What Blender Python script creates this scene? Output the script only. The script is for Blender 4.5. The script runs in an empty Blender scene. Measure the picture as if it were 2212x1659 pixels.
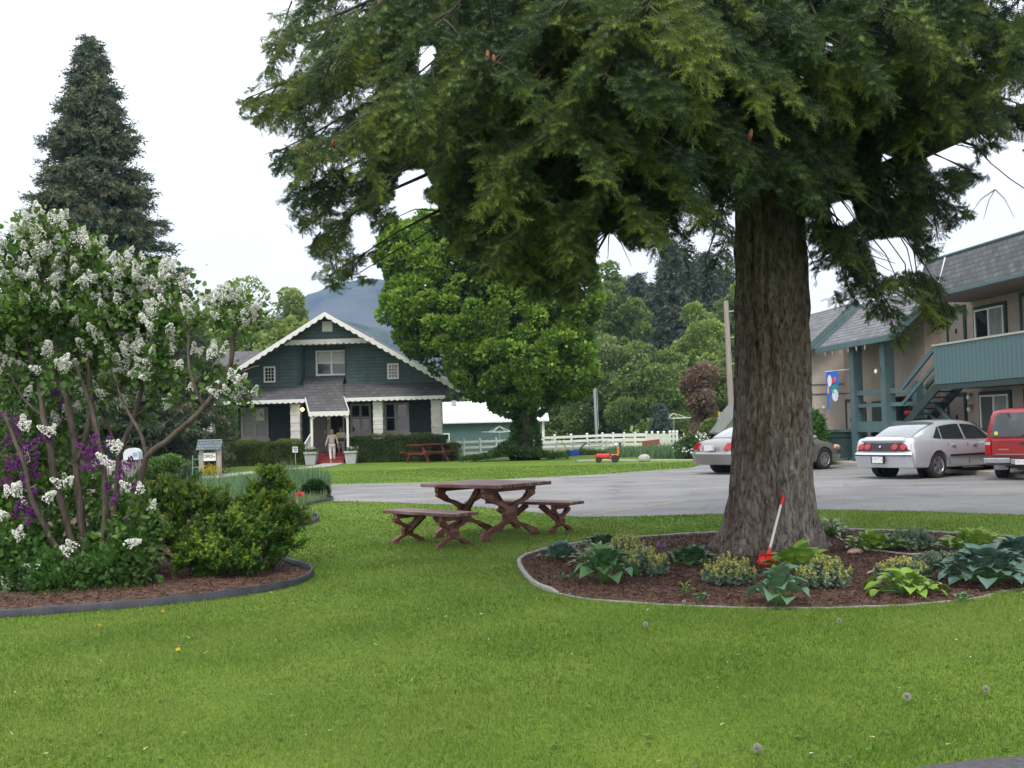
import bpy, bmesh, math, random
import numpy as np
from mathutils import Vector, Matrix
random.seed(7); RNG = np.random.default_rng(7)
SC = bpy.context.scene; COL = SC.collection
R = math.radians; PI = math.pi
# ------------------------------------------------------------ camera (photo measured in a 2212 x 1659 frame)
FP = 38/36*2212; EYE = Vector((0, 0, 1.55)); PITCH = R(2.27); ROLL = R(1.5)
_F = Vector((0, math.cos(PITCH), math.sin(PITCH))); _r0 = Vector((1, 0, 0)); _u0 = Vector((0, -math.sin(PITCH), math.cos(PITCH)))
_R = math.cos(ROLL)*_r0 - math.sin(ROLL)*_u0; _U = math.sin(ROLL)*_r0 + math.cos(ROLL)*_u0
def ray(px, py): return _F + _R*((px-1106)/FP) - _U*((py-829.5)/FP)
def D(px, py, Y):
    d = ray(px, py); return EYE + d*(Y/d.y)
def G(px, py, z=0.0):
    d = ray(px, py); return EYE + d*((z-EYE.z)/d.z)
def X(px, Y): return D(px, 900, Y).x
def proj(P):
    P = np.asarray(P, dtype=float) - np.array(EYE)
    f = P @ np.array(_F); x = P @ np.array(_R); y = P @ np.array(_U)
    return 1106 + FP*x/f, 829.5 - FP*y/f, f
cd = bpy.data.cameras.new("camera"); cam = bpy.data.objects.new("camera", cd); COL.objects.link(cam)
cd.sensor_width = 36; cd.lens = 38; cd.clip_end = 9000; cd.clip_start = .05
cam.matrix_world = Matrix(((_R.x, _U.x, -_F.x, 0), (_R.y, _U.y, -_F.y, 0), (_R.z, _U.z, -_F.z, 1.55), (0, 0, 0, 1)))
SC.camera = cam
# ------------------------------------------------------------ light
SUN_EL, SUN_AZ = R(58), R(200)     # high, soft, behind the camera a little left
w = bpy.data.worlds.new("World"); SC.world = w; w.use_nodes = True; nt = w.node_tree; nt.nodes.clear()
out = nt.nodes.new('ShaderNodeOutputWorld'); bg = nt.nodes.new('ShaderNodeBackground'); sky = nt.nodes.new('ShaderNodeTexSky')
sky.sky_type = 'NISHITA'; sky.sun_disc = False; sky.sun_elevation = SUN_EL; sky.sun_rotation = SUN_AZ
sky.air_density = 1.5; sky.dust_density = 6
mx = nt.nodes.new('ShaderNodeMix'); mx.data_type = 'RGBA'; mx.inputs[0].default_value = .8
tc = nt.nodes.new('ShaderNodeTexCoord'); nz = nt.nodes.new('ShaderNodeTexNoise'); nz.inputs['Scale'].default_value = 2.2; nz.inputs['Detail'].default_value = 5
cr = nt.nodes.new('ShaderNodeValToRGB'); cr.color_ramp.elements[0].position = .3; cr.color_ramp.elements[0].color = (12.5, 12.7, 12.9, 1)
cr.color_ramp.elements[1].position = .7; cr.color_ramp.elements[1].color = (14.5, 14.6, 14.6, 1)
L = nt.links; L.new(tc.outputs['Generated'], nz.inputs['Vector']); L.new(nz.outputs['Fac'], cr.inputs[0])
L.new(sky.outputs[0], mx.inputs[6]); L.new(cr.outputs[0], mx.inputs[7]); L.new(mx.outputs[2], bg.inputs[0])
bg.inputs[1].default_value = .10; L.new(bg.outputs[0], out.inputs[0])
sd = bpy.data.lights.new("sun", 'SUN'); sd.energy = 1.3; sd.angle = R(14); sd.color = (1, .96, .9)
so = bpy.data.objects.new("sun", sd); COL.objects.link(so)
sv = Vector((math.sin(SUN_AZ)*math.cos(SUN_EL), math.cos(SUN_AZ)*math.cos(SUN_EL), math.sin(SUN_EL)))
so.rotation_euler = sv.to_track_quat('Z', 'Y').to_euler(); so.location = (0, 0, 60)
SC.view_settings.view_transform = 'Standard'; SC.view_settings.look = 'None'; SC.view_settings.gamma = 1
SC.view_settings.use_curve_mapping = False; SC.view_settings.exposure = .62
SC.cycles.max_bounces = 7; SC.cycles.diffuse_bounces = 3; SC.cycles.glossy_bounces = 3; SC.cycles.transmission_bounces = 4
SC.cycles.transparent_max_bounces = 6; SC.cycles.volume_bounces = 0; SC.cycles.use_denoising = True
SC.cycles.caustics_reflective = False; SC.cycles.caustics_refractive = False
# ------------------------------------------------------------ materials
def _new(name):
    m = bpy.data.materials.new(name); m.use_nodes = True; n = m.node_tree; n.nodes.clear()
    o = n.nodes.new('ShaderNodeOutputMaterial'); b = n.nodes.new('ShaderNodeBsdfPrincipled'); n.links.new(b.outputs[0], o.inputs[0])
    return m, n, o, b
def c4(c): return (c[0], c[1], c[2], 1)
def mat(name, c1, c2=None, scale=8, rough=.7, metal=0, bump=0, bscale=None, stretch=None, detail=6, coat=0, spec=.5, c3=None, s3=1.0, lo=.35, hi=.65, emit=0):
    m, n, o, b = _new(name); b.inputs['Roughness'].default_value = rough; b.inputs['Metallic'].default_value = metal
    b.inputs['Coat Weight'].default_value = coat; b.inputs['Specular IOR Level'].default_value = spec
    b.inputs['Base Color'].default_value = c4(c1)
    if emit: b.inputs['Emission Color'].default_value = c4(c1); b.inputs['Emission Strength'].default_value = emit
    if c2 is not None or bump:
        t = n.nodes.new('ShaderNodeTexCoord'); mp = n.nodes.new('ShaderNodeMapping'); n.links.new(t.outputs['Object'], mp.inputs[0])
        if stretch: mp.inputs['Scale'].default_value = stretch
        nz = n.nodes.new('ShaderNodeTexNoise'); nz.inputs['Scale'].default_value = scale; nz.inputs['Detail'].default_value = detail
        nz.inputs['Roughness'].default_value = .65; n.links.new(mp.outputs[0], nz.inputs['Vector'])
        if c2 is not None:
            r = n.nodes.new('ShaderNodeValToRGB'); r.color_ramp.elements[0].position = lo; r.color_ramp.elements[0].color = c4(c1)
            r.color_ramp.elements[1].position = hi; r.color_ramp.elements[1].color = c4(c2); n.links.new(nz.outputs['Fac'], r.inputs[0])
            last = r.outputs[0]
            if c3 is not None:
                n3 = n.nodes.new('ShaderNodeTexNoise'); n3.inputs['Scale'].default_value = s3; n3.inputs['Detail'].default_value = 3; n.links.new(mp.outputs[0], n3.inputs['Vector'])
                r3 = n.nodes.new('ShaderNodeValToRGB'); r3.color_ramp.elements[0].position = .45; r3.color_ramp.elements[1].position = .62
                m3 = n.nodes.new('ShaderNodeMix'); m3.data_type = 'RGBA'; m3.inputs[7].default_value = c4(c3)
                n.links.new(n3.outputs['Fac'], r3.inputs[0]); n.links.new(r3.outputs[0], m3.inputs[0]); n.links.new(last, m3.inputs[6]); last = m3.outputs[2]
            n.links.new(last, b.inputs['Base Color'])
        if bump:
            nb = n.nodes.new('ShaderNodeTexNoise'); nb.inputs['Scale'].default_value = bscale or scale*2; nb.inputs['Detail'].default_value = detail; n.links.new(mp.outputs[0], nb.inputs['Vector'])
            bp = n.nodes.new('ShaderNodeBump'); bp.inputs['Strength'].default_value = bump; bp.inputs['Distance'].default_value = .02
            n.links.new(nb.outputs['Fac'], bp.inputs['Height']); n.links.new(bp.outputs[0], b.inputs['Normal'])
    return m
def leafmat(name, cols, transl=.3, rough=.55, spec=.35):
    """cols: ramp over the per-leaf rnd value (0..1): own colours plus painted top light and inner shade"""
    m, n, o, b = _new(name); b.inputs['Roughness'].default_value = rough; b.inputs['Specular IOR Level'].default_value = spec
    a = n.nodes.new('ShaderNodeAttribute'); a.attribute_name = 'rnd'
    r = n.nodes.new('ShaderNodeValToRGB'); el = r.color_ramp.elements
    while len(el) < len(cols): el.new(.5)
    for i, c in enumerate(cols): el[i].position = i/(len(cols)-1); el[i].color = c4(c)
    n.links.new(a.outputs['Fac'], r.inputs[0]); n.links.new(r.outputs[0], b.inputs['Base Color'])
    if transl:
        t = n.nodes.new('ShaderNodeBsdfTranslucent'); n.links.new(r.outputs[0], t.inputs[0])
        s = n.nodes.new('ShaderNodeMixShader'); s.inputs[0].default_value = transl
        n.links.new(b.outputs[0], s.inputs[1]); n.links.new(t.outputs[0], s.inputs[2]); n.links.new(s.outputs[0], o.inputs[0])
    return m
def brickmat(name, c1, c2, mortar, w, h, rough=.9, bump=.5, msize=.01, axes='XZ', mscale=1.0):
    """courses of shingles / siding; axes picks the surface plane"""
    m, n, o, b = _new(name); b.inputs['Roughness'].default_value = rough
    t = n.nodes.new('ShaderNodeTexCoord'); sp = n.nodes.new('ShaderNodeSeparateXYZ'); cb = n.nodes.new('ShaderNodeCombineXYZ')
    n.links.new(t.outputs['Object'], sp.inputs[0]); n.links.new(sp.outputs[axes[0]], cb.inputs[0]); n.links.new(sp.outputs[axes[1]], cb.inputs[1])
    br = n.nodes.new('ShaderNodeTexBrick'); br.inputs['Scale'].default_value = 1; br.inputs['Brick Width'].default_value = w; br.inputs['Row Height'].default_value = h
    br.inputs['Mortar Size'].default_value = msize; br.inputs['Color1'].default_value = c4(c1); br.inputs['Color2'].default_value = c4(c2); br.inputs['Mortar'].default_value = c4(mortar)
    n.links.new(cb.outputs[0], br.inputs['Vector'])
    nz = n.nodes.new('ShaderNodeTexNoise'); nz.inputs['Scale'].default_value = 3; nz.inputs['Detail'].default_value = 5; n.links.new(t.outputs['Object'], nz.inputs['Vector'])
    mr = n.nodes.new('ShaderNodeMapRange'); mr.inputs['To Min'].default_value = .7; mr.inputs['To Max'].default_value = 1.3; n.links.new(nz.outputs['Fac'], mr.inputs['Value'])
    mm = n.nodes.new('ShaderNodeMix'); mm.data_type = 'RGBA'; mm.blend_type = 'MULTIPLY'; mm.inputs[0].default_value = 1
    n.links.new(br.outputs['Color'], mm.inputs[6]); n.links.new(mr.outputs[0], mm.inputs[7]); n.links.new(mm.outputs[2], b.inputs['Base Color'])
    bp = n.nodes.new('ShaderNodeBump'); bp.inputs['Strength'].default_value = bump; bp.inputs['Distance'].default_value = .02; bp.invert = True
    n.links.new(br.outputs['Fac'], bp.inputs['Height']); n.links.new(bp.outputs[0], b.inputs['Normal'])
    return m
# ------------------------------------------------------------ mesh building
class MB:
    def __init__(s, M=None): s.v = []; s.f = []; s.mi = []; s.M = M; s.cur = 0
    def add(s, vs, fs, M=None):
        k = len(s.v)
        for p in vs:
            p = Vector(p)
            if M is not None: p = M @ p
            if s.M is not None: p = s.M @ p
            s.v.append(tuple(p))
        for f in fs: s.f.append(tuple(i+k for i in f)); s.mi.append(s.cur)
        return s
    def box(s, x0, x1, y0, y1, z0, z1, M=None, bev=0):
        if x0 > x1: x0, x1 = x1, x0
        if y0 > y1: y0, y1 = y1, y0
        if z0 > z1: z0, z1 = z1, z0
        if bev > 0:
            b = min(bev, (x1-x0)/2.01, (y1-y0)/2.01, (z1-z0)/2.01)
            bm = bmesh.new(); bmesh.ops.create_cube(bm, size=1)
            bmesh.ops.scale(bm, vec=(x1-x0, y1-y0, z1-z0), verts=bm.verts); bmesh.ops.translate(bm, vec=((x0+x1)/2, (y0+y1)/2, (z0+z1)/2), verts=bm.verts)
            bmesh.ops.bevel(bm, geom=bm.edges[:], offset=b, segments=1, affect='EDGES'); s.bm(bm, M); return s
        v = [(x0, y0, z0), (x1, y0, z0), (x1, y1, z0), (x0, y1, z0), (x0, y0, z1), (x1, y0, z1), (x1, y1, z1), (x0, y1, z1)]
        return s.add(v, [(0, 3, 2, 1), (4, 5, 6, 7), (0, 1, 5, 4), (1, 2, 6, 5), (2, 3, 7, 6), (3, 0, 4, 7)], M)
    def bm(s, bm, M=None):
        bm.verts.index_update(); s.add([v.co for v in bm.verts], [[v.index for v in f.verts] for f in bm.faces], M); bm.free(); return s
    def prism(s, pts, d0, d1, M=None, plane='XZ'):
        """outline pts (a,b) extruded over d0..d1 of the third axis"""
        n = len(pts); T = {'XZ': lambda a, b, d: (a, d, b), 'XY': lambda a, b, d: (a, b, d), 'YZ': lambda a, b, d: (d, a, b)}[plane]
        v = [T(a, b, d0) for a, b in pts]+[T(a, b, d1) for a, b in pts]
        return s.add(v, [tuple(range(n)), tuple(range(2*n-1, n-1, -1))]+[(i, i+n, (i+1) % n+n, (i+1) % n) for i in range(n)], M)
    def tube(s, pts, rad, n=8, M=None, cap=True, lump=None):
        pts = [Vector(p) for p in pts]; m = len(pts)
        if not hasattr(rad, '__len__'): rad = [rad]*m
        vs = []; up = Vector((0, 0, 1)); prev = None
        for i, p in enumerate(pts):
            d = (pts[min(i+1, m-1)]-pts[max(i-1, 0)]).normalized()
            if prev is None:
                a = d.cross(up); a = a.normalized() if a.length > .05 else Vector((1, 0, 0))
            else: a = (prev - d*prev.dot(d)).normalized()
            prev = a; b = d.cross(a)
            for k in range(n):
                t = 2*PI*k/n; rr = rad[i]*(lump(i, k) if lump else 1); vs.append(p+a*math.cos(t)*rr+b*math.sin(t)*rr)
        fs = [(i*n+k, i*n+(k+1) % n, (i+1)*n+(k+1) % n, (i+1)*n+k) for i in range(m-1) for k in range(n)]
        if cap: fs += [tuple(range(n-1, -1, -1)), tuple(range((m-1)*n, m*n))]
        return s.add(vs, fs, M)
    def bar(s, p, q, w, h=None, M=None, up=(0, 0, 1)):
        """rectangular bar from p to q, width w sideways, height h"""
        p, q = Vector(p), Vector(q); h = h or w; d = (q-p).normalized(); u = Vector(up); a = d.cross(u)
        a = a.normalized() if a.length > .02 else Vector((1, 0, 0)); b = a.cross(d).normalized()
        vs = [e+a*i*w/2+b*j*h/2 for e in (p, q) for i, j in ((-1, -1), (1, -1), (1, 1), (-1, 1))]
        return s.add(vs, [(0, 3, 2, 1), (4, 5, 6, 7), (0, 1, 5, 4), (1, 2, 6, 5), (2, 3, 7, 6), (3, 0, 4, 7)], M)
    def lathe(s, prof, n=16, M=None, c=(0, 0)):
        vs = []; m = len(prof)
        for r_, z in prof:
            for k in range(n): t = 2*PI*k/n; vs.append((c[0]+r_*math.cos(t), c[1]+r_*math.sin(t), z))
        fs = [(i*n+k, i*n+(k+1) % n, (i+1)*n+(k+1) % n, (i+1)*n+k) for i in range(m-1) for k in range(n)]
        fs += [tuple(range(n-1, -1, -1)), tuple(range((m-1)*n, m*n))]
        return s.add(vs, fs, M)
    def ball(s, c, r, n=10, M=None, sc=(1, 1, 1)):
        bm = bmesh.new(); bmesh.ops.create_uvsphere(bm, u_segments=n, v_segments=max(6, n*2//3), radius=r)
        bmesh.ops.scale(bm, vec=sc, verts=bm.verts); bmesh.ops.translate(bm, vec=c, verts=bm.verts); return s.bm(bm, M)
    def build(s, name, mats, parent=None, smooth=False, world=False, angle=None):
        me = bpy.data.meshes.new(name); vs = s.v
        if world and parent is not None:
            Mi = mworld(parent).inverted(); vs = [Mi @ Vector(v) for v in vs]
        me.from_pydata(vs, [], s.f)
        if not isinstance(mats, (list, tuple)): mats = [mats]
        for m in mats: me.materials.append(m)
        if len(mats) > 1: me.polygons.foreach_set('material_index', s.mi)
        me.update()
        bm = bmesh.new(); bm.from_mesh(me); bmesh.ops.recalc_face_normals(bm, faces=bm.faces); bm.to_mesh(me); bm.free()
        if smooth:
            me.shade_smooth()
            if angle: me.set_sharp_from_angle(angle=R(angle))
        o = bpy.data.objects.new(name, me); COL.objects.link(o)
        if parent is not None: o.parent = parent
        return o
def mworld(o):
    M = o.matrix_basis.copy(); p = o.parent
    while p is not None: M = p.matrix_basis @ M; p = p.parent
    return M
def tag(o, label=None, cat=None, group=None, kind=None):
    if label: o['label'] = label
    if cat: o['category'] = cat
    if group: o['group'] = group
    if kind: o['kind'] = kind
    return o
def thing(name, label, cat, loc=(0, 0, 0), rz=0, group=None):
    o = bpy.data.objects.new(name, None); COL.objects.link(o); o.empty_display_size = .2
    o.location = loc; o.rotation_euler = (0, 0, rz); return tag(o, label, cat, group)
def dup(root, loc, rz=None, label=None, group=None, scale=None):
    def cp(o, par):
        c = o.copy(); COL.objects.link(c)
        if par is not None: c.parent = par
        for ch in kids.get(o.name, []): cp(ch, c)
        return c
    kids = {}
    for o in list(COL.objects):
        if o.parent is not None: kids.setdefault(o.parent.name, []).append(o)
    r = cp(root, None); r.location = loc
    if rz is not None: r.rotation_euler = (0, 0, rz)
    if label: r['label'] = label
    if group: r['group'] = group
    if scale: r.scale = scale if hasattr(scale, '__len__') else (scale,)*3
    return r
# ------------------------------------------------------------ clouds of small faces (leaves, needles, blades)
def basis(dirs, roll=None, rng=RNG):
    """rotation matrices (N,3,3) whose column 1 is the direction"""
    d = dirs/np.maximum(np.linalg.norm(dirs, axis=1, keepdims=True), 1e-9)
    t = rng.normal(size=d.shape) if roll is None else roll
    a = np.cross(d, t); a /= np.maximum(np.linalg.norm(a, axis=1, keepdims=True), 1e-9); c = np.cross(a, d)
    return np.stack([a, d, c], axis=2)
def cloud(name, P, Rm, S, tmpl, m, parent=None, rnd=None, world=False, smooth=False):
    tv, tf = tmpl; tv = np.asarray(tv, dtype=np.float64); tf = np.asarray(tf, dtype=np.int32); N = len(P); k = len(tv); q = tf.shape[1]
    S = np.asarray(S, dtype=float)
    if S.ndim == 1: S = np.repeat(S[:, None], 3, axis=1)
    V = np.einsum('nij,nkj->nki', Rm, tv[None]*S[:, None, :]) + P[:, None, :]
    V = V.reshape(-1, 3)
    if world and parent is not None:
        Mi = np.array(mworld(parent).inverted()); V = V @ Mi[:3, :3].T + Mi[:3, 3]
    F = (tf[None] + (np.arange(N)*k)[:, None, None]).reshape(-1)
    me = bpy.data.meshes.new(name); me.vertices.add(len(V)); me.vertices.foreach_set('co', V.astype(np.float32).ravel())
    nf = N*len(tf); me.loops.add(nf*q); me.loops.foreach_set('vertex_index', F); me.polygons.add(nf)
    me.polygons.foreach_set('loop_start', np.arange(nf, dtype=np.int32)*q)
    if rnd is None: rnd = RNG.random(N)
    at = me.attributes.new('rnd', 'FLOAT', 'POINT'); at.data.foreach_set('value', np.repeat(np.clip(rnd, 0, 1), k).astype(np.float32))
    me.materials.append(m); me.update(calc_edges=True)
    if not smooth: me.polygons.foreach_set('use_smooth', np.zeros(nf, dtype=bool))
    else: me.polygons.foreach_set('use_smooth', np.ones(nf, dtype=bool))
    o = bpy.data.objects.new(name, me); COL.objects.link(o)
    if parent is not None: o.parent = parent
    return o
LEAF = ([(0, 0, 0), (.34, .45, .07), (0, 1, -.04), (-.34, .45, .07)], [(0, 1, 2), (0, 2, 3)])
HEART = ([(0, 0, 0), (.42, .28, .06), (.3, .68, .05), (0, 1, -.06), (-.3, .68, .05), (-.42, .28, .06), (0, .5, -.03)],
         [(0, 1, 6), (1, 2, 6), (2, 3, 6), (3, 4, 6), (4, 5, 6), (5, 0, 6)])
BLADE = ([(-.5, 0, 0), (.5, 0, 0), (0, 1, .25)], [(0, 1, 2)])
CLUSTER = None
def mk_cluster(n, seed, spread=.5, size=.42):
    """a small bunch of leaves for far crowns"""
    g = np.random.default_rng(seed); vs = []; fs = []
    for i in range(n):
        p = g.normal(size=3); p = p/np.linalg.norm(p)*spread*g.uniform(.4, 1); d = p/np.linalg.norm(p)+g.normal(size=3)*.6
        Rm = basis(d[None], rng=g)[0]; q = (np.array(LEAF[0])*size) @ Rm.T + p; k = len(vs); vs += list(q); fs += [(k, k+1, k+2), (k, k+2, k+3)]
    return (vs, fs)
BUNCH = mk_cluster(6, 3)
def mk_twig(n=14, rad=.26, seed=1, fwd=.55, wid=.055):
    """a needle-covered shoot along +y, length 1"""
    g = np.random.default_rng(seed); vs = []; fs = []
    for i in range(n):
        y = .02+.92*i/(n-1); t = i*2.4+g.uniform(-.3, .3); d = np.array([math.cos(t), fwd+g.uniform(-.1, .25), math.sin(t)]); d /= np.linalg.norm(d)
        l = rad*g.uniform(.8, 1.15)*(1 if y < .8 else .8); b = np.array([-math.sin(t), 0, math.cos(t)])*wid/2; p = np.array([0, y, 0]); k = len(vs)
        vs += [p-b, p+b, p+d*l]; fs.append((k, k+1, k+2))
    k = len(vs); vs += [(-.012, 0, 0), (.012, 0, 0), (0, 1, 0)]; fs.append((k, k+1, k+2))
    return (np.array(vs), np.array(fs))
TWIG = mk_twig(22, .27, 1, .5, .070)
FARTWIG = mk_twig(8, .42, 2, .5, .16)
def in_poly(px, py, poly):
    px = np.asarray(px); py = np.asarray(py); r = np.zeros(px.shape, bool); n = len(poly)
    for i in range(n):
        x1, y1 = poly[i]; x2, y2 = poly[(i+1) % n]
        c = ((y1 > py) != (y2 > py)) & (px < (x2-x1)*(py-y1)/((y2-y1) if y2 != y1 else 1e-9)+x1); r ^= c
    return r
def smooth_closed(pts, k=6, closed=True):
    pts = [Vector(p) for p in pts]; n = len(pts); o = []
    rng_ = range(n) if closed else range(n-1)
    for i in rng_:
        g = (lambda j: pts[j % n]) if closed else (lambda j: pts[min(max(j, 0), n-1)])
        a, b, c, d = g(i-1), g(i), g(i+1), g(i+2)
        for t in range(k):
            t /= k; o.append(.5*((2*b)+(c-a)*t+(2*a-5*b+4*c-d)*t*t+(3*b-a-3*c+d)*t**3))
    if not closed: o.append(pts[-1])
    return o
def noise1(x, s=0): return math.sin(x*1.3+s)*.5+math.sin(x*2.9+s*1.7)*.3+math.sin(x*5.3+s*2.3)*.2
# ------------------------------------------------------------ ground
def sheet(name, pts, z, m, label=None):
    bm = bmesh.new(); vs = [bm.verts.new((p[0], p[1], z)) for p in pts]; bm.faces.new(vs)
    bmesh.ops.triangulate(bm, faces=bm.faces); bmesh.ops.recalc_face_normals(bm, faces=bm.faces)
    for f in bm.faces:
        if f.normal.z < 0: f.normal_flip()
    o = MB().bm(bm).build(name, m)
    for p in o.data.polygons:
        if p.normal.z < 0: p.flip()
    o['kind'] = 'structure'
    if label: o['label'] = label
    return o
def lawn_material():
    m, n, o, b = _new('lawn grass'); b.inputs['Roughness'].default_value = .8; b.inputs['Specular IOR Level'].default_value = .15
    t = n.nodes.new('ShaderNodeTexCoord')
    def nz(s, d=6, st=None):
        x = n.nodes.new('ShaderNodeTexNoise'); x.inputs['Scale'].default_value = s; x.inputs['Detail'].default_value = d; x.inputs['Roughness'].default_value = .7
        if st:
            mp = n.nodes.new('ShaderNodeMapping'); mp.inputs['Scale'].default_value = st; n.links.new(t.outputs['Object'], mp.inputs[0]); n.links.new(mp.outputs[0], x.inputs['Vector'])
        else: n.links.new(t.outputs['Object'], x.inputs['Vector'])
        return x
    a = nz(.55, 5); r = n.nodes.new('ShaderNodeValToRGB'); e = r.color_ramp.elements
    e[0].position = .36; e[0].color = (.100, .185, .022, 1); e[1].position = .64; e[1].color = (.160, .245, .036, 1); e.new(.5).color = (.128, .216, .027, 1)
    n.links.new(a.outputs['Fac'], r.inputs[0])
    f = nz(26, 8); r2 = n.nodes.new('ShaderNodeValToRGB'); r2.color_ramp.elements[0].position = .32; r2.color_ramp.elements[0].color = (.62, .66, .6, 1)
    r2.color_ramp.elements[1].position = .7; r2.color_ramp.elements[1].color = (1.25, 1.2, 1.1, 1); n.links.new(f.outputs['Fac'], r2.inputs[0])
    m1 = n.nodes.new('ShaderNodeMix'); m1.data_type = 'RGBA'; m1.blend_type = 'MULTIPLY'; m1.inputs[0].default_value = 1
    n.links.new(r.outputs[0], m1.inputs[6]); n.links.new(r2.outputs[0], m1.inputs[7])
    k = nz(3.2, 5); r3 = n.nodes.new('ShaderNodeValToRGB'); r3.color_ramp.elements[0].position = .6; r3.color_ramp.elements[1].position = .78; n.links.new(k.outputs['Fac'], r3.inputs[0])
    m2 = n.nodes.new('ShaderNodeMix'); m2.data_type = 'RGBA'; m2.inputs[7].default_value = (.17, .18, .045, 1); n.links.new(r3.outputs[0], m2.inputs[0]); n.links.new(m1.outputs[2], m2.inputs[6])
    n.links.new(m2.outputs[2], b.inputs['Base Color'])
    bp = n.nodes.new('ShaderNodeBump'); bp.inputs['Strength'].default_value = .7; bp.inputs['Distance'].default_value = .03; g = nz(60, 6)
    n.links.new(g.outputs['Fac'], bp.inputs['Height']); n.links.new(bp.outputs[0], b.inputs['Normal'])
    return m
M_LAWN = lawn_material()
sheet('ground', [(-2500, -40), (2500, -40), (2500, 4500), (-2500, 4500)], 0, M_LAWN)
def asphalt(name, c1, c2, c3):
    m = mat(name, c1, c2, scale=1.1, rough=.95, bump=.35, bscale=160, c3=c3, s3=.35, detail=10, stretch=(1, 2.2, 1)); n = m.node_tree; b = n.nodes['Principled BSDF']; src = b.inputs['Base Color'].links[0].from_socket
    t = n.nodes.new('ShaderNodeTexCoord'); v = n.nodes.new('ShaderNodeTexVoronoi'); v.feature = 'DISTANCE_TO_EDGE'; v.inputs['Scale'].default_value = .28; dn = n.nodes.new('ShaderNodeTexNoise'); dn.inputs['Scale'].default_value = .9; dn.inputs['Detail'].default_value = 6
    ad = n.nodes.new('ShaderNodeVectorMath'); ad.operation = 'MULTIPLY_ADD'; ad.inputs[1].default_value = (2.2, 2.2, 0); n.links.new(t.outputs['Object'], dn.inputs['Vector']); n.links.new(dn.outputs['Color'], ad.inputs[0]); n.links.new(t.outputs['Object'], ad.inputs[2]); n.links.new(ad.outputs[0], v.inputs['Vector'])
    r = n.nodes.new('ShaderNodeValToRGB'); r.color_ramp.elements[0].position = .004; r.color_ramp.elements[0].color = (.72, .72, .72, 1); r.color_ramp.elements[1].position = .009; n.links.new(v.outputs['Distance'], r.inputs[0])
    s = n.nodes.new('ShaderNodeTexNoise'); s.inputs['Scale'].default_value = .55; s.inputs['Detail'].default_value = 7; n.links.new(t.outputs['Object'], s.inputs['Vector']); r2 = n.nodes.new('ShaderNodeValToRGB'); r2.color_ramp.elements[0].position = .30; r2.color_ramp.elements[0].color = (.70, .69, .70, 1); r2.color_ramp.elements[1].position = .44; n.links.new(s.outputs['Fac'], r2.inputs[0])
    f = n.nodes.new('ShaderNodeTexNoise'); f.inputs['Scale'].default_value = 45; f.inputs['Detail'].default_value = 4; n.links.new(t.outputs['Object'], f.inputs['Vector']); r3 = n.nodes.new('ShaderNodeValToRGB'); r3.color_ramp.elements[0].position = .3; r3.color_ramp.elements[0].color = (.78, .78, .78, 1); r3.color_ramp.elements[1].position = .7; r3.color_ramp.elements[1].color = (1.15, 1.15, 1.15, 1); n.links.new(f.outputs['Fac'], r3.inputs[0])
    for x in (r, r2, r3):
        k = n.nodes.new('ShaderNodeMix'); k.data_type = 'RGBA'; k.blend_type = 'MULTIPLY'; k.inputs[0].default_value = 1; n.links.new(src, k.inputs[6]); n.links.new(x.outputs[0], k.inputs[7]); src = k.outputs[2]
    n.links.new(src, b.inputs['Base Color']); return m
M_ASPH = asphalt('worn asphalt', (.165, .165, .172), (.225, .225, .232), (.255, .252, .25))
M_ASPH2 = mat('dark asphalt', (.05, .05, .055), (.09, .09, .095), scale=30, rough=.9, bump=.5, bscale=120)
NEAR = [G(720, 1083), G(803, 1084), G(1000, 1092), G(1251, 1117), G(1400, 1115), G(1571, 1110), G(1769, 1101), G(1990, 1105), G(2212, 1113)]
FARE = [G(1491, 1011), G(1279, 1026), G(1100, 1035), G(885, 1044), G(720, 1047)]
ASPH = [Vector((-60, 26, 0)), Vector((-14, 24.5, 0))]+NEAR+[Vector((16, 12, 0)), Vector((60, 4, 0)), Vector((60, 44, 0)), Vector((8.5, 41.2, 0)), Vector((6.6, 38.5, 0))]+FARE+[Vector((-14, 33, 0)), Vector((-60, 36, 0))]
sheet('parking_lot', ASPH, .004, M_ASPH)
# painted yellow bay lines, worn
M_YEL = mat('worn yellow paint', (.42, .36, .16), (.24, .235, .215), scale=9, rough=.9, lo=.4, hi=.56)
M_CONC = mat('concrete', (.36, .34, .31), (.46, .44, .40), scale=6, rough=.9, bump=.3)
def strip(mb, p, q, w, z0, z1):
    p, q = Vector(p), Vector(q); d = (q-p).normalized(); a = Vector((-d.y, d.x, 0))*w/2
    vs = [p-a, q-a, q+a, p+a]; mb.add([(v.x, v.y, z0) for v in vs]+[(v.x, v.y, z1) for v in vs], [(0, 3, 2, 1), (4, 5, 6, 7), (0, 1, 5, 4), (1, 2, 6, 5), (2, 3, 7, 6), (3, 0, 4, 7)])
for k, (a, b) in enumerate([(G(1262, 1114), G(1480, 1082)), (G(1010, 1082), G(1225, 1072)), (G(1770, 1022), G(1880, 1010)), (G(1480, 1036), G(1560, 1031)), (G(1960, 1040), G(2100, 1026))]):
    mb = MB(); strip(mb, a, b, .11, .0075, .0085); o = mb.build('road_marking', M_YEL); o['kind'] = 'structure'
# near bottom-right road
RD = [G(1960, 1662), G(2040, 1650), G(2120, 1641), G(2212, 1634), Vector((4.0, 5.2, 0)), Vector((6, 4.4, 0)), Vector((6, -6, 0)), Vector((-3, -6, 0)), Vector((-3, 3.2, 0)), Vector((.5, 4.1, 0))]
sheet('road', RD, .004, M_ASPH2)
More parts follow.
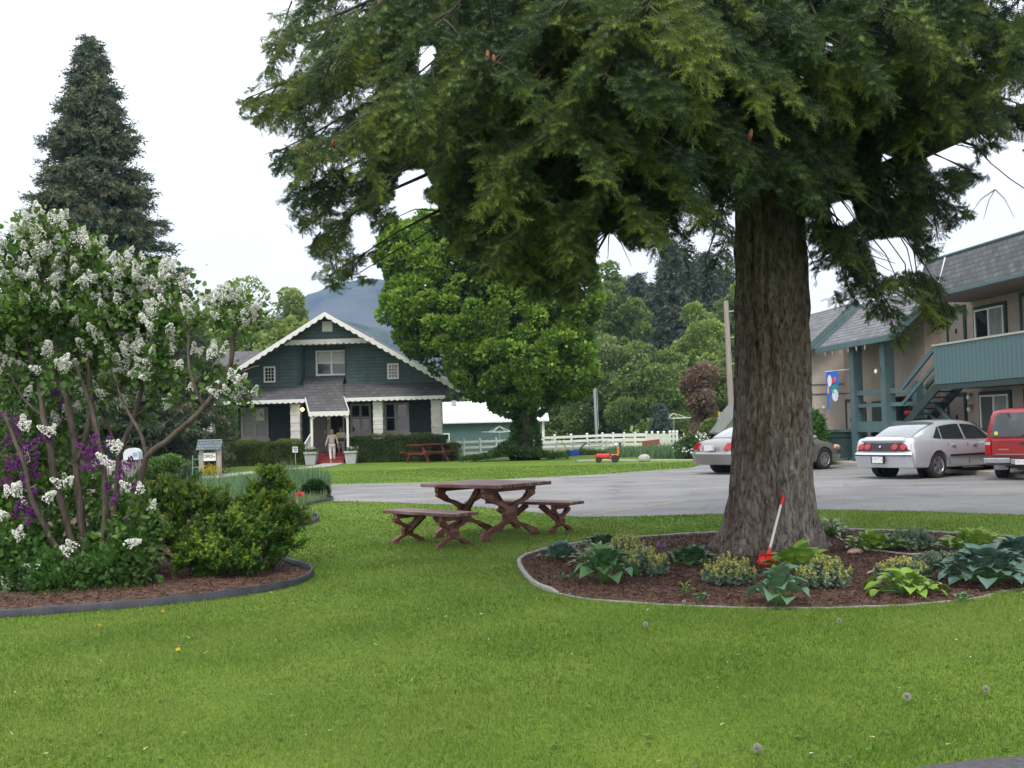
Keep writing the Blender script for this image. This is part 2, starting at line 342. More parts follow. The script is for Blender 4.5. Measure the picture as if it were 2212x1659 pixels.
# walkways
def path(name, pts, w, m, z=.008):
    pts = smooth_closed([(p[0], p[1], 0) for p in pts], 6, False); L_, R_ = [], []
    for i, p in enumerate(pts):
        d = (pts[min(i+1, len(pts)-1)]-pts[max(i-1, 0)]).normalized(); a = Vector((-d.y, d.x, 0))*w/2; L_.append(p+a); R_.append(p-a)
    mb = MB(); n = len(L_); mb.add([(v.x, v.y, z) for v in L_+R_]+[(v.x, v.y, -.02) for v in L_+R_], [(i, i+1, n+i+1, n+i) for i in range(n-1)]+[(i, i+1, 2*n+i+1, 2*n+i) for i in range(n-1)]+[(n+i, n+i+1, 3*n+i+1, 3*n+i) for i in range(n-1)])
    o = mb.build(name, m); o['kind'] = 'structure'; return o
path('path', [G(735, 996), G(700, 1007), G(620, 1015), G(560, 1020), G(490, 1028), G(430, 1036)], 1.05, M_CONC, .03)
path('path', [G(1245, 996), G(1300, 994.5), G(1380, 995), G(1500, 994)], .5, M_CONC, .03)
# ------------------------------------------------------------ planting beds
BED_R = smooth_closed([G(*p) for p in [(1125, 1228), (1128, 1208), (1180, 1190), (1260, 1176), (1350, 1167), (1450, 1160), (1550, 1154), (1750, 1148), (1900, 1150), (2050, 1156), (2212, 1172)]]
                      + [Vector((7.9, 11.4, 0)), Vector((6.6, 10.2, 0))]+[G(*p) for p in [(2212, 1272), (2120, 1290), (2010, 1303), (1900, 1310), (1700, 1314), (1550, 1311), (1400, 1304), (1250, 1291), (1160, 1266)]], 5)
BL_FRONT = [G(*p) for p in [(-60, 1338), (0, 1335), (150, 1324), (300, 1312), (440, 1298), (560, 1281), (640, 1264), (672, 1246), (668, 1232), (640, 1224), (612, 1213)]]
BL_MID = [G(*p) for p in [(600, 1160), (622, 1143), (655, 1137), (682, 1128), (685, 1118), (660, 1112), (640, 1108)]]
BL_FAR = [G(*p) for p in [(655, 1094), (690, 1086), (715, 1082), (716, 1077), (690, 1070), (640, 1062), (560, 1058)]]
BED_L = [Vector(v) for v in [(-30, 9.5, 0), (-8, 9.2, 0)]]+smooth_closed(BL_FRONT, 4, False)+smooth_closed(BL_MID, 4, False)+smooth_closed(BL_FAR, 4, False)+[Vector(v) for v in [(-9, 26.3, 0), (-16, 25.5, 0), (-30, 26, 0)]]
def mulch_material():
    return mat('bark mulch', (.035, .016, .009), (.105, .052, .032), scale=38, rough=.95, bump=1, bscale=55, c3=(.15, .085, .058), s3=9, detail=9)
M_MULCH = mulch_material()
def bedsheet(name, poly):
    return sheet(name, poly, .012, M_MULCH)
bedsheet('flower_bed', BED_R)['label'] = 'round mulch bed under the big fir'
bedsheet('flower_bed', BED_L)['label'] = 'mulch bed under the white lilac'
# bark chips on the mulch (one mass)
def chips(poly, n, box, dmax=40):
    x = RNG.uniform(box[0], box[1], n*6); y = RNG.uniform(box[2], box[3], n*6); k = in_poly(x, y, [(p.x, p.y) for p in poly]); x = x[k][:n]; y = y[k][:n]; n = len(x)
    P = np.stack([x, y, .012+RNG.uniform(0, .022, n)], 1); d = RNG.normal(size=(n, 3)); d[:, 2] *= .35
    return P, basis(d, roll=np.tile([[0, 0, 1.]], (n, 1))+RNG.normal(size=(n, 3))*.4), RNG.uniform(.012, .042, n)
CHIP = ([(-.16, 0, 0), (.16, 0, 0), (.12, 1, .02), (-.12, 1, .02)], [(0, 1, 2, 3)])
M_CHIP = leafmat('bark chips', [(.020, .009, .006), (.06, .028, .017), (.095, .048, .03), (.15, .09, .062)], 0, .9)
a = chips(BED_R, 62000, (-.2, 8.2, 8.6, 15.2)); b = chips(BED_L, 46000, (-9, -1.8, 9, 17))
o = cloud('mulch', np.concatenate([a[0], b[0]]), np.concatenate([a[1], b[1]]), np.concatenate([a[2], b[2]]), CHIP, M_CHIP); tag(o, kind='stuff')
# edgings
def edging(name, pts, w, h, m, label, cat='edging', closed=False):
    n = len(pts); mb = MB(); prof = [(-w/2, -.02), (-w/2, h*.8), (-w*.2, h), (w*.2, h), (w/2, h*.8), (w/2, -.02)]; vs = []; K = len(prof)
    for i, p in enumerate(pts):
        q0 = pts[(i-1) % n] if closed else pts[max(i-1, 0)]; q1 = pts[(i+1) % n] if closed else pts[min(i+1, n-1)]
        d = (q1-q0).normalized(); a = Vector((-d.y, d.x, 0)); j = .004*noise1(i*1.7)
        hs = (.22 if (closed and p.y < 10.9 and p.x > .35) else 1)
        for u, z in prof: vs.append(p+a*(u+j)+Vector((0, 0, z*hs+(.004*noise1(i*.9, 2) if z > 0 else 0))))
    fs = [(i*K+k, ((i+1) % n)*K+k, ((i+1) % n)*K+k+1, i*K+k+1) for i in range(n if closed else n-1) for k in range(K-1)]
    if not closed: fs += [tuple(range(K)), tuple(range((n-1)*K, n*K))]
    mb.add(vs, fs); return tag(mb.build(name, m, smooth=True, angle=50), label, cat)
M_EDGEW = mat('pale plastic edging', (.20, .195, .185), (.33, .32, .30), scale=20, rough=.7, bump=.2)
M_EDGEB = mat('black plastic edging', (.016, .018, .027), (.040, .044, .058), scale=7, rough=.5)
edging('bed_edging', BED_R, .045, .045, M_EDGEW, 'pale grey edging strip round the mulch bed under the big fir', closed=True)
edging('bed_edging', smooth_closed(BL_FRONT, 6, False), .035, .075, M_EDGEB, 'black plastic edging curling round the mulch in front of the lilac')
edging('bed_edging', smooth_closed(BL_MID, 6, False), .035, .075, M_EDGEB, 'black edging of the middle lobe of the left bed, behind the yew')
edging('bed_edging', smooth_closed(BL_FAR, 6, False), .035, .075, M_EDGEB, 'black edging of the far lobe of the left bed, beside the driveway')
# ------------------------------------------------------------ grass blades: denser and finer near the camera
def grass():
    Ps, Ss, Rn = [], [], []
    bl = [(p.x, p.y) for p in BED_L]; br = [(p.x, p.y) for p in BED_R]; ap = [(p.x, p.y) for p in ASPH]; rd = [(p.x, p.y) for p in RD]
    for y0, y1, dens, hh, ww in [(4.4, 6.5, 7500, .030, .0045), (6.5, 9, 4600, .032, .006), (9, 13, 2300, .034, .0085), (13, 19, 1000, .036, .013), (19, 25, 380, .04, .02), (32, 42, 150, .045, .032)]:
        xl = -y1*.52-.3; xr = y1*.52+.3; n = int(dens*(xr-xl)*(y1-y0)); x = RNG.uniform(xl, xr, n); y = RNG.uniform(y0, y1, n)
        k = (np.abs(x) < y*.5+.2) & ~in_poly(x, y, bl) & ~in_poly(x, y, br) & ~in_poly(x, y, ap) & ~in_poly(x, y, rd); x = x[k]; y = y[k]; n = len(x)
        Ps.append(np.stack([x, y, np.zeros(n)-.002], 1))
        patch = .85+.22*np.sin(x*2.1+1.3*np.sin(y*1.7))*np.sin(y*1.9+x*.7)+.12*np.sin(x*7.3+2*np.sin(y*5.1))*np.sin(y*6.7)
        h = hh*RNG.uniform(.55, 1.25, n)*patch; Ss.append(np.stack([np.full(n, ww)*RNG.uniform(.7, 1.3, n), h, h*1.2], 1))
        Rn.append(np.clip(.5+.10*np.sin(x*.9+y*.5)+.10*np.sin(x*3.3-y*2.7)+RNG.normal(0, .26, n), 0, 1))
    P = np.concatenate(Ps); S = np.concatenate(Ss); rn = np.concatenate(Rn); n = len(P)
    d = RNG.normal(size=(n, 3))*.42; d[:, 2] = 1
    o = cloud('grass', P, basis(d), S, BLADE, leafmat('grass blades', [(.062, .132, .018), (.106, .194, .028), (.158, .250, .040), (.26, .30, .09)], .35, .6, .2), rnd=rn)
    tag(o, kind='stuff'); return n
print('grass', grass())
def lawn_bits():
    g = np.random.default_rng(77); bl = [(p.x, p.y) for p in BED_L]; br = [(p.x, p.y) for p in BED_R]; ap = [(p.x, p.y) for p in ASPH]; rd = [(p.x, p.y) for p in RD]
    def pts(n, y0, y1):
        y = g.uniform(y0, y1, n*3); x = g.uniform(-.5, .5, n*3)*y*1.05; k = ~in_poly(x, y, bl) & ~in_poly(x, y, br) & ~in_poly(x, y, ap) & ~in_poly(x, y, rd); return x[k][:n], y[k][:n]
    x, y = pts(170, 4.6, 13); n = len(x); k = 9; a = np.tile(np.arange(k)*2.4, n)+np.repeat(g.uniform(0, 6, n), k); P = np.stack([np.repeat(x, k), np.repeat(y, k), np.full(n*k, .012)], 1); d = np.stack([np.cos(a), np.sin(a), g.uniform(.2, .7, n*k)], 1)
    o = cloud('broad_weeds', P, basis(d, roll=np.tile([[0, 0, 1.]], (n*k, 1))+g.normal(size=(n*k, 3))*.2), np.repeat(g.uniform(.012, .026, n), k)*g.uniform(.7, 1.2, n*k), LEAF, leafmat('lawn weeds', [(.060, .14, .022), (.085, .185, .035), (.12, .23, .05)], .2), rnd=np.repeat(g.random(n), k)); tag(o, kind='stuff')
    t = [(820, 1360), (1085, 1470)]; Q = np.concatenate([np.stack([g.normal(G(*q).x, .30, 260), g.normal(G(*q).y, .22, 260), np.zeros(260)], 1) for q in t]); d = g.normal(size=Q.shape)*.5; d[:, 2] = 1
    o = cloud('grass_tufts', Q, basis(d), np.stack([np.full(len(Q), .007), g.uniform(.03, .060, len(Q)), g.uniform(.03, .06, len(Q))], 1), BLADE, leafmat('darker tufts', [(.065, .14, .02), (.10, .190, .028), (.14, .23, .038)], .3)); tag(o, kind='stuff')
    x, y = pts(420, 4.6, 16); n = len(x); d = g.normal(size=(n, 3)); d[:, 2] = .25
    o = cloud('lawn_litter', np.stack([x, y, np.full(n, .022)], 1), basis(d), np.stack([np.full(n, .008), g.uniform(.010, .035, n), np.full(n, .02)], 1), BLADE, leafmat('dry bits', [(.16, .11, .05), (.30, .24, .12), (.50, .47, .36)], 0)); tag(o, kind='stuff')
lawn_bits()
# ------------------------------------------------------------ paints
M_WHITE = mat('white paint', (.72, .72, .70), (.80, .80, .79), scale=5, rough=.55, bump=.05)
M_PILLAR = mat('white masonry paint', (.60, .59, .55), (.72, .71, .68), scale=4, rough=.7, bump=.2)
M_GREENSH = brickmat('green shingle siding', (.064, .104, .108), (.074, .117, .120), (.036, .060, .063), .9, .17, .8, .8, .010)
M_PORCHSH = brickmat('green siding porch shade', (.030, .048, .052), (.035, .055, .060), (.018, .028, .03), .9, .17, .8, .6, .010)  # green shingle siding darkened, porch shade put into the colour
M_ROOF = brickmat('grey asphalt shingles', (.085, .085, .092), (.125, .122, .128), (.05, .05, .055), .35, .16, .95, .5, .012, axes='XZ')
M_ROOFY = brickmat('grey roof shingles', (.085, .085, .092), (.125, .122, .128), (.05, .05, .055), .35, .16, .95, .5, .012, axes='YZ')
M_GLASS = mat('window glass', (.015, .018, .020), rough=.06, spec=.8)
M_CURT = mat('net curtain behind glass', (.30, .30, .31), (.42, .42, .42), scale=6, rough=.25, stretch=(6, 1, .4))
M_TAUPE = mat('taupe trim', (.40, .36, .33), (.46, .42, .38), scale=5, rough=.7)
M_RED = mat('red painted steps', (.20, .018, .020), (.26, .03, .03), scale=4, rough=.6)
M_GREY = mat('grey concrete pot', (.33, .34, .36), (.42, .43, .44), scale=7, rough=.8)
M_DARK = mat('dark interior', (.010, .010, .012), rough=.9)
M_GREENTR = mat('green trim', (.045, .085, .080), (.055, .10, .092), scale=4, rough=.6)
HX = D(703, 900, 54).x+.22; HROT = R(-2.5)
HT = thing('house', 'dark green shingled bungalow with white scalloped gable trim and a front porch', 'house', (HX, 54, 0), HROT)
def H(px, py, dy=0.0):
    """photo pixel -> local x,z on the plane local y = dy"""
    d = ray(px, py); Mi = mworld(HT).inverted(); e = Mi @ EYE; v = Mi.to_3x3() @ d; t = (dy-e.y)/v.y; p = e+v*t; return p.x, p.z
def scallop(mb, x0, z0, x1, z1, h, y, th=.05, step=.30, amp=.07, M=None):
    """fascia from (x0,z0) to (x1,z1) (its top edge), height h, scalloped lower edge"""
    n = max(2, int(math.hypot(x1-x0, z1-z0)/step)); top = [(x0, z0), (x1, z1)]; low = []
    for i in range(n*6, -1, -1):
        t = i/(n*6); low.append((x0+(x1-x0)*t, z0+(z1-z0)*t-h+amp*(1-abs(math.sin(t*n*PI)))))
    for i in range(len(low)-1):
        a, b = low[i], low[i+1]; ta = (a[0]-x0)/(x1-x0) if x1 != x0 else 0; tb = (b[0]-x0)/(x1-x0) if x1 != x0 else 0
        za = z0+(z1-z0)*ta; zb = z0+(z1-z0)*tb
        mb.add([(a[0], y, a[1]), (b[0], y, b[1]), (b[0], y, zb), (a[0], y, za), (a[0], y+th, a[1]), (b[0], y+th, b[1]), (b[0], y+th, zb), (a[0], y+th, za)],
               [(0, 1, 2, 3), (4, 7, 6, 5), (0, 4, 5, 1), (3, 2, 6, 7)], M)
def window(parent, x0, x1, z0, z1, y, fm, mull=1, rail=True, grid=None, fw=.09, sill=None, gm=None, name='window', sash=None):
    """frame part with pane (and sill) as sub-parts; faces local -y"""
    mb = MB(); t = .06
    mb.box(x0, x0+fw, y-t, y, z0, z1); mb.box(x1-fw, x1, y-t, y, z0, z1); mb.box(x0+fw, x1-fw, y-t, y, z1-fw, z1); mb.box(x0+fw, x1-fw, y-t, y, z0, z0+fw)
    for i in range(1, mull+1):
        if mull: xm = x0+(x1-x0)*i/(mull+1); mb.box(xm-fw*.55, xm+fw*.55, y-t+.004, y, z0+fw, z1-fw)
    if rail: zr = (z0+z1)/2; mb.box(x0+fw, x1-fw, y-t+.012, y, zr-.03, zr+.03)
    if grid:
        for i in range(1, grid[0]): xm = x0+fw+(x1-x0-2*fw)*i/grid[0]; mb.box(xm-.012, xm+.012, y-t+.02, y, z0+fw, z1-fw)
        for j in range(1, grid[1]): zm = z0+fw+(z1-z0-2*fw)*j/grid[1]; mb.box(x0+fw, x1-fw, y-t+.024, y, zm-.012, zm+.012)
    f = mb.build(name, fm, parent)
    MB().box(x0+fw*.5, x1-fw*.5, y-.025, y-.01, z0+fw*.5, z1-fw*.5).build('pane', gm or M_GLASS, f)
    if sill: MB().box(x0-sill, x1+sill, y-.14, y-.002, z0-.20, z0-.004, bev=.01).build('sill', fm, f)
    return f
def build_house():
    # roof: two slopes; ridge runs back
    zr = 7.46; xe = 6.62; ze = 3.50; y0, y1 = -.75, 7.4; th = .16
    mb = MB()
    for s in (-1, 1):
        mb.prism([(0, zr), (s*xe, ze), (s*xe, ze-th), (0, zr-th)], y0, y1)
    mb.build('roof', M_ROOF, HT)
    bb = MB()
    for s in (-1, 1): scallop(bb, 0, zr+.01, s*xe, ze+.01, .27, y0-.052, .05, .36, .085)
    bb.build('barge_board', M_WHITE, HT)
    # gable wall (upper storey) between pent roof and main roof, leaving the central recess
    sl = (zr-ze)/xe
    def rz(x): return zr-th-abs(x)*sl
    zb = 3.78; xl, xr = H(652, 800, .75)[0], H(741, 800, .75)[0]; yw = .75
    w_ = MB()
    w_.prism([(-5.75, zb), (xl-.3, zb), (xl-.3, 6.0), (-2.2, rz(-2.2)), (-5.75, rz(-5.75))], yw, yw+.15)
    w_.prism([(xr+.3, zb), (5.75, zb), (5.75, rz(5.75)), (2.2, rz(2.2)), (xr+.3, 6.0)], yw, yw+.15)
    for s, xc in ((-1, xl), (1, xr)):   # curved returns into the recess
        for i in range(5):
            a0, a1 = i/5*PI/2, (i+1)/5*PI/2
            p = (xc+s*.3-s*.3*math.sin(a0), yw+.7*(1-math.cos(a0))); q = (xc+s*.3-s*.3*math.sin(a1), yw+.7*(1-math.cos(a1)))
            w_.add([(p[0], p[1], zb), (q[0], q[1], zb), (q[0], q[1], 6.0), (p[0], p[1], 6.0), (p[0], p[1]+.1, zb), (q[0], q[1]+.1, zb), (q[0], q[1]+.1, 6.0), (p[0], p[1]+.1, 6.0)], [(0, 1, 2, 3), (4, 7, 6, 5), (3, 2, 6, 7)])
    w_.box(xl-.02, xr+.02, yw+.7, yw+.85, zb, 6.0)
    w_.build('gable_wall', M_GREENSH, HT)
    # jettied top gable
    zj = 5.98; xj = (zr-th-zj)/sl
    MB().prism([(-xj, zj), (xj, zj), (0, zr-th-.01)], yw-.75, yw-.6).build('upper_gable', M_GREENSH, HT)
    MB().box(-xj-.02, xj+.02, yw-.6, yw+.85, zj, zj+.08).build('soffit', M_TAUPE, HT)
    b2 = MB(); scallop(b2, -xj-.08, zj+.20, xj+.08, zj+.20, .27, yw-.80, .048, .30, .07); b2.build('gable_band', M_WHITE, HT)
    # vent
    v = MB(); x0, x1 = -.29, .22; v.box(x0, x1, yw-.80, yw-.752, 6.56, 7.08)
    for i in range(6): v.box(x0+.05, x1-.05, yw-.825, yw-.801, 6.61+i*.075, 6.65+i*.075)
    v.build('gable_vent', M_WHITE, HT)
    window(HT, -3.50, -2.90, 4.12, 4.94, yw-.002, M_WHITE, 0, False, (3, 4), .08); window(HT, 2.82, 3.40, 4.12, 4.92, yw-.002, M_WHITE, 0, False, (3, 4), .08)
    cw = window(HT, -.97, .66, 4.42, 5.72, yw+.66, M_WHITE, 1, True, None, .09); 
    MB().box(-.85, .54, yw+.615, yw+.628, 5.1, 5.6).build('blind', mat('window blind', (.50, .51, .50), (.56, .56, .55), scale=3, rough=.5), cw)
    # pent roof (left, right) and the canopy flowing down in the middle
    pr = MB(); zt, ze2, ye = 3.95, 3.20, -.70
    CL, CR = H(659.5, 858, -.7)[0], H(743, 856, -.7)[0]; PL, PR = H(667.5, 890, -2.15)[0], H(754, 889, -2.15)[0]
    FL, FR = H(444, 870, ye)[0], H(961, 850, ye)[0]
    for a, b, a2, b2 in ((FL, CL, -5.9, xl+.1), (CR, FR, xr-.1, 5.9)):
        pr.add([(a2, yw+.05, zt), (b2, yw+.05, zt), (b, ye, ze2), (a, ye, ze2), (a2, yw+.05, zt-.1), (b2, yw+.05, zt-.1), (b, ye, ze2-.1), (a, ye, ze2-.1)], [(0, 1, 2, 3), (4, 7, 6, 5), (0, 3, 7, 4), (1, 5, 6, 2), (3, 2, 6, 7)])
    pr.build('porch_roof', M_ROOF, HT)
    cp = MB(); pts = [(yw+.65, 4.40), (yw, 4.06), (-.72, 3.26), (-2.15, 2.52)]; wl = [xl+.02, H(655, 830, yw)[0], H(659.5, 858, -.72)[0], H(667.5, 890, -2.15)[0]]; wr = [xr-.02, H(741, 830, yw)[0], H(743, 856, -.72)[0], H(754, 889, -2.15)[0]]
    for i in range(3):
        (ya, za), (yb, zb_) = pts[i], pts[i+1]
        cp.add([(wl[i], ya, za), (wr[i], ya, za), (wr[i+1], yb, zb_), (wl[i+1], yb, zb_), (wl[i], ya, za-.1), (wr[i], ya, za-.1), (wr[i+1], yb, zb_-.1), (wl[i+1], yb, zb_-.1)], [(0, 1, 2, 3), (4, 7, 6, 5), (0, 3, 7, 4), (1, 5, 6, 2), (3, 2, 6, 7)])
    cn = cp.build('canopy', M_ROOF, HT)
    f = MB(); scallop(f, FL, 3.19, CL-.02, 3.19, .20, ye-.05, .045, .27, .06); f.build('porch_fascia', M_WHITE, HT); f = MB(); scallop(f, CR+.02, 3.19, FR, 3.19, .20, ye-.05, .045, .27, .06)
    f.build('porch_fascia', M_WHITE, HT)
    f = MB(); scallop(f, PL-.02, 2.53, PR+.02, 2.53, .25, -2.20, .045, .24, .06)
    for xa, xb in ((CL, PL), (CR, PR)): f.bar((xa, -.72, 3.2), (xb, -2.15, 2.45), .04, .14)
    f.build('fascia', M_WHITE, cn)
    # porch: pillars, ceiling, deck, recessed wall
    for x in [H(q, 900, -.18)[0] for q in (451, 640, 818, 943)]:
        p = MB(); zz = 0.0; k = 0
        while zz < 2.98:
            h = min(.2, 3.0-zz); o_ = .0 if k % 2 else .012; p.box(x-.24-o_, x+.24+o_, -.42-o_, .06+o_, zz+.006, zz+h-.006, bev=.02); zz += .2; k += 1
        p.box(x-.225, x+.225, -.405, .045, 0, 3.0); p.build('pillar', M_PILLAR, HT)
    MB().box(-5.9, 5.5, -.4, 1.5, .02, .50).build('porch_deck', mat('porch deck', (.10, .05, .05), (.14, .08, .07), scale=4), HT)
    MB().box(-5.9, 5.8, -.6, 2.1, 3.0, 3.08).build('porch_ceiling', M_PORCHSH, HT)
    yb = 1.55
    wl_ = MB(); DL, DR, DM = H(672, 930, yb)[0], H(741, 930, yb)[0], H(706, 930, yb)[0]; wl_.box(-5.1, DL, yb, yb+.15, .50, 3.0); wl_.box(DR, 5.0, yb, yb+.15, .50, 3.0); wl_.box(DL, DR, yb, yb+.15, 2.62, 3.0)
    wl_.build('porch_wall', M_PORCHSH, HT)
    wl_ = MB(); wl_.box(-5.08, -4.90, 1.7, 7.0, 0, 4.2); wl_.box(4.72, 4.9, 1.7, 7.0, 0, 4.2); wl_.prism([(-4.9,0),(4.72,0),(4.72,4.2),(0,7.1),(-4.9,4.2)], 6.8, 7.0); wl_.build('side_wall', M_GREENSH, HT)
    W_ = lambda q: H(q, 910, yb)[0]
    window(HT, W_(521), W_(580), 1.30, 2.90, yb-.002, M_TAUPE, 1, True, None, .11, .08, M_CURT); 
    window(HT, W_(757), W_(802), 1.42, 2.95, yb-.002, M_TAUPE, 1, True, None, .11, .10); window(HT, W_(831), W_(884), 1.42, 2.95, yb-.002, M_TAUPE, 1, True, None, .11, .10)
    MB().box(W_(554), W_(572), yb-.085, yb-.072, 2.20, 2.82).build('notice', M_WHITE, HT)
    # door: screen door ajar, dark doorway
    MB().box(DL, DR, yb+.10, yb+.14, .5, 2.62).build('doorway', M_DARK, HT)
    d = MB(); d.box(DL+.02, DM, yb-.06, yb-.01, .52, 2.6); dr = d.build('door', mat('grey screen door', (.16, .14, .13), (.20, .18, .17), scale=9, rough=.6), HT)
    MB().box(DM-.10, DM-.04, yb-.10, yb-.061, 1.45, 1.6).build('handle', mat('brass', (.6, .45, .15), rough=.3, metal=1), dr)
    fr = MB(); fr.box(DL-.08, DL, yb-.05, yb-.002, .5, 2.7); fr.box(DR, DR+.08, yb-.05, yb-.002, .5, 2.7); fr.box(DM+.02, DM+.22, yb-.052, yb-.008, .5, 2.6); fr.build('door_frame', M_TAUPE, HT)
    MB().box(DM+.04, DM+.20, yb-.09, yb-.055, 2.15, 2.6).build('notice', M_WHITE, HT)
    # steps
    for i in range(3):
        MB().box(H(674, 980, -1.5)[0], H(742, 980, -1.5)[0], -1.55+i*.36, -.42, .0+i*.166+.004, .166*(i+1)-.002, bev=.012).build('step', M_RED, HT)
    # canopy posts with brackets
    for x, s in ((PL+.10, 1), (PR-.10, -1)):
        MB().box(x-.055, x+.055, -2.10, -1.99, 0, 2.44, bev=.008).bar((x, -2.04, 2.12), (x+s*.28, -2.04, 2.42), .04, .06).build('porch_post', M_WHITE, HT)
    # small white stair rail left of the steps
    r = MB(); RX = H(661, 980, -1.5)[0]
    for i in range(4): r.box(RX-.03, RX+.03, -1.6+i*.34, -1.54+i*.34, 0, 1.02+i*.12)
    r.bar((RX, -1.7, .98), (RX, -.45, 1.44), .07, .06); r.box(RX-.02, RX+.02, -1.6, -.5, .3, .36); r.build('railing', M_WHITE, HT)
    # eave lamp, lit
    LX = H(654, 880, -.5)[0]; lp = MB().box(LX-.05, LX+.05, -.50, -.43, 2.62, 2.86).build('wall_lamp', M_DARK, HT)
    MB().ball((LX, -.58, 2.68), .085, 10).build('bulb', mat('lit bulb', (1, .72, .35), emit=6), lp)
    # dormer seen over the left slope
    dm = MB(); dm.box(-6.45, -3.6, 4.0, 6.6, 3.3, 5.25); dw = dm.build('dormer', M_GREENSH, HT)
    MB().add([(-7.05, 3.4, 5.22), (-2.6, 3.4, 5.22), (-2.6, 5.4, 6.12), (-7.05, 5.4, 6.12), (-7.05, 3.4, 5.08), (-2.6, 3.4, 5.08), (-2.6, 5.4, 5.98), (-7.05, 5.4, 5.98), (-7.05, 7.4, 5.2), (-2.6, 7.4, 5.2)],
             [(0, 1, 2, 3), (4, 7, 6, 5), (0, 4, 5, 1), (0, 3, 7, 4), (1, 5, 6, 2), (3, 2, 9, 8)]).build('roof', M_ROOF, dw)
    window(dw, -6.2, -5.7, 4.45, 5.0, 3.998, M_GREENTR, 0, False, None, .06)
    # pale roof panel on the left slope near the ridge
    sk = MB()
    def rp(x, y, o): return (x, y, zr+x*sl*1+o)
    sk.add([rp(-2.5, 3.2, .02), rp(-1.2, 3.2, .02), rp(-1.2, 5.8, .02), rp(-2.5, 5.8, .02), rp(-2.5, 3.2, .12), rp(-1.2, 3.2, .12), rp(-1.2, 5.8, .12), rp(-2.5, 5.8, .12)], [(0, 3, 2, 1), (4, 5, 6, 7), (0, 1, 5, 4), (1, 2, 6, 5), (2, 3, 7, 6), (3, 0, 4, 7)])
    sk.build('pale_roof_panel', mat('pale roof panel', (.5, .52, .56), rough=.2), HT)
    # chimney stack pipe
build_house()
def HW(x, y, z=0): return mworld(HT) @ Vector((x, y, z))
# planters either side of the steps
def planter(x, y, label):
    p = HW(x, y); t = thing('planter', label, 'planter', (p.x, p.y, 0), HROT, 'grey pots beside the office steps')
    MB().prism([(-.22, 0), (.22, 0), (.28, .50), (-.28, .50)], -.22, .22).box(-.31, .31, -.27, .27, .50, .60, bev=.015).build('pot', M_GREY, t)
    n = 160; P = RNG.normal(size=(n, 3))*[.13, .1, .05]+[0, 0, .64]; d = RNG.normal(size=(n, 3)); d[:, 2] = abs(d[:, 2])+.6
    cloud('foliage', P, basis(d), RNG.uniform(.06, .12, n), LEAF, leafmat('pot plant leaves', [(.04, .10, .02), (.10, .2, .05)]), t)
    n = 26; P = RNG.normal(size=(n, 3))*[.12, .09, .02]+[0, 0, .76]; d = RNG.normal(size=(n, 3)); cloud('blossoms', P, basis(d), np.full(n, .06), LEAF, M_WHITE, t)
planter(H(672, 990, -2.35)[0], -2.35, 'grey tapered planter of small flowers left of the red steps'); planter(H(759, 990, -2.35)[0], -2.35, 'grey tapered planter right of the red steps, behind the woman in shorts')
# clipped hedges in front of the porch: dense leaf shells
M_HEDGE = leafmat('hedge leaves', [(.050, .080, .012), (.085, .130, .018), (.13, .185, .028), (.21, .25, .045)], .2)
M_HEDGED = leafmat('dark hedge leaves', [(.028, .056, .012), (.050, .092, .018), (.08, .13, .025), (.13, .18, .035)], .2)
M_TWIGWOOD = mat('brown twigs', (.05, .035, .022), (.09, .065, .045), scale=20, rough=.9)
def hedge(label, x0, x1, y0, y1, h, m, M=None, n=7000, size=.085, name='hedge'):
    c = M @ Vector(((x0+x1)/2, (y0+y1)/2, 0)) if M else Vector(((x0+x1)/2, (y0+y1)/2, 0))
    t = thing(name, label, 'hedge', c, HROT if M else 0); hx, hy = (x1-x0)/2, (y1-y0)/2
    f = RNG.choice(4, n, p=[.5, .3, .1, .1]); u = RNG.uniform(-1, 1, n); v = RNG.uniform(0, 1, n); P = np.zeros((n, 3)); N_ = np.zeros((n, 3))
    for k, (px_, nn) in enumerate([((u*hx, -hy+0*u, v*h), (0, -1, .2)), ((u*hx, (v*2-1)*hy, h+0*u), (0, 0, 1)), ((-hx+0*u, u*hy, v*h), (-1, 0, .2)), ((hx+0*u, u*hy, v*h), (1, 0, .2))]):
        s = f == k; P[s] = np.stack(px_, 1)[s]; N_[s] = nn
    bumpy = .06*np.sin(P[:, 0]*3.1+1)*np.sin(P[:, 2]*4+P[:, 1])+.03*np.sin(P[:, 0]*9)
    P += N_*(bumpy+RNG.uniform(-.12, .05, n))[:, None]; P[:, 2] = np.maximum(P[:, 2], .02)
    r = np.minimum(1, (hx-np.abs(P[:, 0]))/.35+.2); P[:, 2] *= .86+.14*np.clip(r, 0, 1)
    d = N_+RNG.normal(size=(n, 3))*.7
    cloud('foliage', P, basis(d), RNG.uniform(.6, 1.3, n)*size, BUNCH, m, t, rnd=np.clip(.45+.3*bumpy/.09+RNG.normal(0, .2, n), 0, 1))  # bulges tinted lighter, hollows darker: shading put into leaf colour
    mb = MB(); mb.box(-hx+.14, hx-.14, -hy+.14, hy-.14, 0, h-.14, bev=.05); mb.build('shade_core', mat('hedge inside', (.012, .018, .008), (.02, .03, .01), scale=12, rough=1), t)  # solid near-black box stands for the shade inside the hedge
    return t
HM = mworld(HT)
hedge('olive green clipped hedge under the left porch window, behind the office sign', H(481, 990, -2)[0], H(656, 990, -2)[0], -2.35, -1.35, 1.15, M_HEDGE, HM)
hedge('dark green clipped hedge under the right porch windows', H(756, 980, -1.2)[0], H(961, 980, -1.2)[0], -1.6, -.7, 1.28, M_HEDGED, HM)
hedge('small rounded dark shrub at the right-hand corner of the green house', H(962, 980, -1.6)[0], H(994, 980, -1.6)[0], -2.1, -1.2, .85, M_HEDGED, HM, 1500, name='shrub')
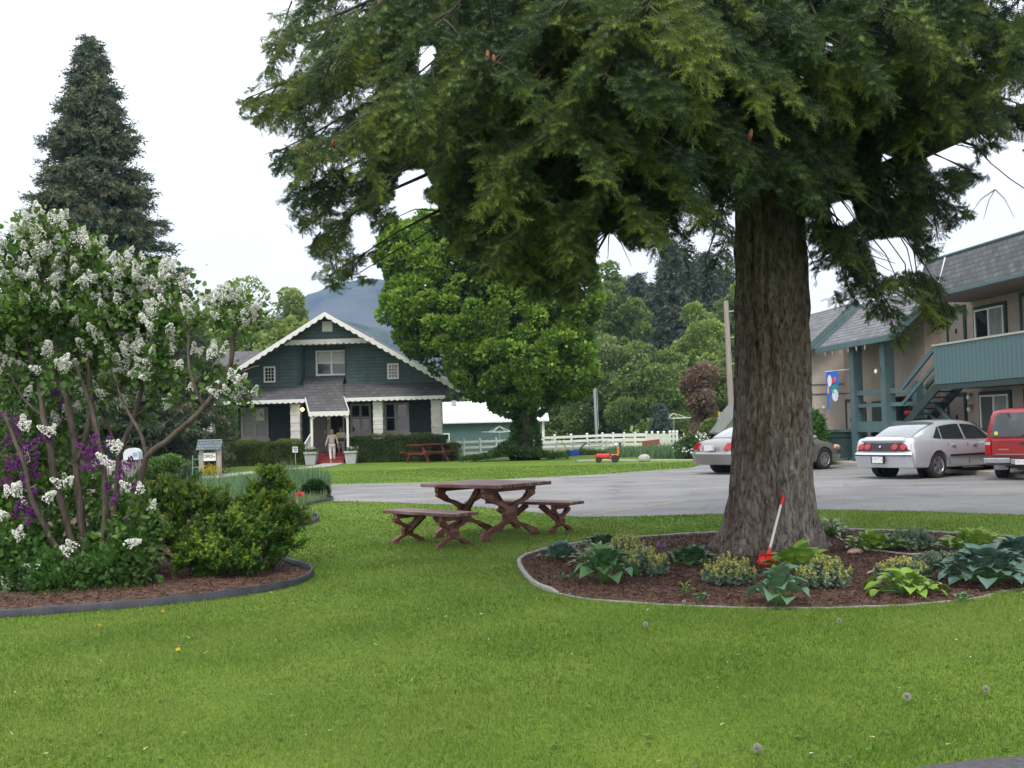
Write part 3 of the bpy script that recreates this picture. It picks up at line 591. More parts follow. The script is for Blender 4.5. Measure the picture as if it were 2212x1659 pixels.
p = HW(H(638, 980, -2.5)[0], -2.52); t = thing('notice_plate', 'small white notice on the right end of the olive hedge', 'notice', (p.x, p.y, 0), HROT)
MB().box(-.13, .13, -.015, .015, .60, .88).build('plate', M_WHITE, t); MB().box(-.015, .015, .016, .04, 0, .85).build('stake', M_GREY, t)
mb = MB(); mb.box(-.10, .10, -.020, -.0155, .78, .83); mb.box(-.05, .09, -.020, -.0155, .68, .73); mb.build('marks', mat('blue grey print', (.12, .16, .3), rough=.6), t)
# red A-frame picnic table in front of the right hedge
def aframe(loc, rz):
    t = thing('picnic_table', 'dark red A-frame picnic table on the lawn in front of the dark hedge', 'picnic table', loc, rz)
    m = mat('red stained wood', (.13, .030, .022), (.20, .05, .035), scale=5, rough=.6, stretch=(1, 8, 8))
    a = MB()
    for i in range(5): a.box(-.9, .9, -.37+i*.15, -.235+i*.15, .72, .755)
    a.build('tabletop', m, t)
    for s in (-1, 1): MB().box(-.9, .9, s*.62-.12, s*.62+.12, .42, .455).build('seat', m, t)
    for x in (-.6, .6):
        b = MB()
        for s in (-1, 1): b.bar((x, s*.22, .72), (x, s*.62, 0), .045, .10, up=(1, 0, 0))
        b.box(x-.07, x-.03, -.72, .72, .33, .42); b.box(x-.07, x-.03, -.33, .33, .64, .72); b.build('leg_frame', m, t)
    return t
aframe((X(922, 51.0), 51.0, 0), R(52)).scale = (1.12, 1.12, 1.12)
# ------------------------------------------------------------ office sign
def office_sign():
    p = G(455, 1029); t = thing('office_sign', 'shingle-roofed post sign reading OFFICE with an arrow pointing right', 'sign', (p.x, p.y, 0), R(-4))
    Mp = mat('taupe sign posts', (.30, .26, .24), (.36, .32, .29), scale=8, rough=.8)
    for x in (-.33, .33): MB().box(x-.085, x+.085, -.06, .06, 0, 1.02, bev=.008).build('post', Mp, t)
    M_SB = brickmat('sign shingles', (.10, .14, .17), (.16, .19, .21), (.04, .05, .06), .11, .12, .9, .5, .008)
    MB().prism([(-.20, 1.0), (0, 1.36), (.20, 1.0), (.15, 1.0), (0, 1.29), (-.15, 1.0)], -.47, .47, plane='YZ').build('roof', M_SB, t)
    MB().box(-.45, .45, -.035, .035, 1.335, 1.375).build('ridge_cap', mat('grey metal cap', (.25, .32, .38), rough=.4), t)
    pn = MB().box(-.235, .235, -.08, -.04, .58, .88).build('panel', M_WHITE, t)
    MB().box(-.245, -.235, -.082, -.038, .57, .89).box(.235, .245, -.082, -.038, .57, .89).box(-.235, .235, -.082, -.038, .57, .58).box(-.235, .235, -.082, -.038, .88, .89).build('panel_frame', M_DARK, t)
    tx = bpy.data.curves.new('lettering', 'FONT'); tx.body = 'OFFICE'; tx.size = .135; tx.extrude = .002; tx.align_x = 'LEFT'; tx.offset = .0022
    o = bpy.data.objects.new('tmp', tx); COL.objects.link(o)
    me = bpy.data.meshes.new_from_object(o.evaluated_get(bpy.context.evaluated_depsgraph_get())); bpy.data.objects.remove(o)
    o = bpy.data.objects.new('lettering', me); COL.objects.link(o); o.parent = pn; o.location = (-.215, -.0835, .69); o.rotation_euler = (R(90), 0, 0); o.scale = (.78, 1.15, 1)
    mk = mat('black letters', (.015, .02, .03), rough=.6); me.materials.clear(); me.materials.append(mk)
    MB().box(.115, .175, -.086, -.0805, .722, .738).prism([(.17, .700), (.215, .73), (.17, .760)], -.086, -.0805).build('arrow', mk, pn)
    # little flower bed and yellow plant at its foot
    n = 500; P = RNG.normal(size=(n, 3))*[.17, .12, .09]+[0, -.12, .2]; P[:, 2] = abs(P[:, 2]); d = P-[0, -.12, 0]+RNG.normal(size=(n, 3))*.1
    y = thing('yellow_shrub', 'small bright yellow shrub between the office sign posts', 'shrub', (p.x+.05, p.y-.1, 0))
    cloud('foliage', P, basis(d), RNG.uniform(.04, .08, n), LEAF, leafmat('golden leaves', [(.30, .25, .02), (.55, .45, .04)]), y)
    MB().tube([(0, -.1, 0), (.02, -.12, .18)], .015, 5).tube([(0, -.1, 0), (-.06, -.1, .2)], .012, 5).build('stems', M_TWIGWOOD, y)
    q = [(.62*math.cos(a)*1.0+.1, .35*math.sin(a)) for a in np.linspace(0, 2*PI, 18)[:-1]]
    sheet('flower_bed', [(p.x+a, p.y+b) for a, b in q], .02, mat('red bark', (.20, .06, .04), (.30, .11, .07), scale=20, rough=.9))
office_sign()
# ------------------------------------------------------------ fences
def rail_fence(name, label, A, B, n, h=1.15, rails=(.28, .58, .88), m=M_WHITE, rail_h=.13, cap=True, group=None, solid=False, pw=.10):
    A, B = Vector(A), Vector(B); L_ = (B-A).length; t = thing(name, label, 'fence', A, math.atan2((B-A).y, (B-A).x), group)
    rl = MB()
    for z in rails: rl.box(0, L_, -.02, .02, z, z+rail_h)
    if solid: rl.box(0, L_, -.012, .012, .2, h-.1)
    rl.build('rails', m, t)
    for i in range(n+1):
        x = L_*i/n; MB().box(x-pw/2, x+pw/2, -pw/2, pw/2, 0, h, bev=.01).prism([(x-pw*.62, h), (x+pw*.62, h), (x, h+.06)], -pw*.66, pw*.66).build('post', m, t)
    return t
a = G(905, 1003); b = G(1172, 988)
rail_fence('rail_fence', 'white three-rail vinyl fence left of the round ivy-trunked tree', (G(960, 992).x, 57.5, 0), (X(1172, 60), 60, 0), 6, .95, (.14, .44, .74), rail_h=.13)
rail_fence('rail_fence', 'far white rail fence crossing behind the round tree to the flagpole', (X(1160, 61), 61, 0), (X(1300, 66), 66, 0), 4, 1.0, (.28, .54, .80), rail_h=.15)
rail_fence('rail_fence', 'far white rail fence right of the flagpole', (X(1300, 66), 66, 0), (X(1395, 64), 64, 0), 4, 1.0, (.22, .50, .78), rail_h=.19)
rail_fence('board_fence', 'solid white board fence section near the right end', (X(1395, 64), 64, 0), (X(1446, 61), 61, 0), 4, 1.02, (.2, .5, .8), solid=True)
rail_fence('rail_fence', 'short open white fence end with three rails beside the peonies', (X(1446, 61), 61, 0), (X(1461, 60), 60, 0), 2, 1.05, (.3, .58, .85))
rail_fence('rail_fence', 'nearer low white rail fence right of the ivy trunk', (X(1165, 57), 57, 0), (X(1345, 56.5), 56.5, 0), 5, .68, (.10, .30, .50), rail_h=.11)
rail_fence('rail_fence', 'low pale fence rail far left behind the office sign', (X(250, 56), 56, 0), (X(428, 57), 57, 0), 5, .95, (.35, .78), M_GREY, .14)
# weathered picket fence corner with mailbox-like white box, left of the garden
def pickets():
    A = Vector((X(196, 30), 30, 0)); B = Vector((X(300, 31), 31, 0)); L_ = (B-A).length
    t = thing('picket_fence', 'weathered grey board fence panel behind the lilac, under the white box', 'fence', A, math.atan2((B-A).y, (B-A).x))
    m = mat('weathered boards', (.28, .25, .24), (.44, .40, .37), scale=5, rough=.85, stretch=(6, 6, .6), bump=.3)
    n = int(L_/.105); 
    g = MB()
    for i in range(n+1): g.box(i*L_/n-.045, i*L_/n+.045, -.012, .012, .02, .90+.012*noise1(i*3.3), bev=.004)
    g.build('boards', m, t)
    MB().box(0, L_, .014, .05, .2, .28).box(0, L_, .014, .05, .7, .78).build('rails', m, t)
    q = A+(B-A)*.80
    b = thing('mailbox', 'white round-topped mailbox behind the weathered fence', 'mailbox', (q.x, q.y+.25, 0), R(8))
    MB().box(-.05, .05, -.05, .05, 0, .9).build('post', m, b)
    pts = [(-.21, .90)]+[(.21*math.cos(a), 1.06+.17*math.sin(a)) for a in np.linspace(PI, 0, 11)]+[(.21, .90)]
    bb = MB().prism(pts, -.30, .30).build('box', mat('white enamel', (.62, .66, .70), rough=.3), b)
    MB().box(.05, .17, -.315, -.302, 1.0, 1.1).build('badge', mat('blue badge', (.22, .38, .55), rough=.4), b)
pickets()
# ------------------------------------------------------------ metal barn
def barn():
    A = D(956, 900, 66); t = thing('metal_barn', 'blue-green metal barn with a white ribbed roof right of the house', 'barn', (X(938, 68), 68, 0), R(2))
    Mw = mat('blue green metal siding', (.085, .155, .165), (.10, .175, .185), scale=2, rough=.5); Mr = mat('white ribbed metal', (.70, .72, .78), (.76, .78, .84), scale=2, rough=.4)
    W = 6.9; Dp = 6
    w_ = MB(); w_.box(0, W, 0, .1, 0, 1.98); w_.box(W-.1, W, .1, Dp, 0, 1.98); w_.box(0, .1, .1, Dp, 0, 1.98); w_.prism([(0, 1.98), (Dp, 1.98), (Dp/2, 3.2)], W-.1, W-.002, plane='YZ')
    for i in range(int(W/.3)): w_.box(.1+i*.3, .13+i*.3, -.02, 0, 0, 1.95)
    w_.build('wall', Mw, t)
    r = MB(); zr_, ze_ = 3.28, 1.93
    r.add([(-.3, -.35, ze_), (W+.3, -.35, ze_), (W+.3, Dp/2, zr_), (-.3, Dp/2, zr_), (-.3, -.35, ze_-.08), (W+.3, -.35, ze_-.08), (W+.3, Dp/2, zr_-.08), (-.3, Dp/2, zr_-.08), (-.3, Dp+.3, ze_), (W+.3, Dp+.3, ze_)],
          [(0, 1, 2, 3), (4, 7, 6, 5), (0, 4, 5, 1), (0, 3, 7, 4), (1, 5, 6, 2), (3, 2, 9, 8)])
    sl = (zr_-ze_)/(Dp/2+.35)
    for i in range(int((W+.6)/.24)): x = -.28+i*.24; r.bar((x, -.35, ze_+.015), (x, Dp/2, zr_+.015), .04, .05)
    r.build('roof', Mr, t)
    for x in (1.2, 3.6): MB().box(x-.15, x+.15, Dp/2-.7, Dp/2-.4, 3.05, 3.36).build('vent', M_GREY, t)
    window(t, .18, .95, .52, 1.26, -.022, M_WHITE, 0, False, None, .08)
    MB().box(W-.14, W+.02, -.035, -.021, 0, 1.95).box(-.02, .1, -.035, -.021, 0, 1.95).build('corner_trim', M_WHITE, t)
barn()
# clothes airers
def airer(loc, label, zt, w, m, cover=False):
    t = thing('rotary_airer', label, 'clothes airer', loc, R(15))
    MB().tube([(0, 0, 0), (0, 0, zt)], .03, 8).build('pole', M_GREY, t)
    a = MB()
    for k in range(4):
        ang = k*PI/2+PI/4; d = Vector((math.cos(ang), math.sin(ang), 0)); a.bar((0, 0, zt-.1), d*w+Vector((0, 0, zt-.05)), .04, .03); a.bar((0, 0, zt+.25), d*w*.6+Vector((0, 0, zt-.05)), .025, .02)
    for rr in (.4, .6, .8, 1.0):
        for k in range(4):
            p = [Vector((math.cos(k*PI/2+PI/4+j*PI/2), math.sin(k*PI/2+PI/4+j*PI/2), 0))*w*rr+Vector((0, 0, zt-.04)) for j in (0, 1)]; a.bar(p[0], p[1], .03, .02)
    a.build('frame', m, t)
airer((X(1078, 62), 62, 0), 'spidery white rotary airer in front of the blue-green barn', 1.35, 1.2, M_WHITE)
airer((X(1455, 70), 70, 0), 'grey rotary airer beyond the right end of the white fence', 1.9, 1.6, M_WHITE)
# poles
def pole(name, px0, y0, px1, y1, Y, r, m, label, cat, hz=0):
    a = D(px0, y0, Y); b = D(px1, y1, Y); base = Vector((a.x, Y, 0)); t = thing(name, label, cat, base)
    MB().tube([(0, 0, 0), (b.x-a.x, 0, b.z)], [r, r*.75], 10).build('pole', m, t, smooth=True, angle=60); return t, b-base
t, q = pole('flagpole', 1289, 940, 1283, 815, 72, .10, mat('silver pole', (.36, .40, .46), rough=.35, metal=.4), 'bare silver flagpole beyond the white fence', 'flagpole')
MB().ball(q, .10, 10).build('finial', M_GREY, t); MB().tube([q*.999+Vector((.14, 0, 0)), Vector((.14, 0, 1.2))], .012, 4).build('rope', M_WHITE, t)
t, q = pole('utility_pole', 1583, 940, 1568, 650, 50, .15, mat('grey weathered pole', (.25, .21, .19), (.36, .31, .29), scale=6, rough=.9, stretch=(3, 3, .3)), 'tall bare wooden utility pole just left of the fir trunk', 'utility pole')
ins = MB()
for k in range(3): ins.bar(q*(.93-.17*k)+Vector((.1, 0, 0)), q*(.93-.17*k)+Vector((.55, 0, .05)), .05); ins.ball(q*(.93-.17*k)+Vector((.52, 0, .12)), .09, 8)
ins.build('bracket', M_GREY, t)
# flag-like striped banner far left, behind the garden
def left_banner():
    t = thing('banner_post', 'blue and white vertical banner on a green post, far left behind the garden', 'banner', (X(342, 46), 46, 0))
    MB().tube([(0, 0, 0), (0, 0, 1.95)], .05, 8).build('post', M_GREENTR, t)
    b = MB(); b.cur = 0; b.box(-.42, -.30, -.02, .02, .95, 1.9); b.cur = 1; b.box(-.30, -.19, -.022, .022, .92, 1.9); b.cur = 0; b.box(-.19, -.13, -.02, .02, .8, 1.9); b.cur = 1; b.box(-.13, -.06, -.022, .022, .8, 1.9)
    b.build('cloth', [mat('banner blue', (.02, .05, .3), rough=.7), M_WHITE], t)
    MB().tube([(.22, .1, 0), (.22, .1, 1.95)], .03, 6).build('pole', M_GREY, t)
left_banner()
p = D(420, 985, 46); t = thing('white_board', 'small white angled board left of the office sign', 'board', (p.x, 46, 0), R(30)); MB().box(-.3, .3, -.02, .02, .35, .68).build('panel', M_WHITE, t)
MB().box(-.25, -.2, .021, .05, 0, .5).box(.2, .25, .021, .05, 0, .5).build('leg', M_GREY, t)
# white shed by the utility pole
def shed():
    t = thing('white_shed', 'white gabled shed just left of the fir trunk, behind the grey sedan', 'shed', (X(1612, 46), 46, 0), R(0))
    MB().prism([(-.9, 0), (.9, 0), (.9, 1.2), (0, 2.25), (-.9, 1.2)], 0, 3).build('wall', M_WHITE, t)
    r = MB()
    for s in (-1, 1): r.prism([(0, 2.32), (s*1.15, 1.0), (s*1.15, 1.08), (0, 2.42)], -.3, 3.3)
    r.build('roof', mat('shed roof', (.12, .13, .12), (.2, .2, .19), scale=5), t)
shed()
t = thing('yellow_post', 'thin yellow post between the reddish shrub and the white shed', 'post', (X(1556, 50), 50, 0)); MB().tube([(0, 0, 0), (-.05, 0, 2.0)], .05, 8).build('post', mat('yellow paint', (.6, .42, .03), rough=.5), t); MB().bar((0, .06, 1.95), (1.2, .3, 2.0), .05, .05).build('crossbar', M_GREY, t)
# toys and barrow
def toy():
    p = G(1316, 999); t = thing('ride_on_toy', 'red ride-on toy tractor with an orange seat at the edge of the lawn', 'toy', (p.x, p.y, 0), R(172))
    Mr = mat('red plastic', (.60, .04, .03), rough=.35); Mo = mat('orange plastic', (.75, .2, .04), rough=.4); Mk = mat('black plastic', (.02, .02, .022), rough=.6)
    MB().box(-.05, .55, -.13, .13, .16, .36, bev=.05).box(-.35, .05, -.10, .10, .14, .24, bev=.03).build('body', Mr, t)
    MB().box(-.40, -.10, -.15, .15, .25, .33, bev=.03).box(-.42, -.34, -.15, .15, .30, .62, bev=.03).build('seat', Mo, t)
    MB().ball((-.3, 0, .72), .07, 8).build('knob', M_WHITE, t)
    for x, r in ((-.25, .16), (.42, .12)):
        for y in (-.2, .2): MB().lathe([(r*.4, -.05), (r, -.05), (r, .05), (r*.4, .05)], 14, Matrix.Translation((x, y, r)) @ Matrix.Rotation(R(90), 4, 'X')).build('wheel', Mk, t)
    MB().tube([(.12, 0, .34), (.0, 0, .52)], .015, 6).tube([(0, -.12, .52), (0, .12, .52)], .02, 6).build('steering_wheel', Mk, t)
toy()
def barrow():
    p = G(1238, 985); t = thing('toy_barrow', 'small blue barrow with a yellow tool and dark handle standing at the lawn edge', 'barrow', (p.x, p.y, 0), R(20))
    MB().prism([(-.30, .30), (.30, .26), (.22, .02), (-.2, .02)], -.2, .2).build('tub', mat('blue plastic', (.02, .10, .55), rough=.4), t)
    MB().bar((.2, 0, .2), (.75, 0, .68), .16, .05).build('flap', mat('dark green plastic', (.02, .06, .05), rough=.5), t)
    MB().tube([(-.2, 0, .2), (-.62, 0, .78)], .025, 6).build('handle', mat('yellow plastic', (.6, .45, .03), rough=.5), t)
barrow()
t = thing('garden_bench', 'grey metal-framed garden bench against the low white fence', 'bench', (G(1345, 985).x, 53.5, 0))
MB().box(-.1, .1, -.3, .3, .62, .66).build('seat', M_GREY, t); MB().box(-.03, .03, -.28, -.22, 0, .62).box(-.03, .03, .22, .28, 0, .62).build('leg', M_GREENTR, t)
p = D(1406, 965, 57); t = thing('red_tub', 'dull red upturned tub against the white board fence', 'tub', (p.x, 57, 0)); MB().prism([(-.45, .25), (.45, .45), (.42, .70), (-.42, .62)], -.3, .3).build('tub', mat('dull red', (.28, .05, .045), (.34, .08, .06), scale=5, rough=.6), t); MB().box(-.3, .3, -.2, .2, 0, .28).build('base', M_GREY, t)
def stone(name, px, py, w, h, m, label, cat='stone', z=0.0):
    p = G(px, py); bm = bmesh.new(); bmesh.ops.create_icosphere(bm, subdivisions=3, radius=1)
    for v in bm.verts:
        k = 1+.13*noise1(v.co.x*2+v.co.y*3+v.co.z*1.7, px); v.co = Vector((v.co.x*w*k, v.co.y*w*.7*k, max(v.co.z, -.4)*h*k+h*.4))
    o = MB().bm(bm).build(name, m, smooth=True); o.location = (p.x, p.y, z); return tag(o, label, cat)
M_STONE = mat('pale stone', (.30, .29, .28), (.45, .44, .43), scale=9, rough=.9, bump=.3)
stone('stone', 1392, 997, .25, .22, M_STONE, 'pale flat stone at the front of the iris bed')
stone('boulder', 1552, 962, .55, .5, mat('dark grey boulder', (.12, .12, .13), (.2, .2, .21), scale=5, rough=.8), 'rounded dark grey boulder behind the grey sedan boot', 'boulder')
stone('stone', 1846, 1197, .09, .045, mat('pink stone', (.5, .30, .24), (.6, .42, .36), scale=20, rough=.8), 'small flat pinkish stone on the mulch right of the fir')
# ------------------------------------------------------------ two-storey motel; local frame: x = s along the front toward the camera side, y = t outward (negative) / into (positive), z up
def build_motel():
    O = Vector((12.1, 30.8, 0)); u = Vector((.12, -.993, 0)).normalized(); n = Vector((.993, .12, 0)).normalized()
    t = thing('motel', 'two-storey taupe motel with blue-green balcony, stairs and shingled mansard roof', 'motel', O, math.atan2(u.y, u.x))
    # local y axis = rot90(u) = (-u.y,u.x) = (.993,.12) = into the building
    Mst = mat('taupe stucco', (.315, .262, .222), (.355, .300, .258), scale=3, rough=.9, bump=.15)
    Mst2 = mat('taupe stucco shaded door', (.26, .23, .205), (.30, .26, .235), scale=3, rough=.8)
    Mt = mat('blue green trim', (.072, .125, .135), (.088, .148, .158), scale=3, rough=.6)
    Mtd = mat('dark green frame', (.022, .040, .040), (.03, .05, .05), scale=3, rough=.6)
    def vboards():
        m, nn, o, b = _new('blue green vertical boards'); b.inputs['Roughness'].default_value = .65
        tc = nn.nodes.new('ShaderNodeTexCoord'); wv = nn.nodes.new('ShaderNodeTexWave'); wv.bands_direction = 'X'; wv.inputs['Scale'].default_value = 1.55; wv.inputs['Distortion'].default_value = 0
        nn.links.new(tc.outputs['Object'], wv.inputs['Vector']); r = nn.nodes.new('ShaderNodeValToRGB'); r.color_ramp.elements[0].position = .0; r.color_ramp.elements[0].color = (.05, .09, .095, 1)
        r.color_ramp.elements[1].position = .12; r.color_ramp.elements[1].color = (.085, .155, .165, 1); nn.links.new(wv.outputs['Fac'], r.inputs[0]); nn.links.new(r.outputs[0], b.inputs['Base Color']); return m
    Mb = vboards()
    Mro = brickmat('mansard shingles', (.085, .093, .106), (.138, .145, .158), (.066, .070, .080), .24, .135, .95, .8, .012, axes='XZ')
    Mro2 = brickmat('wing roof shingles', (.125, .132, .145), (.20, .205, .215), (.06, .062, .07), .30, .12, .95, .6, .012, axes='XZ')
    # walls
    w_ = MB()
    w_.box(-8.2, -2.3, .9, 1.05, 0, 5.2); w_.box(-2.3, 14, 1.35, 1.5, 0, 5.3); w_.box(-2.45, -2.3, 1.05, 1.5, 0, 5.2)
    w_.box(-.02, 14, .0, 1.35, 2.45, 2.55)
    w_.box(-2.3, 14, 1.5, 9, 0, 5.2); w_.box(-8.2, -2.45, 1.05, 9, 0, 5.0)
    w_.build('wall', Mst, t)
    w_ = MB(); w_.box(-8.35, -8.2, -.45, .9, 0, 3.9); w_.prism([(-.45, 3.9), (.9, 3.9), (.9, 5.1)], -8.35, -8.2, plane='YZ'); w_.box(-14, -8.35, -.45, -.3, 0, 3.9)
    w_.build('wing_wall', mat('taupe stucco lit tone', (.50, .44, .39), (.56, .50, .44), scale=3, rough=.9, bump=.12), t)  # same taupe stucco coloured paler, as the more lit gable end
    b = MB(); b.box(-8.19, -8.175, -.45, .9, 2.42, 2.46); b.box(-8.19, -8.175, -.45, .9, 2.77, 2.80); b.box(-8.2, -2.4, .885, .898, 2.42, 2.46); b.box(-8.2, -2.4, .885, .898, 2.02, 2.05)
    b.build('belt_trim', mat('brown line', (.16, .13, .12), rough=.8), t)
    # roofs
    r = MB()
    def slope(x0, x1, y0_, z0_, y1_, z1_, th=.12):
        r.add([(x0, y0_, z0_), (x1, y0_, z0_), (x1, y1_, z1_), (x0, y1_, z1_), (x0, y0_, z0_-th), (x1, y0_, z0_-th), (x1, y1_, z1_-th), (x0, y1_, z1_-th)], [(0, 1, 2, 3), (4, 7, 6, 5), (0, 4, 5, 1), (0, 3, 7, 4), (1, 5, 6, 2), (3, 2, 6, 7)])
    slope(-14.5, -7.75, -.85, 3.86, 1.3, 5.72); slope(-14.5, -7.75, 1.3, 5.72, 3.4, 3.9)
    slope(-7.3, -1.7, -.45, 4.02, 1.4, 5.6)
    r.build('wing_roof', Mro2, t)
    r = MB(); r.prism([(-.35, 4.92), (0.0, 5.98), (.12, 5.98), (.12, 4.92)], -.4, 14.5, plane='YZ'); r.build('mansard_roof', Mro, t)
    r = MB(); r.box(-.35, 14.5, -.33, 1.34, 4.82, 4.915); r.build('soffit', mat('brown soffit', (.17, .14, .125), (.2, .17, .15), scale=3), t)
    MB().box(-.38, 14.5, -.03, 9, 5.985, 6.03).build('roof_cap', Mt, t)
    MB().box(-.36, 14.5, -.385, -.352, 4.84, 4.93).build('gutter', Mt, t)
    MB().tube([(.78, -.37, 4.86), (.78, -.16, 5.4), (.78, -.0, 5.96)], .035, 6).build('vent_pipe', M_WHITE, t)
    rk = MB(); rk.bar((-7.74, -.9, 3.80), (-7.74, 1.3, 5.68), .06, .24); rk.bar((-7.32, -.5, 3.96), (-7.32, 1.4, 5.56), .05, .2); rk.bar((-1.69, -.5, 3.96), (-1.69, 1.4, 5.56), .06, .22); rk.box(-7.4, -1.7, -.49, -.45, 3.86, 4.04); rk.build('fascia', Mt, t)
    ic = MB()
    for i in range(6): ic.lathe([(.005, -.16), (.03, -.02), (.03, 0)], 6, Matrix.Translation((-6.7+i*.62, -.42, 3.86)))
    ic.build('eave_lights', M_WHITE, t)
    # balcony
    MB().box(0, 14, -.06, .0, 2.44, 3.52).build('balcony_panel', Mb, t)
    MB().box(-.03, 14, -.09, .03, 3.525, 3.58).build('handrail', mat('pale rail cap', (.42, .38, .34), rough=.6), t)
    MB().box(0, 14, .002, 1.34, 2.30, 2.44).box(-.02, 14, -.045, -.002, 2.28, 2.43).build('balcony_floor', Mtd, t)
    # doors and windows on the back wall
    def dr(x0, x1, z0, yb=1.35):
        f = MB(); f.box(x0-.11, x0, yb-.05, yb-.002, z0, z0+2.1); f.box(x1, x1+.11, yb-.05, yb-.002, z0, z0+2.1); f.box(x0-.11, x1+.11, yb-.05, yb-.002, z0+2.1, z0+2.22)
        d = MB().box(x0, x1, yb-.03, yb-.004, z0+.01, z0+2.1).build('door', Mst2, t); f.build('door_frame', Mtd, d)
        MB().box((x0+x1)/2-.05, (x0+x1)/2+.05, yb-.042, yb-.031, z0+1.42, z0+1.56).build('room_number', M_DARK, d)
        MB().ball((x0+.08, yb-.07, z0+1.0), .035, 8).build('handle', M_GREY, d)
    Mcur = mat('pale curtain behind glass', (.16, .18, .18), (.30, .33, .33), scale=5, rough=.15, stretch=(7, 7, .3))
    def win(x0, x1, z0, z1, yb=1.35):
        f = MB(); f.box(x0-.1, x0, yb-.05, yb-.002, z0-.08, z1+.1); f.box(x1, x1+.1, yb-.05, yb-.002, z0-.08, z1+.1); f.box(x0, x1, yb-.05, yb-.002, z1, z1+.1); f.box(x0, x1, yb-.05, yb-.002, z0-.08, z0); fo = f.build('window', Mtd, t)
        g = MB(); xm = (x0+x1)/2; g.box(x0, x0+.05, yb-.08, yb-.01, z0, z1); g.box(x1-.05, x1, yb-.08, yb-.01, z0, z1); g.box(x0+.05, x1-.05, yb-.08, yb-.01, z1-.05, z1); g.box(x0+.05, x1-.05, yb-.08, yb-.01, z0, z0+.05); g.box(xm-.03, xm+.03, yb-.084, yb-.01, z0+.05, z1-.05)
        g.build('frame', M_WHITE, fo); MB().box(x0+.03, xm, yb-.05, yb-.02, z0+.03, z1-.03).build('pane', M_GLASS if z0 > 2 else mat('grey green glass', (.08, .10, .09), rough=.1), fo); MB().box(xm, x1-.03, yb-.052, yb-.022, z0+.03, z1-.03).build('pane', Mcur, fo)
    dr(-1.75, -.9, 0); dr(2.2, 3.1, 0); dr(-1.6, -.75, 2.56); dr(2.2, 3.1, 2.56); win(0, 1.4, .6, 2.1); win(-.1, 1.35, 3.3, 4.55); win(6.1, 7.7, .55, 2.1); win(4.75, 6.2, 3.45, 4.6)
    win(8.6, 10.2, 3.45, 4.6)
    dr(-8.0, -7.35, 0, .9)
    # sconces
    def sconce(x, y, z, parent=t):
        s_ = MB().box(x-.035, x+.035, y-.12, y, z-.03, z+.07).build('wall_lamp', mat('brass lamp', (.5, .38, .14), rough=.35, metal=.8), parent); MB().ball((x, y-.13, z-.07), .055, 8, sc=(1, 1, 1.4)).build('shade', M_WHITE, s_)
    sconce(-.5, 1.35, 2.12); sconce(-.5, 1.35, 1.78); sconce(-3.15, -.17, 3.05); sconce(-7.0, .9, 2.2)
    s_ = MB().ball((-8.1, .05, 1.95), .055, 8).build('wall_lamp', M_WHITE, t)
    # porch posts, landing, rails
    p1, p2, p3 = -5.25, -3.0, -2.1
    MB().box(p1-.16, p1+.16, -.16, .16, 0, 4.0).build('post', Mt, t); MB().box(p2-.16, p2+.16, -.16, .16, 0, 4.0).build('post', Mt, t)
    MB().box(p3-.13, p3+.13, .40, .64, 0, 2.62).build('post', Mt, t)
    rl = MB(); rl.box(p1+.16, p2-.16, -.05, .05, 2.28, 2.44); rl.box(p1+.16, p2-.16, -.05, .05, 1.88, 2.0); rl.box(p1+.16, p2-.16, -.10, .10, 1.08, 1.42)
    for z, h in ((2.28, .16), (1.88, .12), (1.08, .34)): rl.bar((p2+.1, .0, z+h/2), (p3, .42, z+h/2), .08, h)
    rl.build('landing_rail', Mt, t)
    MB().box(p1, p3, .10, .88, 1.28, 1.38).box(p1+.3, p1+.45, .3, .45, 0, 1.28).box(p2-.5, p2-.35, .6, .75, 0, 1.28).build('landing', Mt, t)
    # upper flight (landing to balcony) and lower flight (landing to ground)
    st = MB()
    for yy in (.12, .80): st.bar((p3-.1, yy, 1.30), (-.05, yy, 2.45), .06, .26)
    for i in range(7): f_ = (i+.5)/7; st.box(p3+f_*2.0-.14, p3+f_*2.0+.12, .15, .77, 1.36+f_*1.1, 1.40+f_*1.1)
    st.build('upper_stair', Mtd, t)
    hr = MB()
    for yy in (.08, .84):
        hr.bar((p3-.1, yy, 2.42), (-.05, yy, 3.56), .06, .13); hr.bar((p3-.1, yy, 1.95), (-.05, yy, 3.08), .05, .11)
    hr.build('stair_rail', Mt, t)
    lw = MB()
    for yy in (.62, 1.25): lw.bar((p3, yy, 1.25), (.15, yy, .05), .06, .26)
    for i in range(6): f_ = (i+.5)/6; lw.box(p3+f_*2.1-.13, p3+f_*2.1+.13, .64, 1.22, 1.28-f_*1.2, 1.32-f_*1.2)
    lw.build('lower_stair', Mtd, t)
    hl = MB(); hl.bar((p3, .60, 2.38), (.15, .60, 1.1), .06, .13); hl.bar((p3, .60, 1.9), (.15, .60, .62), .05, .1); hl.build('stair_rail', Mt, t)
    # dark alcove openings behind the porch
    for x0, x1 in ((-6.9, -6.5), (-6.0, -5.2)): MB().box(x0, x1, .86, .898, .02, 2.1).build('doorway', Mtd, t)
    MB().box(-4.6, -3.2, .86, .898, .9, 2.2).build('window', M_GLASS, t)
    MB().box(-9, 14.5, -.55, .9, .0, .11, bev=.01).build('walkway', M_CONC, t)
    return t
MT = build_motel()
def MW(x, y, z=0): return mworld(MT) @ Vector((x, y, z))
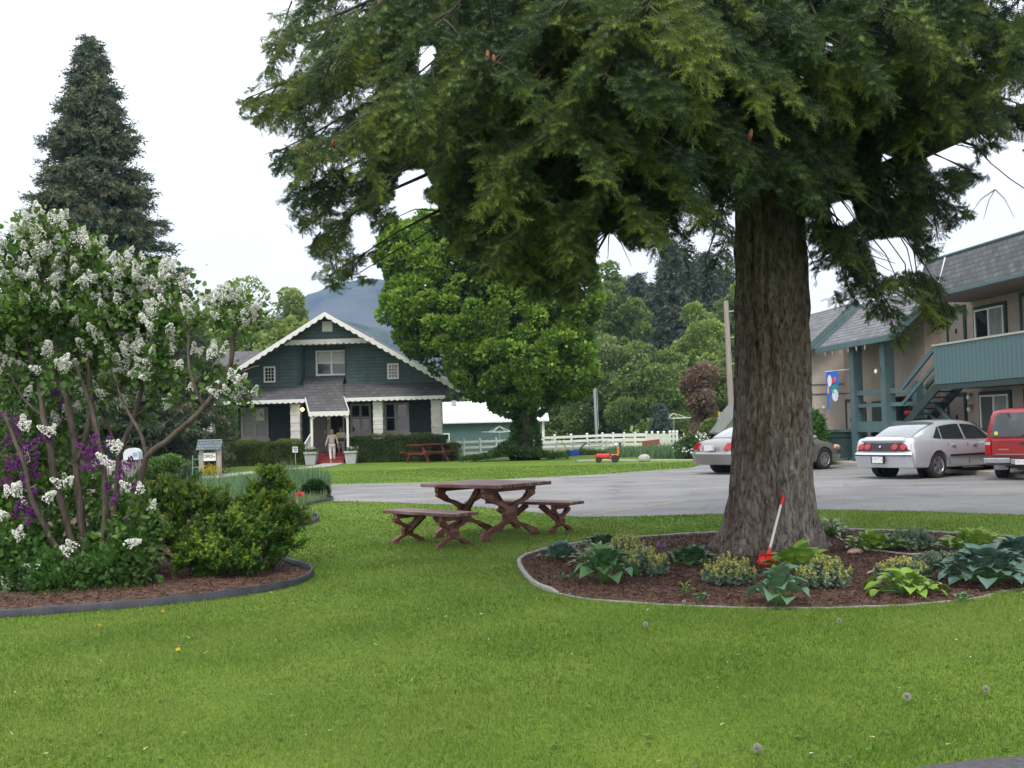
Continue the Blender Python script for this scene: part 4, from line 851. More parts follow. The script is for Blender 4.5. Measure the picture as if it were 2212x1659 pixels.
# banner flag on its pole, hung from the porch post
def banner():
    A = MW(-5.35, -.17, 3.18); t = thing('banner_flag', 'blue garden flag with white, red and orange flower shapes, hung from the porch post', 'flag', A, MT.rotation_euler.z)
    Mi = mworld(t).inverted(); Q = Mi @ D(1784, 803, A.y+.15); Q = Vector((Q.x, Q.y, Q.z)); MB().tube([(0, 0, 0), Q*1.03], .012, 6).build('pole', M_WHITE, t)
    P1 = Mi @ D(1810, 800, A.y+.05); dx = Q-P1; dn = dx.normalized(); cols = [mat('flag blue', (.02, .13, .55), rough=.7), mat('flag white', (.62, .66, .70), rough=.7), mat('flag red', (.65, .06, .10), rough=.7), mat('flag orange', (.80, .32, .05), rough=.7), mat('flag teal', (.02, .28, .24), rough=.7)]
    W_ = dx.length; nrm = dn.cross(Vector((0, 0, 1))).normalized()
    b = MB()
    def pt(u, v, o=0): return P1+dn*(u*W_)+Vector((0, 0, -v))+nrm*(.02*math.sin(u*7+v*3)+o)
    b.cur = 0
    out = [(0, 0), (1, 0), (1, .55), (.98, 1.25), (.85, 1.25), (.8, .75), (.5, 1.0), (.2, .95), (0, .7)]
    for o in (-.004, .004): b.add([pt(u_, v_, o) for u_, v_ in out], [tuple(range(len(out)))])
    def blob(c, cu, cv, ru, rv, k):
        b.cur = c
        for o in (-.007-k*.002, .007+k*.002): b.add([pt(cu+ru*math.cos(a), cv+rv*math.sin(a), o) for a in np.linspace(0, 2*PI, 15)[:-1]], [tuple(range(14))])
    blob(1, .72, .32, .18, .20, 0); blob(2, .42, .32, .14, .10, 1); blob(3, .18, .24, .14, .09, 0); blob(4, .35, .60, .28, .16, 0); blob(1, .30, .82, .26, .20, 1); blob(3, .86, .62, .08, .14, 1)
    b.build('cloth', cols, t)
banner()
# bins and bits beside the stairs
def bin_(loc, w_, h_, label, m):
    t = thing('wheelie_bin', label, 'bin', loc, MT.rotation_euler.z+R(75))
    MB().prism([(-w_*.42, .06), (w_*.42, .06), (w_*.5, h_*.9), (-w_*.5, h_*.9)], -w_*.4, w_*.4).box(-w_*.54, w_*.54, -w_*.44, w_*.44, h_*.74, h_*.8).build('body', m, t)
    MB().prism([(-w_*.46, h_*.9), (w_*.46, h_*.9), (w_*.4, h_*.97), (-w_*.4, h_*.97)], -w_*.54, w_*.54, plane='YZ').build('lid', m, t)
    MB().box(-w_*.4, w_*.4, w_*.4, w_*.46, h_*.84, h_*.88).build('handle', M_DARK, t)
    for s in (-1, 1): MB().lathe([(.04, -.03), (.1, -.03), (.1, .03), (.04, .03)], 12, Matrix.Translation((s*w_*.42, w_*.38, .1)) @ Matrix.Rotation(R(90), 4, 'Y')).build('wheel', M_DARK, t)
M_BIN = mat('dark green plastic bin', (.022, .055, .055), (.03, .07, .068), scale=4, rough=.45)
p = MW(-6.6, -.15, .11); bin_(p, 1.0, 1.08, 'large dark green bin at the front of the porch, behind the grey sedan', M_BIN)
p = MW(-4.5, .45); bin_(p, .8, .95, 'dark green bin under the stair landing', M_BIN)
t = thing('stored_goods', 'dark jumble of stored things with blue and red bits under the motel stairs', 'stored goods', MW(-2.75, .72, .11))
MB().tube([(-.3, 0, 1.3), (0, 0, 1.65), (.3, 0, 1.32)], .02, 6).lathe([(.20, -.02), (.25, -.02), (.25, .02), (.20, .02)], 16, Matrix.Translation((.3, 0, 1.3)) @ Matrix.Rotation(R(90), 4, 'X')).build('frame', M_DARK, t)
MB().box(-.1, .22, -.1, .1, 1.95, 2.2, bev=.04).build('bag', mat('blue nylon', (.02, .04, .30), rough=.6), t); MB().box(-.5, .45, -.12, .18, 0, 1.32, bev=.03).build('crate', M_DARK, t); MB().box(-.32, -.12, -.14, .05, 1.5, 1.62, bev=.03).build('cloth', mat('red cloth', (.5, .04, .05), rough=.8), t)
# ------------------------------------------------------------ curved-leg table and benches
M_WOOD = mat('worn red-brown stained wood', (.070, .017, .011), (.14, .038, .025), scale=4, rough=.5, stretch=(6, 1.2, 6), bump=.25, bscale=20, c3=(.20, .09, .075), s3=2.5, spec=.5)
M_WOODT = mat('weathered red table boards', (.095, .032, .026), (.17, .072, .062), scale=3.5, rough=.40, stretch=(1.2, 9, 6), bump=.25, bscale=18, c3=(.25, .16, .15), s3=1.6, spec=.5)
def xleg(W, Hh, fw=.11, top=.86, th=.05, x=0):
    """one S-curved half of an X trestle: local y across, z up; returns two prisms"""
    mb = MB()
    for k, s in enumerate((-1, 1)):
        ctr = []; N = 26
        for i in range(N+1):
            f = i/N; z = f*Hh; y = s*(W/2)*(1-2*f)*(1.0 if f < .5 else top)
            y += s*.085*W*math.sin(f*4*PI)
            wd = fw*(.95+.42*math.sin(f*8*PI+1.2)**2+(.5 if .42 < f < .58 else 0))
            ctr.append((y, z, wd))
        L_ = [(y-w_*.5, z+(0 if 0 < i < N else 0)) for i, (y, z, w_) in enumerate(ctr)]; R__ = [(y+w_*.5, z) for y, z, w_ in ctr]
        out = L_+R__[::-1]; d0 = x-th/2+(k-.5)*.012; d1 = x+th/2+(k-.5)*.012
        # build as strips so the concave outline is filled well
        for i in range(N):
            a, b, c, d = L_[i], R__[i], R__[i+1], L_[i+1]
            mb.add([(d0, a[0], a[1]), (d0, b[0], b[1]), (d0, c[0], c[1]), (d0, d[0], d[1]), (d1, a[0], a[1]), (d1, b[0], b[1]), (d1, c[0], c[1]), (d1, d[0], d[1])], [(0, 1, 2, 3), (4, 7, 6, 5), (0, 3, 7, 4), (1, 5, 6, 2)]+([(0, 4, 5, 1)] if i == 0 else [])+([(3, 2, 6, 7)] if i == N-1 else []))
    return mb
def trestle(name, label, cat, loc, rz, Lg, Wd, Hh, boards, inset, th=.045, leg_w=.1, legspan=None, group=None):
    t = thing(name, label, cat, loc, rz, group); bw = Wd/boards; tp = MB()
    for i in range(boards): j = .012*noise1(i*2.1, Lg); tp.box(-Lg/2+j, Lg/2+j, -Wd/2+i*bw+.004, -Wd/2+(i+1)*bw-.004, Hh-th, Hh, bev=.006)
    tp.build('tabletop' if 'table' in name else 'seat', M_WOODT, t)
    ls = legspan or Wd*.86
    for s in (-1, 1):
        lg = xleg(ls, Hh-th-.06, leg_w, .9, .055, s*(Lg/2-inset)); lg.box(s*(Lg/2-inset)-.035, s*(Lg/2-inset)+.035, -Wd*.46, Wd*.46, Hh-th-.065, Hh-th-.001); lg.build('leg_frame', M_WOOD, t)
        b = MB(); b.bar((s*(Lg/2-inset-.02), 0, (Hh-.1)*.46), (s*.12, 0, Hh-th-.02), .06, .075); b.build('brace', M_WOOD, t)
    return t
RT = R(-43)
tp = (D(894, 1051, 15.35)+D(1174, 1038, 15.6))/2
trestle('picnic_table', 'dark red trestle picnic table with curved X legs on the front lawn', 'picnic table', (-.42, 15.5, 0), RT, 1.52, 1.15, .77, 7, .30, .05, .145, 1.0)
trestle('bench', 'low red-brown bench with X legs, nearer and left of the picnic table', 'bench', (-1.16, 14.62, 0), RT-R(2), 1.46, .46, .45, 3, .26, .045, .095, .44, 'curved-leg benches round the picnic table')
trestle('bench', 'low bench with dark seat edge at the far right of the picnic table', 'bench', (.27, 16.08, 0), R(-35), 1.50, .42, .45, 3, .28, .045, .095, .44, 'curved-leg benches round the picnic table')
# ------------------------------------------------------------ cars: local x forward, y left, z up, origin midway between the axles on the ground
def catmull(keys, n):
    keys = np.array(keys, float); m = len(keys); out = []
    for i in np.linspace(0, m-1, n):
        k = min(int(i), m-2); t = i-k; a, b, c, d = keys[max(k-1, 0)], keys[k], keys[k+1], keys[min(k+2, m-1)]
        out.append(.5*((2*b)+(c-a)*t+(2*a-5*b+4*c-d)*t*t+(3*b-a-3*c+d)*t**3))
    return np.array(out)
def loft(secs):
    """secs: list of closed point rings of equal length -> MB with end caps"""
    mb = MB(); K = len(secs[0]); vs = [p for s in secs for p in s]; n = len(secs)
    fs = [(i*K+k, i*K+(k+1) % K, (i+1)*K+(k+1) % K, (i+1)*K+k) for i in range(n-1) for k in range(K)]+[tuple(range(K)), tuple(range((n-1)*K, n*K))]
    return mb.add(vs, fs)
def lower_ring(x, w, zb, zt, tuck=.1, crown=.03):
    P = [(w*.80, zb), (w*.93, zb+.03), (w*.975, zb+.12), (w, zb+(zt-zb)*.42), (w*.995, zb+(zt-zb)*.62), (w*.965, zt-.13), (w*.93, zt-.05), (w*.86, zt-.01), (w*.6, zt+crown*.6), (w*.3, zt+crown*.95), (0, zt+crown)]
    R_ = [(x, y, z) for y, z in P]; L_ = [(x, -y, z) for y, z in P[-2::-1]]; return R_+L_
def cab_ring(x, wb, wr, zb, zr, crown=.03):
    P = [(wb, zb-.12), (wb, zb), (wb*.7+wr*.3, zb*.7+zr*.3), (wb*.35+wr*.65, zb*.35+zr*.65), (wr+.015, zr-.06), (wr-.04, zr-.012), (wr*.75, zr+crown*.4), (wr*.4, zr+crown*.85), (0, zr+crown)]
    return [(x, y, z) for y, z in P]+[(x, -y, z) for y, z in P[-2::-1]]
def boolean_cut(o, cutters):
    for c in cutters:
        md = o.modifiers.new('cut', 'BOOLEAN'); md.operation = 'DIFFERENCE'; md.object = c; md.solver = 'EXACT'
    me = bpy.data.meshes.new_from_object(o.evaluated_get(bpy.context.evaluated_depsgraph_get())); o.modifiers.clear(); o.data = me
    for c in cutters: bpy.data.objects.remove(c)
    me.shade_smooth(); me.set_sharp_from_angle(angle=R(38))
def carpaint(name, c, metal=.5, c2=None):
    return mat(name, c, c2 or tuple(v*.93 for v in c), scale=2, rough=.28, metal=metal, coat=.8)
M_TYRE = mat('tyre rubber', (.018, .018, .019), (.03, .03, .031), scale=20, rough=.8)
M_ALLOY = mat('alloy wheel', (.50, .50, .52), (.58, .58, .60), scale=8, rough=.3, metal=.85)
M_TAIL = mat('red tail lens', (.34, .008, .012), rough=.15, coat=.3)
M_AMBER = mat('amber lens', (.80, .25, .04), rough=.15, coat=1)
M_CARGL = mat('car glass', (.030, .038, .040), rough=.04, spec=1.0)
M_REARGL = mat('sloping rear glass', (.16, .19, .21), rough=.05, spec=1.0, coat=1)
M_BLACKP = mat('black plastic', (.02, .02, .022), rough=.5)
M_PLATE = mat('licence plate', (.45, .50, .58), (.70, .72, .74), scale=26, rough=.5, lo=.45, hi=.55)
M_CHROME = mat('chrome bumper', (.42, .43, .45), (.5, .51, .53), scale=5, rough=.25, metal=.8)
def wheel(t, x, y, r, side, w_=.2, spokes=5, twist=0, rim=.62):
    M = Matrix.Translation((x, y, r)) @ Matrix.Rotation(R(90)*(-side), 4, 'X')   # local z -> outward
    h = w_/2; wo = bpy.data.objects
    ty = MB(); ty.lathe([(r*rim, -h), (r*.93, -h), (r, -h*.75), (r, h*.75), (r*.94, h*.98), (r*.8, h*1.04), (r*rim, h*.9), (r*rim, -h)], 32, M)
    wl = ty.build('wheel', M_TYRE, t, smooth=True, angle=50)
    rm = MB(); ri = r*rim; rm.lathe([(ri*.97, h*.2), (ri*1.0, h*.92), (ri*.93, h*.98), (ri*.88, h*.75), (ri*.86, h*.2)], 32, M)
    for k in range(spokes):
        a = 2*PI*k/spokes; d = Vector((math.cos(a), math.sin(a), 0)); e = Vector((math.cos(a+twist), math.sin(a+twist), 0)); rm.bar(d*ri*.12+Vector((0, 0, h*.80)), e*ri*.9+Vector((0, 0, h*.72)), ri*.26 if spokes <= 6 else ri*.17, .03, M)
    rm.lathe([(.001, h*.88), (ri*.24, h*.84), (ri*.26, h*.6)], 16, M); rm.build('rim', M_ALLOY, wl, smooth=True, angle=40)
    MB().lathe([(.001, -h*.1), (ri*.96, -h*.1), (ri*.96, h*.1), (.001, h*.1)], 24, M).build('wheel_shade_disc', mat('wheel shadow', (.03, .03, .032), rough=.7), wl)  # dark disc painted as the shade behind the spokes
def sedan(label, loc, rz, paint, kind):
    t = thing('parked_car', label, 'car', loc, rz, 'sedans parked at the motel')
    A = 1.40
    imp = kind == 'wide'
    if imp:
        keys = [(-2.52, .66, .42, .70), (-2.49, .78, .34, .86), (-2.42, .86, .29, .985), (-2.25, .895, .27, 1.03), (-1.9, .915, .26, 1.03), (-1.4, .925, .25, 1.00), (-.7, .925, .24, .955), (0, .925, .24, .94), (.8, .925, .24, .925), (1.25, .92, .24, .91), (1.6, .91, .25, .87), (2.0, .88, .26, .79), (2.3, .80, .28, .70), (2.45, .66, .32, .60), (2.50, .50, .38, .52)]
        cab = [(-1.98, .70, .60, .97, 1.0), (-1.75, .735, .60, .99, 1.13), (-1.4, .77, .60, .98, 1.265), (-1.05, .80, .60, .96, 1.36), (-.6, .82, .60, .95, 1.415), (-.1, .83, .61, .94, 1.425), (.35, .83, .60, .93, 1.395), (.65, .82, .59, .925, 1.33), (1.0, .80, .62, .92, 1.16), (1.35, .76, .66, .90, .95)]
    else:
        keys = [(-2.50, .60, .42, .60), (-2.47, .74, .34, .70), (-2.38, .85, .28, .86), (-2.15, .90, .26, .985), (-1.8, .915, .25, 1.02), (-1.4, .92, .24, 1.00), (-.7, .92, .23, .95), (0, .92, .23, .93), (.8, .92, .23, .91), (1.25, .915, .23, .90), (1.6, .90, .24, .86), (2.0, .85, .26, .77), (2.3, .74, .28, .66), (2.43, .58, .33, .55), (2.47, .42, .38, .48)]
        cab = [(-2.02, .62, .52, .98, 1.00), (-1.7, .69, .54, .98, 1.15), (-1.35, .75, .56, .96, 1.28), (-1.0, .79, .58, .95, 1.365), (-.55, .81, .58, .94, 1.41), (-.05, .82, .58, .93, 1.42), (.4, .82, .58, .92, 1.385), (.75, .81, .58, .91, 1.28), (1.1, .78, .60, .90, 1.10), (1.4, .74, .64, .89, .94)]
    keys = [((x+1.4)*(.88 if imp else .95)-1.4,)+tuple(r) if x < -1.4 else (x,)+tuple(r) for x, *r in keys]
    ks = catmull(keys, 60); body = loft([lower_ring(*k) for k in ks]).build('body', paint, t, smooth=True)
    cs = []
    for x in (-A, A):
        c = MB().lathe([(.365, -.34), (.365, .34)], 28, Matrix.Translation((x, .78, .335)) @ Matrix.Rotation(R(90), 4, 'X')).build('c', M_TYRE)
        c2 = MB().lathe([(.365, -.34), (.365, .34)], 28, Matrix.Translation((x, -.78, .335)) @ Matrix.Rotation(R(90), 4, 'X')).build('c', M_TYRE); cs += [c, c2]
        for q in (c, c2): q.matrix_world = mworld(t)
    boolean_cut(body, cs)
    ck = catmull(cab, 44); cb = loft([cab_ring(x, wb, wr, zb, zr) for x, wb, wr, zb, zr in ck]).build('cabin', paint, t, smooth=True, angle=50)
    kx = np.array([k[0] for k in ck])
    def cabin(x): return [np.interp(x, kx, ck[:, j]) for j in range(1, 5)]
    def ltop(x): return np.interp(x, ks[:, 0], ks[:, 3])
    def hw(x): return np.interp(x, ks[:, 0], ks[:, 1])
    # side glass: outline in (x, height fraction), laid 5 mm outside the cabin side
    def sideglass(name, x0, x1, side, sh0=0, sh1=0, m=M_CARGL, f1=.90, f0=.03, n=12):
        mb = MB(); top, bot = [], []
        for i in range(n+1):
            u_ = i/n; xb = x0+(x1-x0)*u_; xt = (x0+sh0)+((x1+sh1)-(x0+sh0))*u_
            for x, f, L_ in ((xb, f0, bot), (xt, f1, top)):
                wb, wr, zb, zr = cabin(x); L_.append((x, side*(wb+(wr+.015-wb)*f+.006), zb+(zr-.05-zb)*f))
        vs = bot+top; vs2 = [(x, y+side*.004, z) for x, y, z in vs]; k = n+1
        mb.add(vs+vs2, [(i, i+1, k+i+1, k+i) for i in range(n)]+[(2*k+i, 2*k+i+1, 3*k+i+1, 3*k+i) for i in range(n)]); return mb.build(name, m, t, smooth=True)
    for s in (-1, 1):
        sideglass('side_window', -1.42, -1.12, s, .34, .08); sideglass('side_window', -1.07, -.22, s, .06, 0); sideglass('side_window', -.14, .98, s, 0, -.30)
    # rear and front glass
    def endglass(name, xa, xb, m, frac=.86):
        mb = MB(); n = 10; rows = []
        for i in range(n+1):
            x = xa+(xb-xa)*i/n; wb, wr, zb, zr = cabin(x); row = []
            for j in range(-6, 7):
                f = j/6*frac; y = f*wr; z = zr+.03*(1-f*f)*.9+.008; row.append((x, y, z))
            rows.append(row)
        K = 13; vs = [p for r_ in rows for p in r_]; vs2 = [(x, y, z+.004) for x, y, z in vs]; o_ = len(vs)
        mb.add(vs+vs2, [(i*K+j, i*K+j+1, (i+1)*K+j+1, (i+1)*K+j) for i in range(n) for j in range(K-1)]+[(o_+i*K+j, o_+i*K+j+1, o_+(i+1)*K+j+1, o_+(i+1)*K+j) for i in range(n) for j in range(K-1)])
        return mb.build(name, m, t, smooth=True)
    endglass('rear_window', -1.93, -1.02, M_REARGL, .90); endglass('windscreen', .62, 1.32, M_CARGL, .92)
    # wheels
    for x in (-A, A):
        for s in (-1, 1): wheel(t, x, s*.80, .325, s, .2, 5 if imp else 10, 0 if imp else .5, .66)
        for s in (-1, 1): MB().lathe([(.001, -.02), (.36, -.02), (.36, .02), (.001, .02)], 20, Matrix.Translation((x, s*.52, .335)) @ Matrix.Rotation(R(90), 4, 'X')).build('wheel_well', M_BLACKP, t)
    # trim: seams, side moulding, handles, mirrors
    for s in (-1, 1):
        mo = MB(); X_ = np.linspace(-.95, .98, 9)
        for a, b in zip(X_[:-1], X_[1:]): mo.bar((a, s*(hw(a)+.004), .555), (b, s*(hw(b)+.004), .555), .02, .045)
        mo.build('side_moulding', M_BLACKP if imp else paint, t)
        for x in (-.78, .12): MB().box(x-.09, x+.09, s*(hw(x)-.012), s*(hw(x)+.022), .80, .835, bev=.008).build('door_handle', paint, t)
        sm = MB()
        for x in (-.98, -.16, .92): sm.bar((x, s*(hw(x)-.003), .33), (x, s*(hw(x)-.030), .86), .010, .010)
        sm.build('door_seam', M_BLACKP, t)
        MB().ball((.85, s*.99, 1.0), .09, 10, sc=(.7, 1.1, .7)).bar((.85, s*.84, .95), (.85, s*.95, .98), .05).build('mirror', paint, t)
    # rear
    RX0 = -2.485 if imp else -2.53
    def rearx(y, z):   # back face x
        return RX0+.22*(abs(y)/.9)**4
    if imp:
        pn = MB(); ys = np.linspace(-.80, .80, 17)
        for a, b in zip(ys[:-1], ys[1:]): pn.add([(rearx(a, 0)+.0, a, .70), (rearx(b, 0)+.0, b, .70), (rearx(b, 0)+.10, b, .905), (rearx(a, 0)+.10, a, .905), (-2.2, a, .70), (-2.2, b, .70), (-2.2, b, .905), (-2.2, a, .905)], [(0, 1, 2, 3), (3, 2, 6, 7), (0, 4, 5, 1)]+([(0, 3, 7, 4)] if a == ys[0] else [])+([(1, 5, 6, 2)] if b == ys[-1] else []))
        pn.build('rear_panel', mat('dark rear panel', (.03, .022, .025), rough=.5, spec=.3), t)
        for y in (-.62, -.40, .40, .62): 
            M = Matrix.Translation((rearx(y, 0)+.035, y, .80)) @ Matrix.Rotation(R(-64), 4, 'Y'); MB().lathe([(.088, -.03), (.088, .012), (.06, .026), (.001, .03)], 20, M).build('tail_lamp', M_TAIL, t, smooth=True, angle=40)
        MB().lathe([(.03, 0), (.03, .02), (.001, .022)], 12, Matrix.Translation((RX0+.02, 0, .81)) @ Matrix.Rotation(R(-64), 4, 'Y')).build('badge', M_CHROME, t)
        MB().prism([(-2.40, .97), (-2.2, 1.05), (-2.0, 1.06), (-2.0, 1.02), (-2.38, .93)], -.62, .62).build('spoiler', paint, t, smooth=True, angle=30)
    else:
        for s in (-1, 1):
            l = MB(); pts = [(.52, .72), (.60, .92), (.80, .94), (.885, .84), (.86, .74)]
            l.add([(rearx(y, z)-.02+(z-.7)*.55, s*y, z) for y, z in pts]+[(-2.0, s*y, z) for y, z in pts], [tuple(range(5)), tuple(range(9, 4, -1))]+[(i, i+5, (i+1) % 5+5, (i+1) % 5) for i in range(5)]); l.build('tail_lamp', M_TAIL, t)
            MB().ball((2.06, s*.76, .66), .12, 10, sc=(1.5, .9, .8)).build('headlight', mat('headlight lens', (.5, .5, .5), rough=.1), t); MB().ball((1.98, s*.82, .66), .085, 10, sc=(1.5, .8, .7)).build('indicator', M_AMBER, t)
    bp = MB(); ys = np.linspace(-.84, .84, 17)
    for a, b in zip(ys[:-1], ys[1:]): bp.add([(rearx(a, 0)+.02, a, .30), (rearx(b, 0)+.02, b, .30), (rearx(b, 0)-.09, b, .60), (rearx(a, 0)-.09, a, .60), (-2.1, a, .30), (-2.1, b, .30), (-2.1, b, .665), (-2.1, a, .665), (rearx(a, 0)-.03, a, .665), (rearx(b, 0)-.03, b, .665)], [(0, 1, 2, 3), (3, 2, 9, 8), (8, 9, 6, 7), (0, 4, 5, 1)]+([(0, 3, 8, 7, 4)] if a == ys[0] else [])+([(1, 5, 6, 9, 2)] if b == ys[-1] else []))
    bo = bp.build('rear_bumper', paint, t, smooth=True, angle=35)
    if imp:
        st = MB()
        for a, b in zip(ys[:-1], ys[1:]): st.bar((rearx(a, 0)-.095, a, .60), (rearx(b, 0)-.095, b, .60), .02, .03)
        st.build('bumper_strip', M_BLACKP, bo)
        MB().box(RX0-.11, RX0-.08, -.20, .20, .40, .58).build('plate_recess', M_BLACKP, bo); MB().box(RX0-.125, RX0-.112, -.155, .155, .415, .57).build('licence_plate', M_PLATE, bo)
    else:
        MB().box(RX0-.05, RX0+.05, -.155, .155, .70, .86).build('licence_plate', M_PLATE, t)
    return t
P_SILVER = carpaint('silver paint', (.60, .62, .68), .35); P_GREY = carpaint('warm grey metallic paint', (.24, .235, .225), .4)
CA = R(34); hx, hy = math.cos(CA), math.sin(CA)
def place(px, py, off=(0, 0)):
    """car centre from the photographed contact point of its near rear wheel"""
    g = G(px, py); w_ = Vector((g.x, g.y, 0)); w_ += Vector((hx, hy, 0))*1.40+Vector((-hy, hx, 0))*.80; return w_
sedan('silver sedan with round red tail lights parked beside the red pickup', place(2022, 1033), CA, P_SILVER, 'wide')
CA = R(33); hx, hy = math.cos(CA), math.sin(CA)
g = G(1778, 1014); loc = Vector((g.x, g.y, 0))-Vector((hx, hy, 0))*1.40+Vector((-hy, hx, 0))*.80
sedan('grey sedan with pointed tail lights parked behind the fir trunk', loc, CA, P_GREY, 'oval')
# red pickup with canopy, rear toward the camera
def pickup():
    CA = R(52); d = Vector((math.cos(CA), math.sin(CA), 0)); l = Vector((-d.y, d.x, 0))
    a = D(2130, 960, 25.6); a.z = 0; loc = a+d*2.35-l*.83
    t = thing('parked_pickup', 'red pickup truck with a matching canopy and chrome rear bumper, at the right edge', 'pickup', loc, CA)
    P_RED = carpaint('red paint', (.30, .022, .028), .15, (.27, .02, .025))
    W = .86
    body = MB(); secs = []
    for x, w_, zb, zt in [(-2.35, W*.97, .50, .985), (-2.32, W, .46, 1.0), (-1.6, W+.02, .44, 1.0), (0, W+.02, .42, 1.0), (1.4, W+.01, .42, 1.0), (2.1, W-.02, .42, .95), (2.35, W-.14, .45, .85)]:
        secs.append([(x, y, z) for y, z in [(w_*.9, zb), (w_*.985, zb+.08), (w_, zb+.25), (w_, zt-.15), (w_*.975, zt-.02), (w_*.9, zt)]]+[(x, -y, z) for y, z in [(w_*.9, zb), (w_*.985, zb+.08), (w_, zb+.25), (w_, zt-.15), (w_*.975, zt-.02), (w_*.9, zt)][::-1]])
    bo = loft(secs).build('body', P_RED, t, smooth=True, angle=40)
    cs = []
    for x in (-1.35, 1.45):
        for s in (-1, 1):
            c = MB().lathe([(.40, -.3), (.40, .3)], 24, Matrix.Translation((x, s*.80, .36)) @ Matrix.Rotation(R(90), 4, 'X')).build('c', M_TYRE); c.matrix_world = mworld(t); cs.append(c)
    boolean_cut(bo, cs)
    def ring(x, wb, wr, zr):
        P = [(wb, .97), (wb*.985, 1.12), (wb*.55+wr*.45, 1.32), (wr+.05, zr-.14), (wr, zr-.05), (wr-.09, zr-.005), (wr*.5, zr+.02), (0, zr+.025)]; return [(x, y, z) for y, z in P]+[(x, -y, z) for y, z in P[-2::-1]]
    loft([ring(-2.30, .82, .66, 1.50), (ring(-2.26, .83, .68, 1.60)), ring(-2.15, .84, .69, 1.655), ring(-1.4, .85, .70, 1.68), ring(-.2, .85, .70, 1.69), ring(.4, .84, .68, 1.66), ring(1.1, .82, .62, 1.05)]).build('canopy', P_RED, t, smooth=True, angle=45)
    # tailgate and glass
    tg = MB().box(-2.385, -2.352, -.70, .70, .56, .95, bev=.012).build('tailgate', P_RED, t)
    MB().box(-2.405, -2.387, -.08, .08, .84, .90, bev=.01).build('handle', M_BLACKP, tg); MB().box(-2.392, -2.386, -.62, .62, .60, .615).build('trim_line', M_CHROME, tg); MB().box(-2.390, -2.386, .32, .56, .70, .74).build('badge', mat('worn badge', (.36, .10, .10), rough=.5), tg)
    gl = MB(); pts = [(-.74, 1.02), (.74, 1.02), (.60, 1.50), (.50, 1.58), (-.50, 1.58), (-.60, 1.50)]
    gl.prism(pts, -2.33, -2.318, plane='YZ'); go = gl.build('rear_window', mat('tinted canopy glass', (.10, .11, .13), rough=.06, spec=1), t)
    MB().lathe([(.045, 0), (.045, .006), (.001, .006)], 12, Matrix.Translation((-2.331, .60, 1.10)) @ Matrix.Rotation(R(-90), 4, 'Y')).build('sticker', mat('yellow sticker', (.65, .60, .12), rough=.5), go)
    MB().bar((-2.345, .33, 1.57), (-2.345, .27, 1.47), .012, .02).box(-2.35, -2.332, -.03, .03, 1.03, 1.07).build('latch', M_BLACKP, go)
    for s in (-1, 1):
        lo = MB().box(-2.375, -2.30, s*.72, s*.855, .60, .93, bev=.01).build('tail_lamp', M_TAIL, t); MB().box(-2.383, -2.376, s*.73, s*.85, .83, .90).build('reversing_lens', M_GREY, lo)
    bu = MB().box(-2.56, -2.36, -.86, -.26, .40, .53, bev=.02).box(-2.56, -2.36, .26, .86, .40, .53, bev=.02).box(-2.53, -2.37, -.26, .26, .38, .50, bev=.01).build('rear_bumper', M_CHROME, t)
    MB().box(-2.575, -2.562, -.86, .86, .53, .545).box(-2.55, -2.36, -.83, .83, .36, .385).build('bumper_pad', M_BLACKP, bu); MB().box(-2.556, -2.532, -.155, .155, .375, .50).build('licence_plate', M_PLATE, bu)
    MB().box(-2.2, 2.0, -.45, .45, .30, .46).bar((-2.2, -.2, .28), (-2.2, .2, .28), .08).build('chassis', M_BLACKP, t)
    for x in (-1.35, 1.45):
        for s in (-1, 1): wheel(t, x, s*.74, .345, s, .22, 6, 0, .56)
    MB().box(-1.78, -1.72, .5, .82, .22, .45).box(-1.78, -1.72, -.82, -.5, .22, .45).build('mud_flap', M_GREY, t)
    for s in (-1, 1):
        sg = MB(); sg.add([(x, s*(y+.006), z) for x, y, z in [(-2.0, .828, 1.14), (-.3, .838, 1.14), (-.3, .755, 1.52), (-1.95, .745, 1.50)]]+[(x, s*(y-.01), z) for x, y, z in [(-2.0, .828, 1.14), (-.3, .838, 1.14), (-.3, .755, 1.52), (-1.95, .745, 1.50)]], [(0, 1, 2, 3), (4, 7, 6, 5), (0, 4, 5, 1), (1, 5, 6, 2), (2, 6, 7, 3), (3, 7, 4, 0)]); sg.build('side_window', M_CARGL, t)
pickup()
# part of a fourth parked vehicle's front is not visible; nothing more stands in the lot
# ------------------------------------------------------------ people: one skinned body each, clothing as closed skins over it
def skin(name, verts, edges, rad, m, parent, sub=2, root=0):
    me = bpy.data.meshes.new(name); me.from_pydata(verts, edges, []); me.update(); me.materials.append(m)
    o = bpy.data.objects.new(name, me); COL.objects.link(o)
    md = o.modifiers.new('skin', 'SKIN'); md.use_smooth_shade = True
    for i, d in enumerate(me.skin_vertices[0].data):
        r = rad[i]; d.radius = (r, r) if not hasattr(r, '__len__') else r; d.use_root = (i == root)
    s_ = o.modifiers.new('sub', 'SUBSURF'); s_.levels = sub; s_.render_levels = sub
    ev = o.evaluated_get(bpy.context.evaluated_depsgraph_get()); m2 = bpy.data.meshes.new_from_object(ev); bpy.data.objects.remove(o)
    m2.materials.clear(); m2.materials.append(m); m2.shade_smooth()
    o = bpy.data.objects.new(name, m2); COL.objects.link(o)
    if parent is not None: o.parent = parent
    return o
